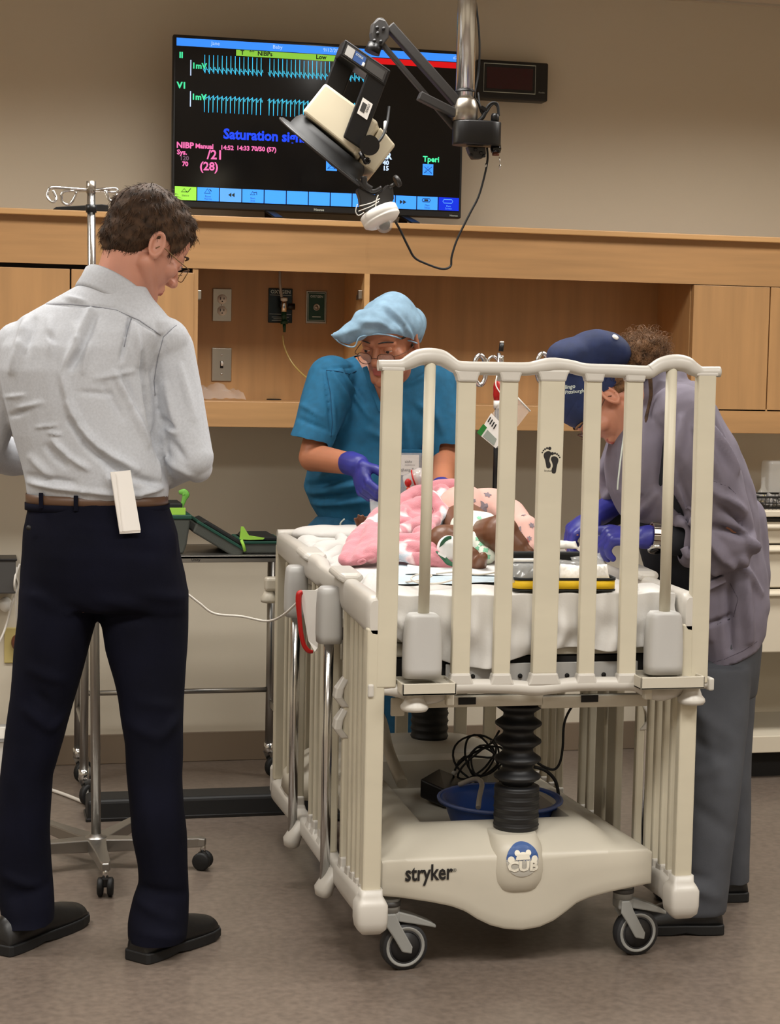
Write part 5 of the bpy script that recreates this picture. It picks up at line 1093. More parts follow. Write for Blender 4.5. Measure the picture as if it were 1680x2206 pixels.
def glasses(body, T, mt, s=1.0, drop=-.006, tilt=.0):
    for sx in (-1, 1):
        cx_, cy_, cz_ = sx * .033, .108, drop
        out = [T(cx_ + .024 * abs(math.cos(t)) ** .8 * math.copysign(1, math.cos(t)), cy_ - .010 * abs(math.cos(t)) * (sx * math.cos(t) > 0) + tilt * math.sin(t), cz_ + .0165 * abs(math.sin(t)) ** .8 * math.copysign(1, math.sin(t))) for t in [2 * math.pi * k / 28 for k in range(28)]]
        MB().tube(out, .0011 * s, n=6, loop=True).build('glasses_frame', mt, body)
        m = MB(); m.add(out, [tuple(range(28))]); m.build('glasses_lens', 'lens', body)
        MB().tube([T(sx * .057, .098, drop + .008), T(sx * .070, .088, drop + .008), T(sx * .081, .045, drop + .006), T(sx * .083, .0, drop + .008), T(sx * .083, -.014, drop - .004)], .0012 * s, n=6, sub=4).build('glasses_temple', mt, body)
    MB().tube([T(-.010, .110, drop + .002), T(0, .116, drop + .006), T(.010, .110, drop + .002)], .0011 * s, n=6, sub=4).build('glasses_bridge', mt, body)
    MB().tube([T(-.010, .108, drop - .008), T(-.012, .104, drop - .012)], .002 * s, n=6).build('nose_pad', mt, body)
def hand(mb, w, d, n, side, curl=((20, 30, 20),) * 4, thumb=(.55, .75, .35), g=0.0, spread=.12, s=1.0, tcurl=.35):
    w = V(w); d = V(d).normalized(); n = V(n); n = (n - d * n.dot(d)).normalized(); l = d.cross(n).normalized() * side
    offs = (.030, .010, -.010, -.029); L = (.074, .082, .076, .060); kn = (.086, .090, .086, .078)
    mb.ell(w + d * .048 * s, (.040 * s + g, .018 * s + g, .046 * s + g), Matrix((l, n, d)).transposed(), 20, 14)
    for i in range(4):
        k = w + (d * kn[i] + l * offs[i]) * s; mb.cap(w + (d * .012 + l * offs[i] * .55) * s, k, .0145 * s + g, .0115 * s + g)
        dd = (d + l * spread * (1.5 - i) * .6).normalized(); p = k; a = 0
        for j, (fr_, r0, r1) in enumerate(((.46, .0102, .0090), (.30, .0090, .0082), (.24, .0082, .0070))):
            a += math.radians(curl[i][j]); q = p + (dd * math.cos(a) + n * math.sin(a)) * L[i] * fr_ * s
            mb.cap(p, q, (r0 - .001 * (i == 3)) * s + g, (r1 - .001 * (i == 3)) * s + g, n=12); p = q
    p = w + (d * .022 + l * .026) * s; td = (d * thumb[0] + l * thumb[1] + n * thumb[2]).normalized(); q = p + td * .046 * s
    mb.cap(w + (d * .012 + l * .014) * s, p, .015 * s + g, .0145 * s + g); mb.cap(p, q, .0145 * s + g, .0112 * s + g)
    td2 = (td + d * tcurl + n * tcurl * .6 - l * tcurl * .4).normalized(); q2 = q + td2 * .032 * s; mb.cap(q, q2, .0108 * s + g, .0098 * s + g)
    td3 = (td2 + d * tcurl * .8 - l * tcurl * .5).normalized(); mb.cap(q2, q2 + td3 * .024 * s, .0098 * s + g, .008 * s + g)
def shoe(body, heel, toe, wd=.088, ht=.105, mt='shoe', name='shoe', k=1.0):
    heel = V(heel); toe = V(toe); d = (toe - heel); L = d.length; d.normalize(); n = V((-d.y, d.x, 0)); t = bpy.data.objects.new(name, None); COL.objects.link(t); t.parent = body; t.matrix_parent_inverse = WM[body].inverted(); WM[t] = Matrix.Identity(4)
    up = ((0.0, .30, .045), (.03, .36, .085), (.12, .40, .11), (.25, .41, ht), (.38, .42, .095), (.52, .46, .075), (.68, .50, .060), (.82, .50, .052), (.93, .42, .044), (.985, .26, .034), (1.0, .12, .026))
    m = MB(); rings = []
    for u_, w_, h_ in up:
        c = heel + d * L * u_; ring = []; h_ = h_ * (k if u_ > .36 else .86 if k > 1 else 1)
        for j in range(14):
            a = math.pi * j / 13; ring.append(c + n * math.cos(a) * wd * w_ + V((0, 0, .020 + (h_ - .02) * abs(math.sin(a)) ** .75)))
        rings.append(ring)
    m.loft(rings); m.build('upper', mt, t)
    m = MB(); rings = []
    for u_, w_, h_ in up:
        c = heel + d * L * (u_ * 1.02 - .01); z0 = .0005 if (u_ < .3 or u_ > .48) and u_ < .9 else .006
        rings.append([c + n * sx * (wd * w_ + .004) + V((0, 0, z)) for sx, z in ((-1, z0), (1, z0), (1, .026), (-1, .026))])
    m.loft(rings, smooth=False); m.build('sole', 'rubber', t, bevel=.003)
def strands(name, mt, body, pts_, nrm, flow, ln, wd, seed, jit=.35, curl=0.0, lift=.45):
    rg = np.random.RandomState(seed); m = MB()
    for p, nn in zip(pts_, nrm):
        f = V(flow(p)); nn = V(nn); f = f - nn * f.dot(nn); f = f.normalized() if f.length > 1e-4 else nn.orthogonal().normalized()
        d = (nn * lift * rg.uniform(.6, 1.4) + f + V(rg.normal(size=3) * jit)).normalized(); s = d.cross(nn).normalized() if d.cross(nn).length > 1e-3 else f
        L = ln * rg.uniform(.6, 1.25); a = V(p) - nn * .003; pr = []
        ph = rg.uniform(0, 6.28); K = 4 if not curl else 9
        for i in range(K + 1):
            t = i / K; c = a + d * L * t - nn * L * .38 * t * t
            if curl: c = c + (s * math.cos(ph + t * 9) + nn * math.sin(ph + t * 9)) * curl * min(1, t * 2)
            w_ = wd * (1 - .75 * t); pr.append((c - s * w_, c + s * w_, c + nn * w_ * .8))
        m.loft([list(r) for r in pr], caps=False, smooth=True)
    return m.build(name, mt, body)
def surf_points(me, n, test, seed):
    rg = np.random.RandomState(seed); k = len(me.polygons); c = np.empty(k * 3); me.polygons.foreach_get('center', c); c = c.reshape(-1, 3); no = np.empty(k * 3); me.polygons.foreach_get('normal', no); no = no.reshape(-1, 3)
    ok = np.where(test(c, no))[0]; idx = rg.choice(ok, min(n, len(ok)), replace=len(ok) < n); return c[idx], no[idx]
def cull(me, keep):
    bm = bmesh.new(); bm.from_mesh(me); c = np.array([f.calc_center_median() for f in bm.faces]); k = keep(c)
    bmesh.ops.delete(bm, geom=[f for f, kk in zip(bm.faces, k) if not kk], context='FACES')
    bv = [(v, [e.other_vert(v) for e in v.link_edges if e.is_boundary]) for v in bm.verts if v.is_boundary]
    for _ in range(8):
        nw = [(v, (v.co + sum((q.co for q in ns), V()) / len(ns)) / 2) for v, ns in bv if ns]
        for v, c_ in nw: v.co = c_
    bm.to_mesh(me); bm.free(); return me
def local(c, ctr, R, s=1.0): return ((c - np.array(ctr)) @ np.array(R)) / s      # world -> head frame (right, forward, up)
def body_link(me, name, mats, label, group=None):
    o = link(me, name, mats, label=label, cat='person', group=group); return o
def garment(body, name, mb, mt, voxel=.008, smooth=5, disp=None, label=None, keep=None, solid=0):
    me = organic(mb, voxel, smooth, disp)
    if keep is not None: cull(me, keep)
    return link(me, name, mt, body, label=label, solid=solid)
from mathutils.bvhtree import BVHTree
M['skin_a'] = mat('skin_fair', (214, 152, 128), 0.5, var=(9, .12), bump=(260, .06, .001), sss=.12); M['skin_b'] = mat('skin_tan', (182, 118, 86), 0.5, var=(9, .1), bump=(260, .06, .001), sss=.1)
M['skin_c'] = mat('skin_rosy', (198, 134, 106), 0.5, var=(9, .12), bump=(260, .06, .001), sss=.1); M['skin_d'] = mat('skin_brown', (112, 72, 48), 0.42, var=(12, .1), bump=(300, .04, .001))
M['lip'] = mat('lips', (168, 88, 78), 0.45); M['eyewhite'] = mat('eye_white', (220, 212, 204), 0.25); M['lens'] = mat('spectacle_lens', (230, 232, 230), 0.05, alpha=.14, spec=.9)
M['gold'] = mat('bronze_wire', (130, 104, 70), .3, .8); M['brownwire'] = mat('brown_wire', (92, 60, 44), .35, .5)
M['hair_b'] = mat('hair_brown', (84, 61, 43), 0.7, var=(60, .5), spec=.25); M['hair_k'] = mat('hair_black', (34, 31, 30), 0.5, var=(60, .3)); M['hair_c'] = mat('hair_curly', (150, 110, 76), 0.65, var=(60, .5), spec=.3)
M['shirt'] = mat('white_shirt', (194, 197, 203), 0.85, var=(180, .06), bump=(420, .18, .001)); M['navy'] = mat('navy_wool', (15, 16, 30), 0.9, bump=(500, .2, .001), var=(8, .25), spec=.12); M['belt'] = mat('brown_leather', (92, 66, 48), .45)
M['shoe'] = mat('black_leather', (18, 17, 17), .4, bump=(120, .1)); M['scrub'] = mat('blue_scrubs', (22, 98, 136), 0.85, var=(40, .12), bump=(380, .22, .001)); M['scrub_p'] = mat('blue_scrub_trousers', (30, 92, 128), 0.85, var=(40, .12), bump=(380, .22, .001))
M['glove'] = mat('nitrile_glove', (54, 56, 150), .42, var=(20, .15), bump=(90, .25, .002)); M['bouffant'] = mat('bouffant_cap', (142, 176, 200), .85, alpha=.9, bump=(60, .5, .003), var=(25, .14)); M['cap_n'] = mat('navy_cap', (24, 40, 84), .8, var=(30, .2), bump=(300, .2, .001))
M['lilac'] = mat('lilac_jacket', (124, 117, 131), .85, var=(14, .1), bump=(360, .2, .001)); M['slate'] = mat('slate_trousers', (72, 74, 80), .85, var=(14, .12), bump=(360, .2, .001)); M['darkscrub'] = mat('dark_scrub', (26, 28, 36), .85)
def fl(lst, Y): return [(pt(a, b, Y).x, pt(a, b, Y).z, pt(c, d, Y).x, pt(c, d, Y).z, w_, k) for a, b, c, d, w_, k in lst]
# ================================================================== man in the white shirt, seen from behind
Y1 = 4.33
def m1_torso(mb, g=0.0):
    rows(mb, [(1084, 62, 357, .108), (1064, 55, 364, .118), (1040, 52, 366, .126), (1000, 42, 358, .130), (940, 24, 344, .135), (870, 8, 336, .140), (800, -4, 330, .142), (750, -2, 348, .134), (715, 18, 372, .115), (690, 45, 372, .098), (665, 92, 352, .082), (640, 135, 330, .070), (615, 175, 315, .058)], Y1, g, e=.9)
arm_r = [pt(362, 752, 4.32), pt(388, 860, 4.30), pt(414, 985, 4.27)]; fore_r = [pt(414, 985, 4.27), pt(345, 1020, 4.42), pt(262, 1012, 4.60)]
arm_l = [pt(42, 750, 4.36), pt(2, 860, 4.40), pt(-34, 965, 4.44)]; fore_l = [pt(-34, 965, 4.44), pt(30, 985, 4.58), pt(95, 985, 4.70)]
def m1_legs(mb, g=0.0, last=3000):
    cut_ = lambda L: [q for q in L if q[0] < last]
    rows(mb, [(1068, 60, 357, .112), (1100, 54, 370, .122), (1145, 46, 384, .132), (1190, 46, 388, .138), (1235, 42, 398, .136), (1275, 40, 404, .128), (1310, 39, 404, .118)], 4.33, g, e=.8)
    rows(mb, cut_([(1270, 214, 405, .108, 4.325), (1330, 217, 404, .108, 4.32), (1400, 228, 403, .10, 4.31), (1500, 252, 397, .090, 4.29), (1600, 271, 393, .083, 4.27), (1671, 275, 390, .080, 4.255), (1740, 280, 394, .082, 4.245), (1793, 285, 399, .080, 4.24), (1860, 298, 404, .072, 4.235), (1898, 300, 407, .070, 4.235), (1930, 289, 409, .074, 4.235), (1979, 279, 408, .088, 4.225), (2015, 278, 404, .092, 4.218), (2048, 280, 402, .092, 4.214), (2088, 280, 400, .092, 4.214)]), None, g, e=.9)
    rows(mb, cut_([(1270, 40, 220, .108, 4.345), (1330, 39, 208, .106, 4.345), (1400, 31, 188, .10, 4.35), (1500, 22, 160, .09, 4.355), (1590, 10, 138, .084, 4.36), (1671, 0, 112, .08, 4.36), (1793, -12, 106, .078, 4.355), (1860, -12, 109, .074, 4.35), (1900, -8, 113, .072, 4.345), (1945, -2, 116, .080, 4.335), (1975, 4, 116, .084, 4.332), (2000, -2, 116, .09, 4.32), (2045, -2, 116, .09, 4.32)]), None, g, e=.9)
f1, u1 = cdir(.66, .53, -.52), cdir(.44, .24, .86); R1 = frame3(f1, u1)
ear1 = pt(338, 529, 4.29); c1h = ear1 - R1 @ V((.079, -.012, -.008)); S1 = 1.04
b = MB(); T1 = head(b, c1h, R1, S1, (pt(258, 628, 4.36), .066), 1.0)
m1_torso(b, -.022); m1_legs(b, -.024, 1850)
limb(b, arm_r, (.044, .040, .036)); limb(b, fore_r, (.036, .036, .026)); limb(b, arm_l, (.044, .040, .036)); limb(b, fore_l, (.036, .036, .026))
hand(b, fore_r[-1], (fore_r[-1] - fore_r[-2]), (0, 0, -1), -1); hand(b, fore_l[-1], (fore_l[-1] - fore_l[-2]), (0, 0, -1), 1)
b.cap(V((.418, 4.235, .24)), V((.43, 4.25, .07)), .034, .03); b.cap(V((.105, 4.34, .24)), V((.12, 4.35, .07)), .034, .03)
me = organic(b, .0042, 3)
def lips_of(T_c, R, s): 
    def f(c):
        q = local(c, T_c, R, s); m_ = ((np.abs(q[:, 0]) < .021) & (q[:, 1] > .079) & (q[:, 2] > -.080) & (q[:, 2] < -.0585)); return m_.astype(int)
    return f
setmat(me, lips_of(c1h, R1, S1))
p1 = body_link(me, 'person', ['skin_a', 'lip'], 'person in white dress shirt and navy trousers standing with back turned, looking down')
face_bits(p1, T1, R1, c1h, S1, 'hair_b', lidmat='skin_a'); glasses(p1, T1, 'gold', S1, -.012)
# hair
def hairline(q):      # q in the head frame
    x, y, z = q[:, 0], q[:, 1], q[:, 2]
    return (z > np.interp(y, [-.12, -.06, -.035, -.02, .0, .02, .03, .05, .062, .10], [-.072, -.066, -.050, -.012, .018, .016, -.004, .012, .046, .060]))
hb = MB(); hb.ell(T1(0, -.016, .036), (.081 * S1, .104 * S1, .094 * S1), R1, 36, 24); hb.ell(T1(0, .022, .084), (.058 * S1, .062 * S1, .040 * S1), R1, 28, 18); hb.ell(T1(0, -.052, -.012), (.064 * S1, .058 * S1, .062 * S1), R1, 28, 18); hb.ell(T1(0, .052, .070), (.048 * S1, .044 * S1, .030 * S1), R1)
hme = organic(hb, .006, 3, lambda co, no: co + no * (hsum(co, 4, 130, .0035) + hsum(co, 6, 300, .0016))[:, None])
cull(hme, lambda c: hairline(local(c, c1h, R1, S1)))
hp_, hn_ = surf_points(hme, 11000, lambda c, n: np.ones(len(c), bool), 3)
hair1 = link(hme, 'hair', 'hair_b', p1)
crown1 = T1(0, -.06, .11)
strands('hair_strands', 'hair_b', hair1, hp_, hn_, lambda p: (V(p) - crown1) + V((0, 0, -.03)), .024, .0012, 5, .30, lift=.40)
# shirt
sb = MB(); m1_torso(sb); limb(sb, arm_r, (.060, .056, .050)); limb(sb, fore_r, (.051, .044, .034)); limb(sb, arm_l, (.060, .056, .050)); limb(sb, fore_l, (.051, .044, .034))
sb.ell(pt(425, 1008, 4.28), (.036, .04, .036)); sb.ell(pt(340, 905, 4.34), (.03, .06, .06)); sb.ell(pt(350, 950, 4.33), (.032, .06, .07)); sb.ell(pt(345, 735, 4.31), (.07, .065, .06))
YB_ = 4.20
folds1 = fl([(281, 684, 272, 720, .006, -.011), (272, 720, 261, 775, .008, -.008), (293, 700, 303, 785, .011, .008), (197, 663, 165, 735, .010, .008), (165, 735, 136, 792, .011, .010), (208, 680, 182, 740, .010, -.007), (182, 740, 152, 795, .010, -.008), (192, 740, 178, 800, .009, .006),
    (62, 683, 42, 740, .011, .008), (42, 740, 26, 800, .012, .008), (78, 690, 55, 760, .011, -.006), (106, 720, 116, 735, .008, -.006), (134, 805, 148, 870, .012, .008), (148, 870, 172, 920, .013, .011), (172, 920, 214, 965, .013, .013), (214, 965, 292, 1012, .013, .012),
    (150, 905, 185, 955, .012, -.008), (185, 955, 262, 1020, .013, -.010), (114, 950, 150, 985, .009, .008), (150, 985, 190, 1010, .010, .007), (100, 965, 140, 1005, .012, -.007), (246, 803, 280, 870, .013, .008), (280, 870, 318, 955, .014, .009), (262, 800, 300, 880, .012, -.006), (225, 830, 262, 900, .012, -.005),
    (308, 762, 322, 840, .010, -.012), (322, 840, 332, 900, .012, -.016), (332, 900, 350, 985, .014, -.018), (350, 985, 366, 1045, .012, -.012), (340, 960, 352, 1030, .008, .006), (78, 922, 122, 916, .005, .005), (104, 934, 132, 936, .005, .005), (10, 858, 55, 852, .006, .004), (40, 880, 90, 868, .008, .005), (20, 900, 60, 885, .008, -.005),
    (205, 815, 290, 800, .008, .005), (170, 845, 240, 850, .009, -.004), (60, 1045, 180, 1058, .010, .008), (180, 1058, 300, 1066, .010, .008), (300, 1064, 352, 1052, .010, .010), (65, 1030, 160, 1040, .010, -.006), (290, 1030, 350, 1046, .012, -.010), (70, 990, 110, 1030, .014, .007), (230, 1020, 240, 1050, .012, .006),
    (395, 790, 420, 900, .014, .006), (362, 830, 385, 930, .012, .006), (356, 905, 378, 925, .010, -.010), (368, 925, 382, 935, .008, .008), (372, 950, 400, 990, .012, -.007), (360, 975, 385, 1015, .010, .008), (378, 1000, 420, 1030, .010, .006), (340, 690, 360, 760, .012, -.004), (88, 655, 250, 662, .004, -.0035), (250, 662, 350, 722, .004, -.0035), (20, 668, 88, 655, .004, -.003), (355, 728, 384, 698, .004, -.003),
    (150, 640, 185, 648, .008, .005), (152, 652, 180, 655, .006, -.004), (165, 700, 168, 760, .012, .005), (110, 690, 108, 760, .012, .005)], YB_); folds1 = [(a, b_1, c, d, w_ * .68, k * 1.45) for a, b_1, c, d, w_, k in folds1]
def disp1(co, no):
    face = np.clip(-no[:, 1] * 1.6 + .1, 0, 1)
    d = ridge(co, no, folds1) * face * 1.0 + hsum(co, 21, 18, .0035) + hsum(co, 22, 48, .0016, (1, 1, .5))
    return co + no * d[:, None]
zcut = pt(200, 1072, Y1).z
sh1 = garment(p1, 'shirt', sb, 'shirt', .0046, 4, disp1, keep=lambda c: c[:, 2] > zcut - .006)
# collar: band with a folded-over outer leaf
pc_ = pt(258, 628, 4.352); a_ = CR * .076 + V((0, 0, -.038)); b_ = -CA * .078 + V((0, 0, .028))
rings = []
for sc_, off in ((.93, V((0, 0, -.03))), (.93, V((0, 0, .008))), (.97, V((0, 0, .014))), (1.03, V((-.002, 0, .008))), (1.10, CR * -.006 + V((0, 0, -.014))), (1.18, CR * -.012 + V((0, 0, -.036))), (1.20, CR * -.014 + V((0, 0, -.046)))):
    rings.append([pc_ + off + (a_ * math.cos(t) + b_ * math.sin(t)) * sc_ for t in [2 * math.pi * k / 48 for k in range(48)]])
MB().loft(rings, caps=False).build('collar', 'shirt', p1, solid=.002)
# trousers, belt, loops, pocket and shoes
tb_ = MB(); m1_legs(tb_)
foldt = fl([(60, 1275, 140, 1320, .016, .006), (140, 1310, 205, 1330, .014, -.008), (215, 1290, 300, 1300, .016, .008), (300, 1275, 395, 1290, .014, .007), (225, 1330, 320, 1330, .014, -.006), (70, 1450, 135, 1475, .014, .008), (60, 1540, 110, 1580, .014, .010), (110, 1580, 140, 1555, .012, .008), (80, 1500, 110, 1530, .012, -.008), (280, 1560, 340, 1585, .016, .009), (340, 1585, 385, 1545, .014, .008), (300, 1510, 370, 1520, .014, .006), (290, 1930, 360, 1960, .014, .010), (300, 1905, 395, 1915, .012, -.008), (300, 1990, 385, 2000, .012, .007), (15, 1905, 90, 1930, .012, .009), (30, 1945, 110, 1925, .012, -.007), (380, 1195, 372, 1140, .010, .006), (310, 1700, 330, 1860, .016, .006), (40, 1700, 60, 1850, .016, .005), (250, 1180, 360, 1190, .014, -.003), (150, 1130, 330, 1150, .010, .002)], 4.22)
def disp1t(co, no):
    face = np.clip(-no[:, 1] * 1.6 + .15, 0, 1); return co + no * (ridge(co, no, foldt) * face + hsum(co, 31, 20, .003) + hsum(co, 32, 45, .0012))[:, None]
tr1 = garment(p1, 'trousers', tb_, 'navy', .0075, 4, disp1t, keep=lambda c: (c[:, 2] > np.where(c[:, 0] > .27, .040 + .10 * np.clip(c[:, 1] - 4.20, 0, 1), .06 + .10 * np.clip(c[:, 1] - 4.28, 0, 1))) & (c[:, 2] < pt(200, 1076, Y1).z))
def band(mb, y0, y1, dat, Yc, g=.004, n=64):
    rr_ = []
    for y, dx in ((y0, 0), ((y0 + y1) / 2, 0), (y1, 0)):
        xl, xr, ry = dat; a1, b1 = pt(xl, y, Yc), pt(xr, y, Yc); rr_.append(se((a1 + b1) / 2, (b1 - a1).length / 2 + g, ry + g, n, .8, -YAW))
    mb.loft(rr_, caps=False); return mb
bm2 = MB(); band(bm2, 1064, 1086, (60, 357, .112), 4.33, .0035); bl = bm2.build('belt', 'belt', p1, solid=.003)
bm2 = MB(); band(bm2, 1083, 1098, (57, 361, .114), 4.33, .0025); bm2.build('waistband', 'navy', tr1, solid=.003)
for x_, y_ in ((88, 1078), (163, 1084), (345, 1080)):
    p = pt(x_, y_, 4.33 - .112 * math.sqrt(max(0, 1 - ((x_ - 208) / 150) ** 2)) * .98); MB().box(p + V((0, -.006, 0)), (.010, .006, .036)).build('belt_loop', 'navy', tr1, bevel=.001)
MB().lathe([(.006, 0), (.006, .002), (.0001, .003)], pt(62, 1137, 4.24), (-.3, -1, 0), n=12).build('pocket_button', 'ink', tr1)
shoe(p1, V((.373, 4.158, 0)), V((.572, 4.345, 0)), .098, .112, k=1.18); shoe(p1, V((.060, 4.262, 0)), V((.262, 4.505, 0)), .098, .112, k=1.18)
def seam(o, px_, r, mt='seam', name='seam', push=.0003):      # a stitched line laid along the cloth
    t = BVHTree.FromPolygons([v.co.copy() for v in o.data.vertices], [tuple(p.vertices) for p in o.data.polygons]); pts_ = []
    for (xa, ya), (xb, yb) in zip(px_, px_[1:]):
        n_ = max(2, int(math.hypot(xb - xa, yb - ya) / 7))
        for i in range(n_):
            h_ = t.ray_cast(_C, ray(xa + (xb - xa) * i / n_, ya + (yb - ya) * i / n_).normalized())
            if h_[0] is not None: pts_.append(h_[0] + h_[1] * push)
    if len(pts_) > 2: MB().tube(pts_, r, n=5).build(name, mt, o)
M['seam'] = mat('shirt_seam', (140, 142, 150), .9); M['seam_b'] = mat('scrub_seam', (14, 66, 100), .9); M['seam_l'] = mat('jacket_seam', (70, 64, 76), .9)
seam(sh1, [(18, 672), (50, 660), (92, 655), (140, 655), (200, 660), (250, 668), (300, 690), (352, 726)], .0011)
seam(sh1, [(352, 726), (368, 710), (386, 696)], .0011); seam(sh1, [(352, 726), (340, 770), (332, 820), (334, 860)], .0011)
seam(sh1, [(283, 686), (276, 710), (266, 755)], .0014)
# folded paper sticking out of the back pocket
pf = thing('folded_paper', 'long folded white paper sticking out of the back pocket of the navy trousers', 'paper', pt(272, 1142, 4.20))
q = [pt(238, 1017, 4.165), pt(281, 1013, 4.165), pt(303, 1142, 4.172), pt(258, 1145, 4.172)]
for k_, dy in enumerate((0, .0016, .0032)):
    m = MB(); f = [p + V((0, dy, -.003 * k_)) for p in q]; m.add(f + [p + V((0, .0009, 0)) for p in f], [(0, 1, 2, 3), (4, 7, 6, 5), (0, 4, 5, 1), (1, 5, 6, 2), (2, 6, 7, 3), (3, 7, 4, 0)]); m.build('leaf', 'paper', pf)
m = MB(); f = [q[0], q[0] + (q[1] - q[0]) * .22, q[3] + (q[2] - q[3]) * .1, q[3]]; f = [p + V((0, -.003 - .002 * (i in (1, 2)), 0)) for i, p in enumerate(f)]; m.add(f, [(0, 1, 2, 3)]); m.build('folded_edge', 'paper', pf, solid=.001)
# ================================================================== man in blue scrubs behind the crib
Y2 = 5.50
f2, u2 = cdir(-.38, -.82, -.38), cdir(-.13, -.36, .92); R2 = frame3(f2, u2); S2 = 1.04
nose2 = pt(805, 788, 5.24); c2h = nose2 - R2 @ V((0, .119, -.036)) * S2
def m2_torso(mb, g=0.0):
    rows(mb, [(1150, 690, 905, .125), (1118, 690, 908, .13), (1090, 672, 914, .135), (1050, 655, 920, .14), (1012, 664, 924, .14), (960, 700, 936, .135), (900, 704, 950, .135), (850, 692, 956, .125), (815, 694, 948, .108), (793, 708, 926, .09), (776, 738, 898, .075), (766, 768, 880, .062)], Y2, g, e=.9)
s2r = [pt(716, 818, 5.46), pt(669, 956, 5.385)]; s2l = [pt(930, 830, 5.46), pt(964, 980, 5.40)]
a2r = [pt(712, 835, 5.47), pt(674, 985, 5.38)]; f2r = [pt(674, 985, 5.38), pt(770, 1002, 5.20)]
a2l = [pt(940, 850, 5.47), pt(960, 985, 5.40)]; f2l = [pt(960, 985, 5.40), pt(950, 1062, 5.16)]
h2r = (pt(772, 1003, 5.195), (pt(795, 1072, 5.12) - pt(775, 1003, 5.20)), cdir(.75, .1, -.3)); h2l = (pt(950, 1062, 5.16), cdir(-.3, -.6, -.6), cdir(-.7, .2, -.5))
cu2 = ((35, 45, 25), (40, 50, 30), (45, 50, 30), (50, 50, 30))
b = MB(); T2 = head(b, c2h, R2, S2, (pt(838, 822, 5.46), .064), 1.08, 1.12)
m2_torso(b, -.020); limb(b, a2r, (.044, .044)); limb(b, f2r, (.043, .031)); limb(b, a2l, (.044, .044)); limb(b, f2l, (.043, .031))
hand(b, *h2r, 1, cu2, (.7, .55, .5)); hand(b, *h2l, -1, cu2)
for x_, xf in ((735, 735), (862, 862)): b.cap(pt(x_ + 15, 1160, 5.5), pt(xf, 1420, 5.52), .08, .055); b.cap(pt(xf, 1420, 5.52), V((pt(xf, 1600, 5.52).x, 5.54, .06)), .055, .04)
me = organic(b, .0042, 3); setmat(me, lips_of(c2h, R2, S2))
p2 = body_link(me, 'person', ['skin_b', 'lip'], 'person in blue scrubs and light blue hair cover behind the head of the crib')
face_bits(p2, T2, R2, c2h, S2, 'hair_k', lidmat='skin_b'); glasses(p2, T2, 'brownwire', 1.1, -.020)
hb = MB(); hb.ell(T2(0, -.018, .034), (.080, .102, .090), R2, 30, 20); hb.ell(T2(0, -.05, -.012), (.070, .06, .06), R2, 24, 16)
hme = organic(hb, .006, 2, lambda co, no: co + no * (hsum(co, 4, 200, .002))[:, None]); cull(hme, lambda c: hairline(local(c, c2h, R2, S2)) & (local(c, c2h, R2)[:, 2] < .04)); hair2 = link(hme, 'hair', 'hair_k', p2)
# bouffant cap
K2 = lambda x, y, d=0: pt(x, y, 5.31 + d)
cb_ = MB(); cb_.ell(T2(0, -.016, .036), (.089, .111, .092), R2, 32, 20); cb_.ell(K2(852, 701, .05), (.086, .115, .074), None, 32, 20); cb_.cap(K2(845, 700, -.02), K2(790, 700, -.06), .062, .050, 24); cb_.cap(K2(795, 700, -.06), K2(745, 722, -.07), .046, .026, 20); cb_.cap(K2(745, 722, -.07), K2(722, 722, -.07), .026, .010, 16); cb_.cap(K2(770, 715, -.07), K2(752, 738, -.06), .028, .012, 16); cb_.ell(K2(888, 705, .06), (.036, .09, .062)); cb_.cap(K2(830, 706, -.06), K2(885, 722, -.02), .026, .02, 16)
foldc = fl([(775, 695, 815, 695, .010, .007), (815, 695, 850, 715, .009, .008), (780, 705, 830, 708, .010, -.006), (840, 662, 870, 695, .007, .008), (870, 695, 893, 732, .008, .009), (832, 670, 858, 700, .008, -.006), (750, 690, 790, 672, .012, -.005), (730, 722, 775, 706, .009, .006), (880, 690, 900, 728, .007, -.006), (800, 665, 840, 658, .010, .004), (850, 700, 868, 722, .006, .006)], 5.22)
def dispc(co, no): return co + no * (ridge(co, no, foldc) * np.clip(-no[:, 1] + .4, 0, 1) + hsum(co, 41, 60, .004) + hsum(co, 42, 150, .0018))[:, None]
def keepc(c):      # open underneath: keep above the brim line
    zb_ = np.interp(c[:, 0], [K2(x, 700).x for x in (714, 735, 752, 766, 778, 800, 836, 870, 900, 915)], [K2(800, y).z for y in (740, 750, 752, 738, 724, 720, 719, 727, 737, 735)])
    return c[:, 2] > zb_
cap2 = garment(p2, 'bouffant_cap', cb_, 'bouffant', .005, 4, dispc, keep=keepc)
br_ = [(714, 721), (730, 735), (752, 747), (765, 743), (774, 727), (795, 720), (815, 720), (836, 720), (852, 726), (870, 730), (886, 735), (899, 738)]
MB().tube([K2(x, y + (2 if i % 2 else 0), -.10 + .005 * (i % 2) if 1 < i < 9 else -.05) for i, (x, y) in enumerate(br_)], .0022, n=8, sub=4).build('elastic_edge', 'bouffant', cap2)
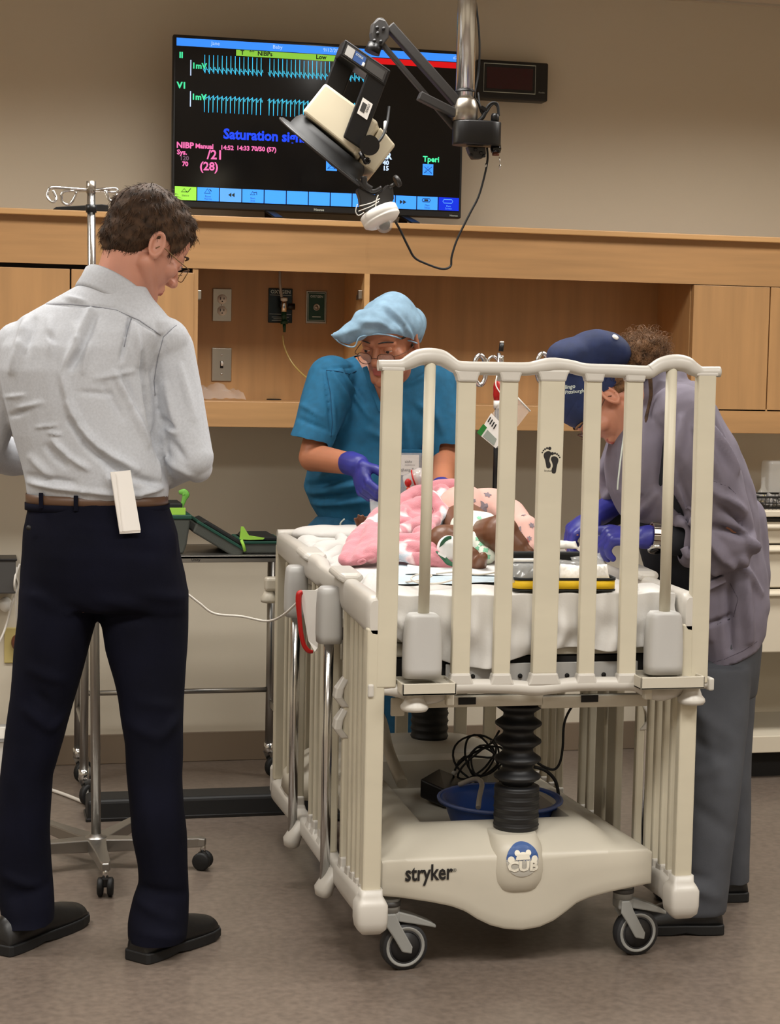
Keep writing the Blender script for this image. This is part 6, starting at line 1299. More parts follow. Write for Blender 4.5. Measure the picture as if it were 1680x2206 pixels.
# scrub top with V neck and short sleeves
sb = MB(); m2_torso(sb); limb(sb, s2r, (.078, .066)); limb(sb, s2l, (.078, .068)); limb(sb, [pt(690, 860, 5.44), pt(648, 945, 5.39)], (.05, .036))
fold2 = fl([(703, 798, 712, 930, .006, -.007), (718, 800, 760, 880, .012, .007), (735, 790, 800, 900, .012, .008), (752, 800, 790, 870, .010, -.006), (715, 860, 720, 960, .012, .006), (665, 1045, 760, 1010, .014, .009), (670, 1070, 790, 1040, .016, .010), (680, 1092, 790, 1080, .014, .009), (668, 1055, 780, 1028, .012, -.008), (690, 1080, 790, 1062, .012, -.007), (880, 830, 940, 800, .010, .006), (900, 870, 935, 900, .012, .007), (870, 900, 880, 980, .014, .007), (640, 900, 700, 925, .010, -.005), (650, 870, 690, 900, .010, .005), (930, 850, 950, 930, .012, .006), (700, 796, 775, 790, .004, -.004), (800, 930, 860, 960, .014, .006)], 5.36); fold2 = [(a, b_1, c, d, w_ * .75, k * 1.7) for a, b_1, c, d, w_, k in fold2]
V1_, V2_, V3_ = pt(786, 790, 5.38), pt(819, 886, 5.38), pt(872, 785, 5.38)
def keepv(c):
    def side(a1, b1, x, z): return (b1.x - a1.x) * (z - a1.z) - (b1.z - a1.z) * (x - a1.x)
    ins = (side(V1_, V2_, c[:, 0], c[:, 2]) > 0) & (side(V2_, V3_, c[:, 0], c[:, 2]) > 0)
    zr_ = pt(665, 1, 5.4); hem_r = np.interp(c[:, 0], [pt(620, 940, 5.4).x, pt(708, 955, 5.4).x], [pt(620, 936, 5.4).z, pt(708, 955, 5.4).z]); hem_l = pt(960, 954, 5.4).z
    cut = ((c[:, 0] < pt(700, 960, 5.4).x) & (c[:, 2] < hem_r) & (c[:, 2] > pt(660, 1000, 5.4).z) & (c[:, 1] < 5.47)) | ((c[:, 0] > pt(936, 980, 5.4).x) & (c[:, 2] < hem_l) & (c[:, 2] > pt(960, 1040, 5.4).z))
    return ~cut & ~(ins & (c[:, 1] < 5.52)) & (c[:, 2] > pt(800, 1128, Y2).z)
def disp2(co, no): return co + no * (ridge(co, no, fold2) * np.clip(-no[:, 1] * 1.5 + .2, 0, 1) + hsum(co, 51, 22, .0035) + hsum(co, 52, 55, .0014))[:, None]
top2 = garment(p2, 'scrub_top', sb, 'scrub', .0068, 4, disp2, keep=keepv)
seam(top2, [(703, 798), (730, 800), (752, 806), (775, 796)], .0013, 'seam_b'); seam(top2, [(703, 798), (712, 850), (716, 910), (712, 950)], .0012, 'seam_b')
for a1, b1 in ((V1_, V2_), (V2_, V3_)):
    m = MB(); m.bar(a1 + V((0, .004, 0)), b1 + V((0, -.012, 0)), .016, .004, up=(0, -1, 0)); m.build('neck_band', 'scrub', top2, bevel=.002)
pa_, pb2 = pt(858, 968, 5.365), pt(912, 1050, 5.37)
MB().b2((pa_.x, 5.352, pb2.z), (pb2.x, 5.362, pa_.z)).build('chest_pocket', 'scrub', top2, bevel=.002)
bd = thing('name_badge', 'white paper name badge in a clear holder on the blue scrub top', 'badge', pt(882, 1022, 5.34))
ba_, bb_ = pt(861, 980, 5.335), pt(903, 1024, 5.335)
bdg = MB(); bdg.b2((ba_.x, 5.342, bb_.z), (bb_.x, 5.344, ba_.z)); bdg.build('card', 'paper', bd)
m = MB(); put_text(m, 'aiuhs', .011, (ba_.x + .018, 5.3412, ba_.z - .024), (1, 0, 0), (0, 0, 1), .0002); put_text(m, 'iqheng For', .013, (ba_.x + .002, 5.3412, bb_.z + .012), (1, 0, 0), (0, 0, 1), .0003); m.box((ba_.x + .034, 5.3412, ba_.z - .031), (.032, .0004, .0012)); m.build('lettering', 'ink', bd)
a3, b3 = pt(860, 976, 5.33), pt(908, 1085, 5.33)
MB().b2((a3.x, 5.3395, b3.z), (b3.x, 5.3405, a3.z)).build('clear_holder', 'clear2', bd)
m = MB(); m.tube([pt(912, 960, 5.36), pt(908, 1010, 5.345), pt(898, 1060, 5.335), pt(888, 1085, 5.33)], .006, n=8, sub=4, flat=(1, .4)); m.build('lanyard', 'cap_n', bd)
# trousers with drawstring
tb_ = MB(); rows(tb_, [(1112, 684, 908, .128), (1140, 656, 908, .135), (1175, 648, 910, .138), (1230, 645, 912, .13)], Y2, 0, .85)
for x_, k in ((735, -1), (862, 1)): rows(tb_, [(1215, x_ - 78, x_ + 66, .115, 5.50), (1320, x_ - 66, x_ + 62, .105, 5.51), (1450, x_ - 58, x_ + 54, .092, 5.52), (1600, x_ - 54, x_ + 46, .085, 5.54), (1652, x_ - 52, x_ + 42, .082, 5.54)], None, 0, .9)
fold2t = fl([(690 + i * 9, 1118, 686 + i * 9, 1150, .003, .005 * (1 if i % 2 else -1)) for i in range(20)], 5.37)
tr2 = garment(p2, 'scrub_trousers', tb_, 'scrub_p', .0075, 3, lambda co, no: co + no * (ridge(co, no, fold2t) * np.clip(-no[:, 1] + .2, 0, 1) + hsum(co, 61, 22, .004))[:, None], keep=lambda c: c[:, 2] > .05)
MB().tube([pt(742, 1118, 5.352), pt(733, 1128, 5.345), pt(736, 1140, 5.345), pt(728, 1150, 5.345)], .0025, n=6, sub=4).build('drawstring', 'pale', tr2)
for x_ in (735, 862): cxx = pt(x_, 1640, 5.54).x; shoe(p2, V((cxx, 5.63, 0)), V((cxx + .0, 5.36, 0)), .095, .10)
g_ = MB(); hand(g_, *h2r, 1, cu2, (.7, .55, .5), g=.0022); g_.cap(f2r[1], f2r[1] + (f2r[0] - f2r[1]).normalized() * .035, .036, .037)
garment(p2, 'glove', g_, 'glove', .0042, 2, lambda co, no: co + no * hsum(co, 71, 90, .0018)[:, None])
g_ = MB(); hand(g_, *h2l, -1, cu2, g=.0022); g_.cap(f2l[1], f2l[1] + (f2l[0] - f2l[1]).normalized() * .03, .036, .037); garment(p2, 'glove', g_, 'glove', .005, 2)
# clear packet in the gloved hand
pk_ = thing('clear_packet', 'small clear plastic packet under the gloved hand of the person in blue scrubs', 'packet', pt(806, 1105, 5.1))
m = MB(); f = [pt(797, 1074, 5.10), pt(830, 1088, 5.10), pt(832, 1122, 5.06), pt(800, 1122, 5.06)]; m.loft([f, [p + V((0, .012, 0)) for p in f]], smooth=False); m.build('pouch', 'clear2', pk_, bevel=.003)
# ================================================================== person in lilac bent over the right side of the crib
Y3 = 4.42
f3, u3 = cdir(-.42, -.06, -.90), cdir(-.90, .0, .42); R3 = frame3(f3, u3); S3 = .98
ear3 = pt(1313, 853, 4.34); c3h = ear3 - R3 @ V((-.079, -.012, -.008)) * S3
def m3_torso(mb, g=0.0):
    rows(mb, [(1452, 1488, 1552, .15), (1415, 1490, 1618, .17), (1360, 1468, 1642, .175), (1300, 1450, 1648, .18), (1240, 1424, 1642, .185), (1180, 1396, 1632, .19), (1110, 1345, 1620, .195), (1050, 1318, 1606, .20), (1000, 1312, 1592, .205), (950, 1318, 1574, .205), (905, 1335, 1552, .20), (868, 1372, 1530, .185), (842, 1392, 1512, .16), (820, 1404, 1490, .12)], Y3, g, e=.9)
a3l = [pt(1470, 890, 4.27), pt(1530, 1030, 4.235), pt(1572, 1158, 4.23)]; f3l = [pt(1572, 1158, 4.23), pt(1470, 1160, 4.26)]; w3l = [pt(1470, 1160, 4.26), pt(1402, 1155, 4.27)]
a3r = [pt(1392, 905, 4.56), pt(1345, 1010, 4.60), pt(1340, 1085, 4.62)]; f3r = [pt(1340, 1085, 4.62), pt(1292, 1110, 4.58)]
h3l = (pt(1388, 1158, 4.27), cdir(-1, .05, .05), cdir(-.1, .35, -.9)); h3r = (pt(1288, 1108, 4.57), cdir(-.75, -.15, -.5), cdir(.55, .3, -.75))
cu3l = ((12, 22, 20), (58, 40, 25), (60, 45, 30), (62, 45, 30)); cu3r = ((38, 45, 25), (42, 45, 25), (46, 45, 25), (50, 45, 25))
b = MB(); T3 = head(b, c3h, R3, S3, (pt(1425, 860, 4.44), .058), .95)
m3_torso(b, -.042); limb(b, a3l, (.05, .045, .04)); limb(b, f3l + w3l[1:], (.04, .034, .028)); b.cap(w3l[1], h3l[0], .028, .027); limb(b, a3r, (.05, .045, .04)); limb(b, f3r, (.04, .028))
hand(b, *h3l, -1, cu3l, (.85, .35, .35), tcurl=.15); hand(b, *h3r, 1, cu3r)
for (x0_, x1_, y0_, xf) in ((1555, 1535, 4.30, 1745), (1580, 1590, 4.55, 1950)): pass
lg = [(pt(1550, 1440, 4.36), pt(1532, 1690, 4.24), V((pt(1492, 1960, 4.19).x + .02, 4.19, .08))), (pt(1562, 1440, 4.50), pt(1572, 1690, 4.48), V((pt(1580, 1930, 4.43).x, 4.43, .08)))]
for q in lg: limb(b, q, (.055, .045, .032))
me = organic(b, .0042, 3); setmat(me, lips_of(c3h, R3, S3))
p3 = body_link(me, 'person', ['skin_c', 'lip'], 'person in lilac grey jacket and navy cap bending over the right crib side')
face_bits(p3, T3, R3, c3h, S3, 'hair_c', lidmat='skin_c'); glasses(p3, T3, 'brownwire', 1.4, -.008)
# surgical cap: dome, band and curly hair escaping at the back
cpm = MB(); cpm.ell(T3(0, -.012, .046), (.083, .108, .100), R3, 36, 22); cpm.ell(T3(0, -.03, .085), (.078, .09, .075), R3, 30, 18); cpm.ell(T3(0, .045, .04), (.066, .055, .055), R3); cpm.ell(pt(1288, 756, 4.40), (.082, .095, .056)); cpm.ell(pt(1240, 768, 4.40), (.075, .085, .05)); cpm.ell(pt(1312, 760, 4.41), (.052, .08, .048))
def keepcap(c):
    q = local(c, c3h, R3, S3); return q[:, 2] > np.interp(q[:, 1], [-.12, -.07, -.03, .0, .05, .11], [-.034, -.030, .0, .022, .020, .020])
cap3 = garment(p3, 'surgical_cap', cpm, 'cap_n', .006, 3, lambda co, no: co + no * (hsum(co, 81, 45, .004) + hsum(co, 82, 110, .0015))[:, None], keep=keepcap)
rb_ = [T3(math.sin(t) * .0815, -.012 + math.cos(t) * .107, .022 + .012 * (abs(math.sin(t)) > .6) * 0) for t in [2 * math.pi * k / 48 for k in range(48)]]
mm = MB(); mm.loft([[p + R3 @ V((0, 0, z)) for p in rb_] for z in (-.004, .016, .04)], caps=False); mm.build('cap_band', 'cap_n', cap3, solid=.003)
mm = MB(); put_text(mm, 'lingo', .014, pt(1217, 838, 4.265), (1, 0, .12), (0, 0, 1), .0003); put_text(mm, 'Pittsburgh', .012, pt(1217, 849, 4.265), (1, 0, .12), (0, 0, 1), .0002)
tv_ = BVHTree.FromPolygons([v.co.copy() for v in cap3.data.vertices], [tuple(p.vertices) for p in cap3.data.polygons]); nv_ = []
for p in mm.v:
    h_ = tv_.ray_cast(_C, (V(p) - _C).normalized()); nv_.append(tuple(h_[0] + h_[1] * .0006) if h_[0] is not None else p)
mm.v = nv_; mm.build('cap_lettering', 'pale', cap3)
tv_ = BVHTree.FromPolygons([v.co.copy() for v in cap3.data.vertices], [tuple(p.vertices) for p in cap3.data.polygons]); h_ = tv_.ray_cast(_C, ray(1325, 727).normalized()); h_ = h_ if h_[0] is not None else tv_.find_nearest(pt(1325, 727, 4.32)); mm = MB(); mm.lathe([(.0085, -.002), (.0085, .003), (.004, .0045), (.0001, .0045)], h_[0], h_[1], n=18); mm.build('cap_button', 'white', cap3)
hc_ = MB(); hc_.ell(pt(1384, 758, 4.42), (.052, .07, .048)); hc_.ell(pt(1366, 775, 4.42), (.055, .07, .045)); hc_.ell(T3(0, -.06, -.012), (.066, .05, .055), R3)
hme = organic(hc_, .007, 2, lambda co, no: co + no * (hsum(co, 91, 110, .007) + hsum(co, 92, 240, .003))[:, None]); hp_, hn_ = surf_points(hme, 3400, lambda c, n: c[:, 2] > 1.36, 9)
hair3 = link(hme, 'hair', 'hair_c', p3); strands('hair_curls', 'hair_c', hair3, hp_, hn_, lambda p: V((.4, -.2, .3)), .042, .0011, 12, .8, curl=.008, lift=.9)
# tie and mask strings hanging by the neck
MB().tube([pt(1400, 812, 4.27), pt(1402, 850, 4.27), pt(1396, 880, 4.27), pt(1390, 910, 4.26), pt(1386, 945, 4.26)], [.006, .005, .004, .005, .003], n=8, sub=5).build('hair_tie_strings', 'hair_b', p3)
# dark scrub shirt under the open jacket
db_ = MB(); rows(db_, [(1320, 1450, 1520, .07), (1280, 1425, 1540, .09), (1230, 1395, 1560, .12), (1150, 1375, 1560, .14), (1050, 1352, 1540, .15), (960, 1350, 1520, .15), (900, 1365, 1500, .14), (860, 1385, 1490, .12)], Y3 - .03, 0, .9)
limb(db_, [pt(1345, 1040, 4.60), pt(1342, 1085, 4.62), pt(1310, 1104, 4.60)], (.05, .05, .042)); limb(db_, [pt(1500, 1160, 4.25), pt(1455, 1162, 4.26)], (.045, .042))
garment(p3, 'dark_shirt', db_, 'darkscrub', .008, 3, lambda co, no: co + no * hsum(co, 95, 40, .003)[:, None])
# jacket
jb = MB(); m3_torso(jb); limb(jb, a3l, (.080, .076, .066)); limb(jb, [pt(1572, 1158, 4.23), pt(1500, 1162, 4.25)], (.066, .056)); jb.cap(pt(1580, 1185, 4.22), pt(1545, 1218, 4.23), .045, .03); limb(jb, a3r[:2] + [pt(1340, 1050, 4.61)], (.078, .070, .060))
jb.cap(pt(1600, 1120, 4.42), pt(1640, 1280, 4.40), .06, .028); jb.cap(pt(1480, 1130, 4.23), pt(1490, 1195, 4.23), .032, .036); jb.cap(pt(1440, 820, 4.44), pt(1410, 850, 4.40), .05, .055)
fold3 = fl([(1500, 900, 1560, 1010, .014, .009), (1520, 880, 1580, 1000, .012, -.007), (1480, 920, 1530, 1040, .014, .008), (1455, 900, 1450, 1040, .014, .010), (1432, 900, 1425, 1050, .014, -.010), (1408, 890, 1395, 1060, .012, .010), (1385, 920, 1370, 1060, .012, -.009), (1350, 930, 1330, 1060, .012, .010), (1330, 960, 1312, 1080, .010, -.008), (1500, 1040, 1570, 1100, .016, .010), (1530, 1080, 1600, 1140, .016, -.012), (1520, 1130, 1590, 1150, .012, -.014), (1500, 1150, 1560, 1215, .014, .010), (1580, 1140, 1600, 1180, .012, .010), (1440, 1060, 1480, 1130, .012, -.012), (1460, 1050, 1490, 1110, .010, .009), (1530, 1240, 1540, 1380, .016, .009), (1570, 1240, 1580, 1400, .016, -.008), (1600, 1230, 1620, 1380, .018, .010), (1500, 1270, 1560, 1250, .008, -.006), (1500, 1360, 1580, 1330, .008, -.007), (1580, 1200, 1650, 1280, .014, .006), (1420, 1060, 1400, 1130, .012, .008), (1490, 1240, 1500, 1330, .012, .006)], 4.24); fold3 = [(a, b_1, c, d, w_ * .72, k * 2.9) for a, b_1, c, d, w_, k in fold3]
def disp3(co, no): return co + no * (ridge(co, no, fold3) * np.clip(-no[:, 1] * 1.4 + .2, 0, 1) + hsum(co, 101, 16, .006) + hsum(co, 102, 42, .0042, (1, 1, .6)) + hsum(co, 103, 85, .0016))[:, None]
def keepj(c):
    zt_ = np.interp(c[:, 0], [pt(x, 1400, 4.3).x for x in (1440, 1485, 1520, 1560, 1600, 1640)], [pt(1500, y, 4.3).z for y in (1380, 1452, 1447, 1430, 1412, 1392)])
    px_ = pt(1380, 1100, 4.42).x; return (c[:, 2] > zt_) & ~((c[:, 2] < pt(1380, 1120, 4.42).z) & (c[:, 0] < pt(1405, 1200, 4.42).x))
jk = garment(p3, 'jacket', jb, 'lilac', .0065, 3, disp3, keep=keepj, solid=.0025)
MB().tube([pt(1484, 1122, 4.19), pt(1496, 1128, 4.185), pt(1500, 1150, 4.185), pt(1496, 1180, 4.185), pt(1484, 1198, 4.19), pt(1474, 1180, 4.20)], .011, n=10, sub=4).build('rolled_cuff', 'lilac', jk)
pz_ = [pt(1497, 1268, 4.225), pt(1560, 1240, 4.225), pt(1566, 1254, 4.225), pt(1500, 1286, 4.225)]
m = MB(); m.loft([pz_, [p + V((0, .02, 0)) for p in pz_]], smooth=False); m.build('pocket_flap', 'lilac', jk, bevel=.003)
seam(jk, [(1500, 1042), (1535, 1036), (1568, 1048), (1590, 1070)], .0014, 'seam_l'); seam(jk, [(1545, 1345), (1580, 1330), (1590, 1290), (1570, 1250)], .0014, 'seam_l'); seam(jk, [(1525, 1430), (1560, 1420), (1600, 1402), (1636, 1378)], .0014, 'seam_l')
# trousers and shoes
tb_ = MB(); rows(tb_, [(1320, 1470, 1632, .16), (1380, 1478, 1630, .172), (1440, 1480, 1624, .165), (1490, 1480, 1620, .14)], 4.43, 0, .9)
rows(tb_, [(1430, 1482, 1612, .09, 4.33), (1550, 1478, 1606, .085, 4.29), (1680, 1470, 1590, .082, 4.24), (1800, 1462, 1578, .08, 4.21), (1900, 1448, 1566, .078, 4.195), (1962, 1425, 1556, .075, 4.19)], None, 0, .9)
rows(tb_, [(1430, 1500, 1622, .09, 4.53), (1550, 1510, 1618, .085, 4.52), (1700, 1530, 1612, .08, 4.48), (1850, 1540, 1612, .078, 4.44), (1932, 1545, 1612, .075, 4.43)], None, 0, .9)
fold3t = fl([(1500, 1520, 1590, 1600, .018, .009), (1500, 1600, 1580, 1640, .016, -.008), (1490, 1690, 1560, 1660, .016, .009), (1500, 1740, 1570, 1790, .018, -.008), (1540, 1500, 1560, 1700, .018, .007), (1460, 1900, 1540, 1930, .014, .009), (1450, 1880, 1520, 1890, .012, -.007), (1480, 1460, 1500, 1600, .014, .006)], 4.14)
garment(p3, 'trousers', tb_, 'slate', .008, 4, lambda co, no: co + no * (ridge(co, no, fold3t) * np.clip(-no[:, 1] * 1.4 + .2, 0, 1) + hsum(co, 111, 18, .004))[:, None], keep=lambda c: (c[:, 2] > .048))
shoe(p3, V((1.835, 4.155, 0)), V((1.585, 4.205, 0)), .095, .095); shoe(p3, V((2.015, 4.41, 0)), V((1.775, 4.45, 0)), .095, .095)
# gloves and watch
g_ = MB(); hand(g_, *h3l, -1, cu3l, (.85, .35, .35), g=.002, tcurl=.15); g_.cap(h3l[0], w3l[1] + (h3l[0] - w3l[1]) * .4, .030, .030); garment(p3, 'glove', g_, 'glove', .0042, 2, lambda co, no: co + no * hsum(co, 121, 90, .0016)[:, None])
g_ = MB(); hand(g_, *h3r, 1, cu3r, g=.0025); g_.cap(h3r[0], h3r[0] + (f3r[0] - f3r[1]).normalized() * .05, .032, .036); garment(p3, 'glove', g_, 'glove', .0042, 2, lambda co, no: co + no * (hsum(co, 122, 70, .003))[:, None])
wc = w3l[1] + (w3l[0] - w3l[1]) * .12; wd_ = (w3l[0] - w3l[1]).normalized(); uu, vv, _ = frame_of(wd_)
wt = thing('wrist_watch', 'chunky silver wrist watch on the left arm of the person in lilac', 'watch', wc)
for k in range(14):
    t = 2 * math.pi * k / 14; o = wc + (uu * math.cos(t) + vv * math.sin(t)) * .0335; nn = (uu * math.cos(t) + vv * math.sin(t)); tt = wd_.cross(nn)
    MB().box(o, (.020, .0135, .005), Matrix((wd_, tt, nn)).transposed()).build('link', 'steel', wt, bevel=.0012)
M['watch'] = mat('watch_steel', (190, 188, 184), .38, 1.0)
nn = (V((0, -.55, -.83))).normalized(); nn = (nn - wd_ * nn.dot(wd_)).normalized(); MB().lathe([(.019, -.003), (.020, 0), (.020, .006), (.017, .008), (.0001, .008)], wc + nn * .034, nn, n=28).build('watch_case', 'chrome', wt)
MB().lathe([(.0155, 0), (.0001, .0006)], wc + nn * .0422, nn, n=24).build('watch_face', 'black_g', wt)
# lanyard ends hanging at the jacket front
MB().tube([pt(1345, 930, 4.24), pt(1338, 980, 4.24), pt(1332, 1030, 4.24), pt(1330, 1055, 4.24)], .0022, n=6, sub=5).build('lanyard', 'pale', p3)
# ------------------------------------------------------------------ on the mattress
zb = zm + .004
MZ = lambda x, y, d=.0: ptz(x, y, zb + d)
# rumpled sheets along the left side and the back
def heap(name, label, cat, prims, mt, vox=.006, sm=3, amp=.003, seed=1, freq=40):
    m = MB()
    for q in prims:
        if len(q) == 4: m.cap(q[0], q[1], q[2], q[3], 16)
        else: m.ell(q[0], q[1])
    me = organic(m, vox, sm, lambda co, no: co + no * (hsum(co, seed, freq, amp) + hsum(co, seed + 1, freq * 2.6, amp * .4))[:, None])
    return link(me, name, mt, label=label, cat=cat)
S_ = lambda x, y, Y: pt(x, y, Y)
heap('rumpled_sheet', 'white rumpled sheet bunched along the left side of the mattress', 'sheet',
     [(S_(660, 1176, 5.0), S_(720, 1225, 4.7), .018, .018), (S_(720, 1225, 4.7), S_(795, 1262, 4.34), .018, .016), (S_(795, 1262, 4.34), S_(792, 1288, 4.18), .016, .014), (S_(655, 1170, 5.02), S_(735, 1178, 4.98), .022, .022), (S_(690, 1190, 4.9), S_(755, 1172, 4.92), .028, .022), (S_(700, 1215, 4.78), S_(735, 1190, 4.85), .026, .022), (S_(715, 1235, 4.62), S_(760, 1215, 4.66), .026, .020), (S_(745, 1240, 4.5), S_(800, 1232, 4.52), .022, .016), (S_(770, 1262, 4.34), S_(820, 1235, 4.42), .018, .016), (S_(783, 1290, 4.16), S_(800, 1245, 4.32), .022, .014), (S_(735, 1160, 4.95), S_(752, 1200, 4.86), .02, .018), (S_(775, 1250, 4.36), S_(778, 1300, 4.2), .012, .012)], 'sheet', .006, 4, .004, 3, 60)
heap('pillow', 'flat white pillow at the head end of the mattress', 'pillow', [(MZ(700, 1150, .02), (.10, .09, .028)), (MZ(740, 1150, .02), (.10, .09, .026))], 'sheet', .009, 4, .003, 8, 30)
# blue under pad
def drape(name, label, cat, corners, mt, amp, nu=26, nv=20, thick=.002, seed=2, lift=.004):
    a, b, c, d = [V(q) for q in corners]; rows_ = []
    rg = np.random.RandomState(seed); ph = rg.uniform(0, 6, 6)
    for j in range(nv + 1):
        v_ = j / nv; row = []
        for i in range(nu + 1):
            u_ = i / nu; p = a * (1 - u_) * (1 - v_) + b * u_ * (1 - v_) + c * u_ * v_ + d * (1 - u_) * v_
            z_ = abs(math.sin(u_ * 7 + ph[0] + 2 * math.sin(v_ * 4 + ph[1]))) * .6 + .4 * abs(math.sin(v_ * 9 + ph[2] + 1.5 * math.sin(u_ * 5 + ph[3])))
            row.append(p + V((.006 * math.sin(v_ * 8 + ph[4]), .006 * math.sin(u_ * 9 + ph[5]), lift + amp * z_ * z_)))
        rows_.append(row)
    m = MB(); m.loft(rows_, caps=False, closed=False); return m.build(name, mt, label=label, cat=cat, solid=thick, sub=1)
M['pad'] = mat('pale_blue_pad', (200, 216, 226), .8, var=(14, .1)); M['padw'] = mat('white_pad', (228, 228, 226), .85)
drape('under_pad', 'pale blue and white absorbent pad spread under the baby', 'pad', (MZ(835, 1262), MZ(1120, 1258), MZ(1130, 1190), MZ(850, 1190)), 'pad', .0025, seed=4, lift=.002)
drape('white_cloth', 'white cloth lying on the pale blue pad near the foot end', 'cloth', (MZ(868, 1243), MZ(1085, 1246), MZ(1090, 1205), MZ(900, 1200)), 'padw', .003, seed=9, lift=.0055)
MB().tube([pt(860, 1256, 4.2), MZ(890, 1252, .015), MZ(915, 1247, .02), MZ(930, 1240, .022), MZ(915, 1236, .022), MZ(892, 1240, .02), MZ(886, 1248, .018), MZ(905, 1256, .016), MZ(950, 1256, .014), MZ(1000, 1240, .02)], .0022, n=6, sub=6).build('monitor_lead', 'cord', label='thin grey monitor lead looped on the pale pad', cat='lead')
MB().tube([MZ(940, 1236, .024), MZ(990, 1232, .024), MZ(1030, 1238, .022), MZ(1075, 1232, .02)], .0022, n=6, sub=6).build('monitor_lead', 'cord', label='second thin lead lying straight across the white cloth', cat='lead')
# ---------------- the baby
B = lambda x, y, Y: pt(x, y, Y)
b = MB()
hipc = B(1024, 1158, 4.62)
b.ell(hipc, (.075, .07, .062)); b.cap(hipc, B(985, 1120, 4.82), .066, .07, 20); b.cap(B(985, 1120, 4.82), B(925, 1115, 5.0), .066, .04, 20)
b.ell(B(868, 1112, 5.02), (.062, .066, .062), None, 24, 16)                      # head under the blanket and the mask
b.cap(B(868, 1130, 4.97), B(868, 1125, 4.955), .02, .012)                          # nose and mouth side
b.cap(B(1018, 1168, 4.58), B(955, 1166, 4.46), .046, .043, 18); b.cap(B(955, 1168, 4.46), B(1012, 1202, 4.38), .036, .028, 16); b.cap(B(1012, 1202, 4.38), B(1032, 1215, 4.36), .026, .02, 14)
b.cap(B(1032, 1215, 4.36), B(1040, 1200, 4.31), .018, .013)
b.cap(B(1040, 1160, 4.56), B(1078, 1150, 4.44), .05, .05, 18); b.cap(B(1078, 1150, 4.44), B(1110, 1178, 4.42), .046, .036, 16); b.cap(B(1110, 1178, 4.42), B(1135, 1192, 4.40), .03, .02, 14)
b.cap(B(935, 1125, 4.92), B(850, 1150, 4.86), .026, .022); b.cap(B(850, 1150, 4.86), B(790, 1150, 4.84), .022, .018)
w0 = B(788, 1150, 4.84)
b.ell(B(783, 1141, 4.84), (.018, .016, .020)); b.cap(B(795, 1150, 4.84), B(783, 1141, 4.84), .016, .014)
for fx, fy, tx_, ty_ in ((774, 1138, 764, 1117), (779, 1133, 772, 1110), (784, 1131, 781, 1111), (789, 1132, 791, 1114), (794, 1139, 804, 1122)): b.cap(B(fx, fy, 4.84), B(tx_, ty_, 4.825), .0056, .0042, 10)
me = organic(b, .0032, 3)
baby = link(me, 'person', 'skin_d', label='baby lying under a pink blanket in the crib with bare legs and a patterned diaper', cat='person')
M['print'] = mat('pink_print', (214, 170, 158), .85, bump=(300, .2, .001))
ob = MB(); ob.ell(B(1045, 1100, 4.82), (.095, .085, .062), None, 28, 18); ob.cap(B(995, 1112, 4.80), B(935, 1108, 4.99), .084, .066, 20); ob.cap(B(1098, 1108, 4.74), B(1130, 1150, 4.66), .046, .036, 16); ob.cap(B(1130, 1140, 4.66), B(1142, 1180, 4.62), .04, .03, 16)
me = organic(ob, .006, 4, lambda co, no: co + no * (hsum(co, 133, 45, .004))[:, None])
on = link(me, 'romper', 'print', baby, label='pale pink romper with grey animal print')
from mathutils.bvhtree import BVHTree
def bvh(o):
    me = o.data; mw = WM[o] if o.parent is None else Matrix.Identity(4); return BVHTree.FromPolygons([mw @ v.co for v in me.vertices], [tuple(p.vertices) for p in me.polygons])
def motifs(o, pts_, mt, name, seed):      # flat printed motifs laid on a curved cloth surface
    t = bvh(o); rg = random.Random(seed)
    for x, y, r in pts_:
        m = MB()
        h = t.ray_cast(_C, ray(x, y).normalized())
        if h[0] is None: continue
        u_, v_, n_ = frame_of(h[1]); lob = rg.choice((4, 5, 6)); a0 = rg.uniform(0, 6); ring = []
        for k in range(26):
            a = 2 * math.pi * k / 26; rr_ = r * (1 + .28 * math.sin(a * lob + a0) + .12 * math.sin(a * 9)); p = h[0] + (u_ * math.cos(a) + v_ * math.sin(a)) * rr_
            q = t.find_nearest(p); ring.append(q[0] + q[1] * .0012)
        c = h[0] + h[1] * .0014; m.add([c] + ring, [(0, i + 1, (i + 1) % 26 + 1) for i in range(26)]); m.build(name, mt, o)
M['motif'] = mat('grey_motif', (128, 116, 122), .85); M['motif_r'] = mat('rose_motif', (164, 74, 66), .85)
motifs(on, [(1042, 1092, .014), (1050, 1066, .009), (1020, 1078, .006), (1128, 1110, .006), (1118, 1140, .007), (1145, 1132, .007), (1122, 1152, .006), (1140, 1160, .006), (965, 1100, .008), (955, 1120, .006), (1008, 1100, .005), (1085, 1085, .008), (1075, 1110, .006)], 'motif', 'print_motif', 2)
motifs(on, [(1133, 1166, .008)], 'motif_r', 'print_motif', 5)
M['diaper'] = mat('diaper', (222, 228, 214), .8); M['mint'] = mat('mint_print', (128, 196, 160), .8)
dm = MB(); dm.ell(B(1026, 1150, 4.60), (.070, .074, .060), None, 26, 16); dm.cap(B(1026, 1160, 4.54), B(1046, 1200, 4.44), .045, .024, 16); dm.cap(B(1010, 1140, 4.6), B(1046, 1150, 4.58), .05, .045, 16)
me = organic(dm, .005, 3, lambda co, no: co + no * (hsum(co, 143, 70, .004) + hsum(co, 144, 150, .0016))[:, None])
di = link(me, 'diaper', 'diaper', baby, label='white diaper with mint green print')
motifs(di, [(1034, 1128, .007), (1036, 1145, .008), (1030, 1160, .007), (1038, 1172, .008), (1046, 1185, .007), (1050, 1200, .007), (1024, 1140, .005), (1028, 1182, .007), (1032, 1116, .006)], 'mint', 'print_motif', 3)
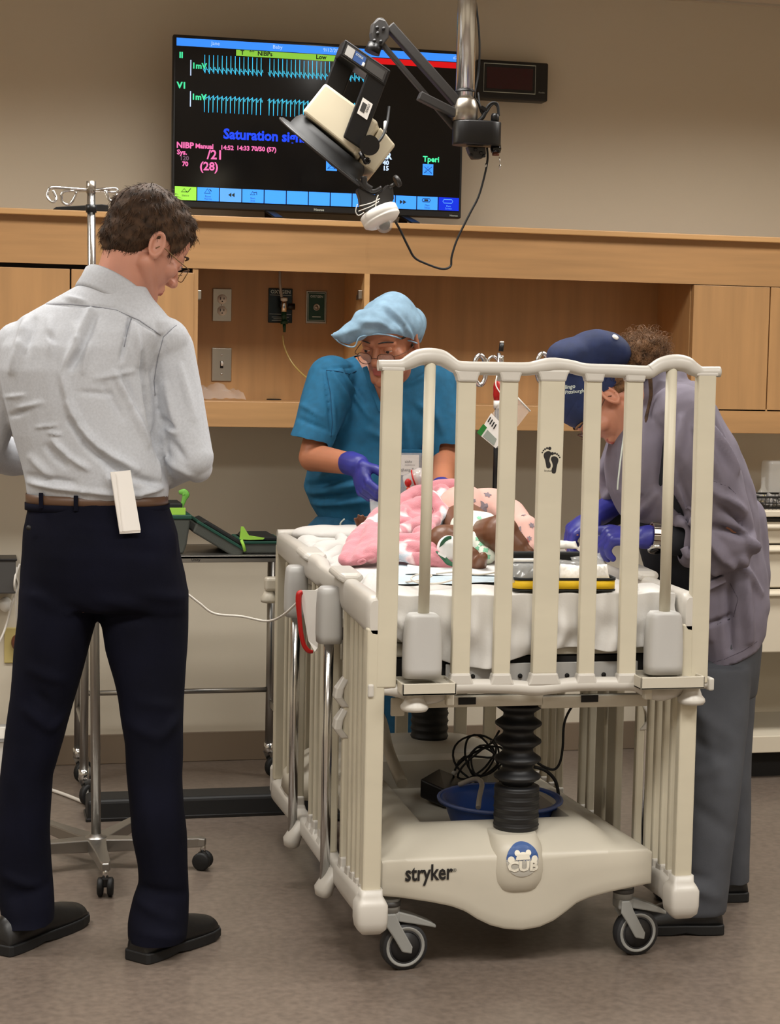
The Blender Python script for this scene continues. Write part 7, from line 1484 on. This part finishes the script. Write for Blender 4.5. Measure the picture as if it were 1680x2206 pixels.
# splint with green strap on the near shin
sp_ = thing('leg_splint', 'white and green strapped splint on the nearer baby leg', 'splint', B(965, 1190, 4.37))
m = MB(); m.ell(B(966, 1184, 4.41), (.030, .034, .036), None, 22, 14); m.build('white_pad', 'padw', sp_)
M['strap_g'] = mat('green_strap', (30, 88, 58), .6)
m = MB(); m.tube([B(948, 1180, 4.40), B(954, 1168, 4.385), B(963, 1160, 4.38), B(972, 1158, 4.38)], [.003, .006, .007, .005], n=8, sub=5, flat=(1, .5)); m.build('strap', 'strap_g', sp_)
m = MB(); m.tube([B(940, 1188, 4.37), B(954, 1200, 4.355), B(966, 1212, 4.345), B(980, 1218, 4.34)], [.004, .010, .012, .008], n=8, sub=5, flat=(1, .4)); m.build('strap', 'strap_g', sp_)
m = MB(); m.box(B(952, 1196, 4.345), (.022, .003, .006), Matrix.Rotation(.5, 3, 'Y')); m.build('strap_print', 'padw', sp_)
# ---------------- pink blanket: bunched folds
M['pink'] = mat('pink_blanket', (204, 124, 136), .95, var=(7, .1), bump=(260, .5, .003), sheen=.4)
nt = M['pink'].node_tree; bs_ = nt.nodes['Principled BSDF']; cr0 = [n for n in nt.nodes if n.type == 'VALTORGB'][0]; ns = [n for n in nt.nodes if n.type == 'TEX_NOISE'][0]
cr0.color_ramp.elements[0].position = .30; cr0.color_ramp.elements[1].position = .355; cr0.color_ramp.elements[0].color = lin((176, 196, 208)); cr0.color_ramp.elements[1].color = lin((232, 206, 206))
e_ = cr0.color_ramp.elements.new(.40); e_.color = lin((196, 126, 135)); ns.inputs['Scale'].default_value = 11; ns.inputs['Detail'].default_value = 2
kb = lambda *a_: (B(*a_[0]), B(*a_[1]), a_[2], a_[3])
bl_ = [kb((742, 1208, 4.50), (775, 1160, 4.62), .016, .026), kb((775, 1160, 4.62), (830, 1105, 4.80), .028, .026), kb((830, 1105, 4.80), (905, 1058, 4.90), .024, .022), kb((905, 1058, 4.90), (975, 1048, 4.90), .022, .022),
       kb((770, 1205, 4.48), (806, 1150, 4.60), .018, .026), kb((800, 1195, 4.48), (835, 1135, 4.66), .022, .03), kb((838, 1130, 4.70), (900, 1082, 4.82), .026, .020), kb((850, 1150, 4.60), (930, 1120, 4.72), .022, .018), kb((880, 1100, 4.78), (960, 1068, 4.84), .03, .024), kb((950, 1064, 4.86), (985, 1085, 4.82), .026, .022), kb((930, 1070, 4.80), (952, 1105, 4.74), .02, .02), kb((945, 1110, 4.72), (920, 1150, 4.60), .016, .014), kb((965, 1095, 4.76), (930, 1140, 4.66), .014, .014),
       kb((830, 1165, 4.56), (900, 1165, 4.50), .022, .02), kb((850, 1180, 4.50), (930, 1185, 4.44), .02, .018), kb((840, 1185, 4.50), (900, 1205, 4.42), .014, .014), kb((900, 1200, 4.42), (965, 1220, 4.38), .014, .008), kb((905, 1150, 4.54), (945, 1200, 4.42), .022, .014), kb((930, 1190, 4.42), (984, 1222, 4.37), .014, .006), kb((815, 1120, 4.78), (870, 1130, 4.70), .026, .024), kb((870, 1130, 4.74), (940, 1125, 4.74), .03, .026), kb((790, 1190, 4.52), (840, 1185, 4.52), .018, .02), (B(880, 1130, 4.80), (.08, .09, .05)), (B(930, 1110, 4.86), (.06, .08, .045)),
       kb((762, 1212, 4.47), (800, 1200, 4.46), .010, .009), kb((748, 1213, 4.49), (772, 1210, 4.47), .010, .012)]
blk = heap('pink_blanket', 'bunched pink fleece blanket with pale blue spots lying over the baby', 'blanket', bl_, 'pink', .0045, 2, .0055, 31, 48)
MB().tube([B(772, 1211, 4.452), B(782, 1206, 4.448), B(786, 1210, 4.447), B(776, 1214, 4.45)], .0035, n=8, loop=True, sub=3).build('rolled_corner', 'pink', blk)
# ---------------- breathing mask valve
vm = thing('mask_valve', 'clear round breathing valve with red parts above the pink blanket', 'valve', B(885, 1038, 4.98))
va = (B(905, 1030, 4.98) - B(868, 1044, 4.98)).normalized(); vc = B(893, 1034, 4.98)
va2 = (va + V((0, -.35, 0))).normalized()
M['clear3'] = mat('milky_clear', (232, 228, 224), .15, alpha=.5, spec=.8)
MB().lathe([(.0001, -.032), (.018, -.030), (.023, -.026), (.023, -.010), (.0245, -.009), (.0245, -.004), (.0295, .0), (.0295, .024), (.026, .03), (.018, .032), (.0001, .026)], vc, va2, n=28).build('valve_body', 'clear3', vm)
MB().lathe([(.0265, -.002), (.030, -.001), (.030, .003), (.0265, .004)], vc, va2, n=28).build('red_ring', 'red', vm)
MB().lathe([(.0001, .02), (.012, .02), (.012, .034), (.0001, .034)], vc, va2, n=20).build('white_port', 'white', vm)
MB().ell(B(879, 1040, 4.955), (.010, .006, .012)).build('red_cap', 'red', vm)
M['red2'] = mat('orange_red', (196, 60, 24), .35)
MB().ell(B(881, 1053, 4.955), (.008, .006, .006)).build('red_cap', 'red2', vm)
MB().lathe([(.012, 0), (.012, -.05), (.03, -.085), (.035, -.10)], vc + V((0, .01, -.02)), (0, 0, 1), n=22, caps=False).build('mask_cone', 'clear3', vm)
# ---------------- yellow edged equipment case
q0, q1 = MZ(1102, 1280), MZ(1322, 1280); cw = (q1 - q0); cw.z = 0; cl = cw.length; cx_ = cw.normalized(); cy_ = V((-cx_.y, cx_.x, 0)); c0 = V((q0.x + .022, max(q0.y, YF + .05), zb + .0))
kc = thing('equipment_case', 'open soft case with black lining and bright yellow sides on the mattress', 'case', c0 + cx_ * cl / 2)
dep = .16
zy = pt(1200, 1248, c0.y).z - .002; zk = pt(1200, 1240, c0.y).z
cs2 = .022
def rr(ix, z, g=0.0):      # rounded rectangle ring
    x0, x1, y0, y1 = -g, cl + g, -g, dep + g; out = []
    for cxx, cyy, a0 in ((x1 - cs2, y1 - cs2, 0), (x0 + cs2, y1 - cs2, math.pi / 2), (x0 + cs2, y0 + cs2, math.pi), (x1 - cs2, y0 + cs2, 1.5 * math.pi)):
        for k in range(6): a = a0 + math.pi / 2 * k / 5; out.append(V((0, 0, z)) + V((c0.x, c0.y, 0)) + cx_ * (cxx + cs2 * math.cos(a)) + cy_ * (cyy + cs2 * math.sin(a)))
    return out
MB().loft([rr(0, zb + .001), rr(0, zb + .006)]).build('case_base', 'casedark', kc)
MB().loft([rr(0, zb + .006), rr(0, zy)], caps=False).build('yellow_side', 'yellow', kc, solid=.003)
MB().loft([rr(0, zy, .001), rr(0, zy + .006, .001)], caps=False).build('black_piping', 'casedark', kc, solid=.004)
MB().loft([rr(0, zb + .001, .001), rr(0, zb + .004, .001)], caps=False).build('black_piping', 'casedark', kc, solid=.003)
lf = V((c0.x, c0.y, 0))
ztop_ = pt(1200, 1187, c0.y + dep).z
m = MB(); m.loft([[lf + cx_ * x + cy_ * y + V((0, 0, z)) for x, y in ((0.005, dep - .012), (cl - .03, dep - .012), (cl - .03, dep + .006), (.005, dep + .006))] for z in (zb + .006, ztop_)], smooth=False); m.build('case_lid', 'casedark', kc, bevel=.006)
m = MB(); m.loft([[lf + cx_ * x + cy_ * y + V((0, 0, z)) for x, y in ((0.02, dep + .006), (cl - .008, dep + .006), (cl - .008, dep + .04), (.02, dep + .04))] for z in (zb + .006, ztop_ - .01)], smooth=False); m.build('yellow_lid_side', 'yellow', kc, bevel=.008)
MB().b2((c0.x + .01, c0.y + .05, zb + .006), (c0.x + .115, c0.y + .125, zy + .034)).build('inner_pouch', 'casedark', kc, bevel=.012)
MB().box(lf + cx_ * (cl * .5) + cy_ * .09 + V((0, 0, zb + .012)), (cl * .86, .11, .012), Matrix((cx_, cy_, V((0, 0, 1)))).transposed()).build('tray_floor', 'casedark', kc)
def packet(name, label, x, y, z, sz, mt, rot, seed):
    m = MB(); rg = random.Random(seed); c = lf + cx_ * x + cy_ * y + V((0, 0, z)); R = Matrix((cx_, cy_, V((0, 0, 1)))).transposed() @ Matrix.Rotation(rot, 3, 'X') @ Matrix.Rotation(rg.uniform(-.2, .2), 3, 'Z'); rows_ = []
    for j in range(9):
        row = []
        for i in range(13):
            u_, v_ = i / 12 - .5, j / 8 - .5; e_ = (1 - (2 * u_) ** 4) * (1 - (2 * v_) ** 4)
            row.append(c + R @ V((u_ * sz[0], v_ * sz[1], sz[2] * e_ * (.7 + .3 * math.sin(u_ * 23 + seed) * math.cos(v_ * 17 + seed)) + rg.uniform(-.0012, .0012))))
        rows_.append(row)
    m.loft(rows_, caps=False, closed=False); return m.build(name, mt, label=label, cat='packet', solid=.0015)
M['gauze'] = mat('gauze', (234, 230, 222), .8, bump=(120, .3, .002)); M['foil'] = mat('clear_foil', (205, 205, 202), .18, alpha=.3, spec=1.0)
packet('gauze_packet', 'white gauze packet leaning in the front of the yellow case', cl * .60, .036, zy + .012, (.062, .044, .014), 'gauze', 1.0, 3)
packet('gauze_packet', 'bunched white gauze at the right end of the yellow case', cl * .86, .034, zy + .012, (.046, .044, .020), 'gauze', 1.1, 5)
packet('gauze_packet', 'small crumpled silver packet at the left end of the yellow case', cl * .12, .025, zy + .014, (.07, .05, .014), 'foil', 1.0, 9)
packet('clear_pouch', 'clear pouch with a white syringe on top left of the yellow case', cl * .2, .10, ztop_ - .03, (.09, .045, .010), 'foil', .7, 11)
packet('clear_pouch', 'clear plastic pouch in the middle of the yellow case', cl * .55, .095, ztop_ - .03, (.10, .042, .012), 'foil', .8, 13)
packet('clear_pouch', 'clear plastic pouch under the gloved hands at the right of the yellow case', cl * .83, .10, ztop_ - .02, (.075, .045, .012), 'foil', .8, 15)
p_ = lf + cx_ * (cl * .2) + cy_ * .088 + V((0, 0, ztop_ - .016))
sy = thing('syringe', 'white syringe in the clear pouch at the left of the case', 'syringe', p_)
MB().cyl(p_ - cx_ * .035, p_ + cx_ * .035, .007, n=14).build('barrel', 'white', sy); MB().cyl(p_ + cx_ * .035, p_ + cx_ * .055, .004, n=10).build('plunger', 'white', sy); MB().cyl(p_ - cx_ * .05, p_ - cx_ * .035, .003, n=10).build('tip', 'white', sy)
packet('white_wrapper', 'white paper wrapper standing behind the black lid under the gloved hand', cl * .62, dep + .03, ztop_ + .012, (.09, .03, .01), 'gauze', .5, 17)
packet('small_wrapper', 'small clear wrapper lying on the sheet right of the yellow case', cl + .045, .03, zb + .012, (.03, .045, .01), 'foil', .5, 21)
# ------------------------------------------------------------------ repeats share a group
GROUPS = {'person': 'people around the crib', 'gauze_packet': 'packets in the yellow edged case', 'clear_pouch': 'clear pouches in the yellow edged case', 'monitor_lead': 'leads on the pale pad', 'charger_cord': 'cords at the left wall', 'power_cable': 'cables under the crib'}
for o in list(COL.objects):
    n = o.name.split('.')[0]
    if o.parent is None and n in GROUPS and 'group' not in o: o['group'] = GROUPS[n]
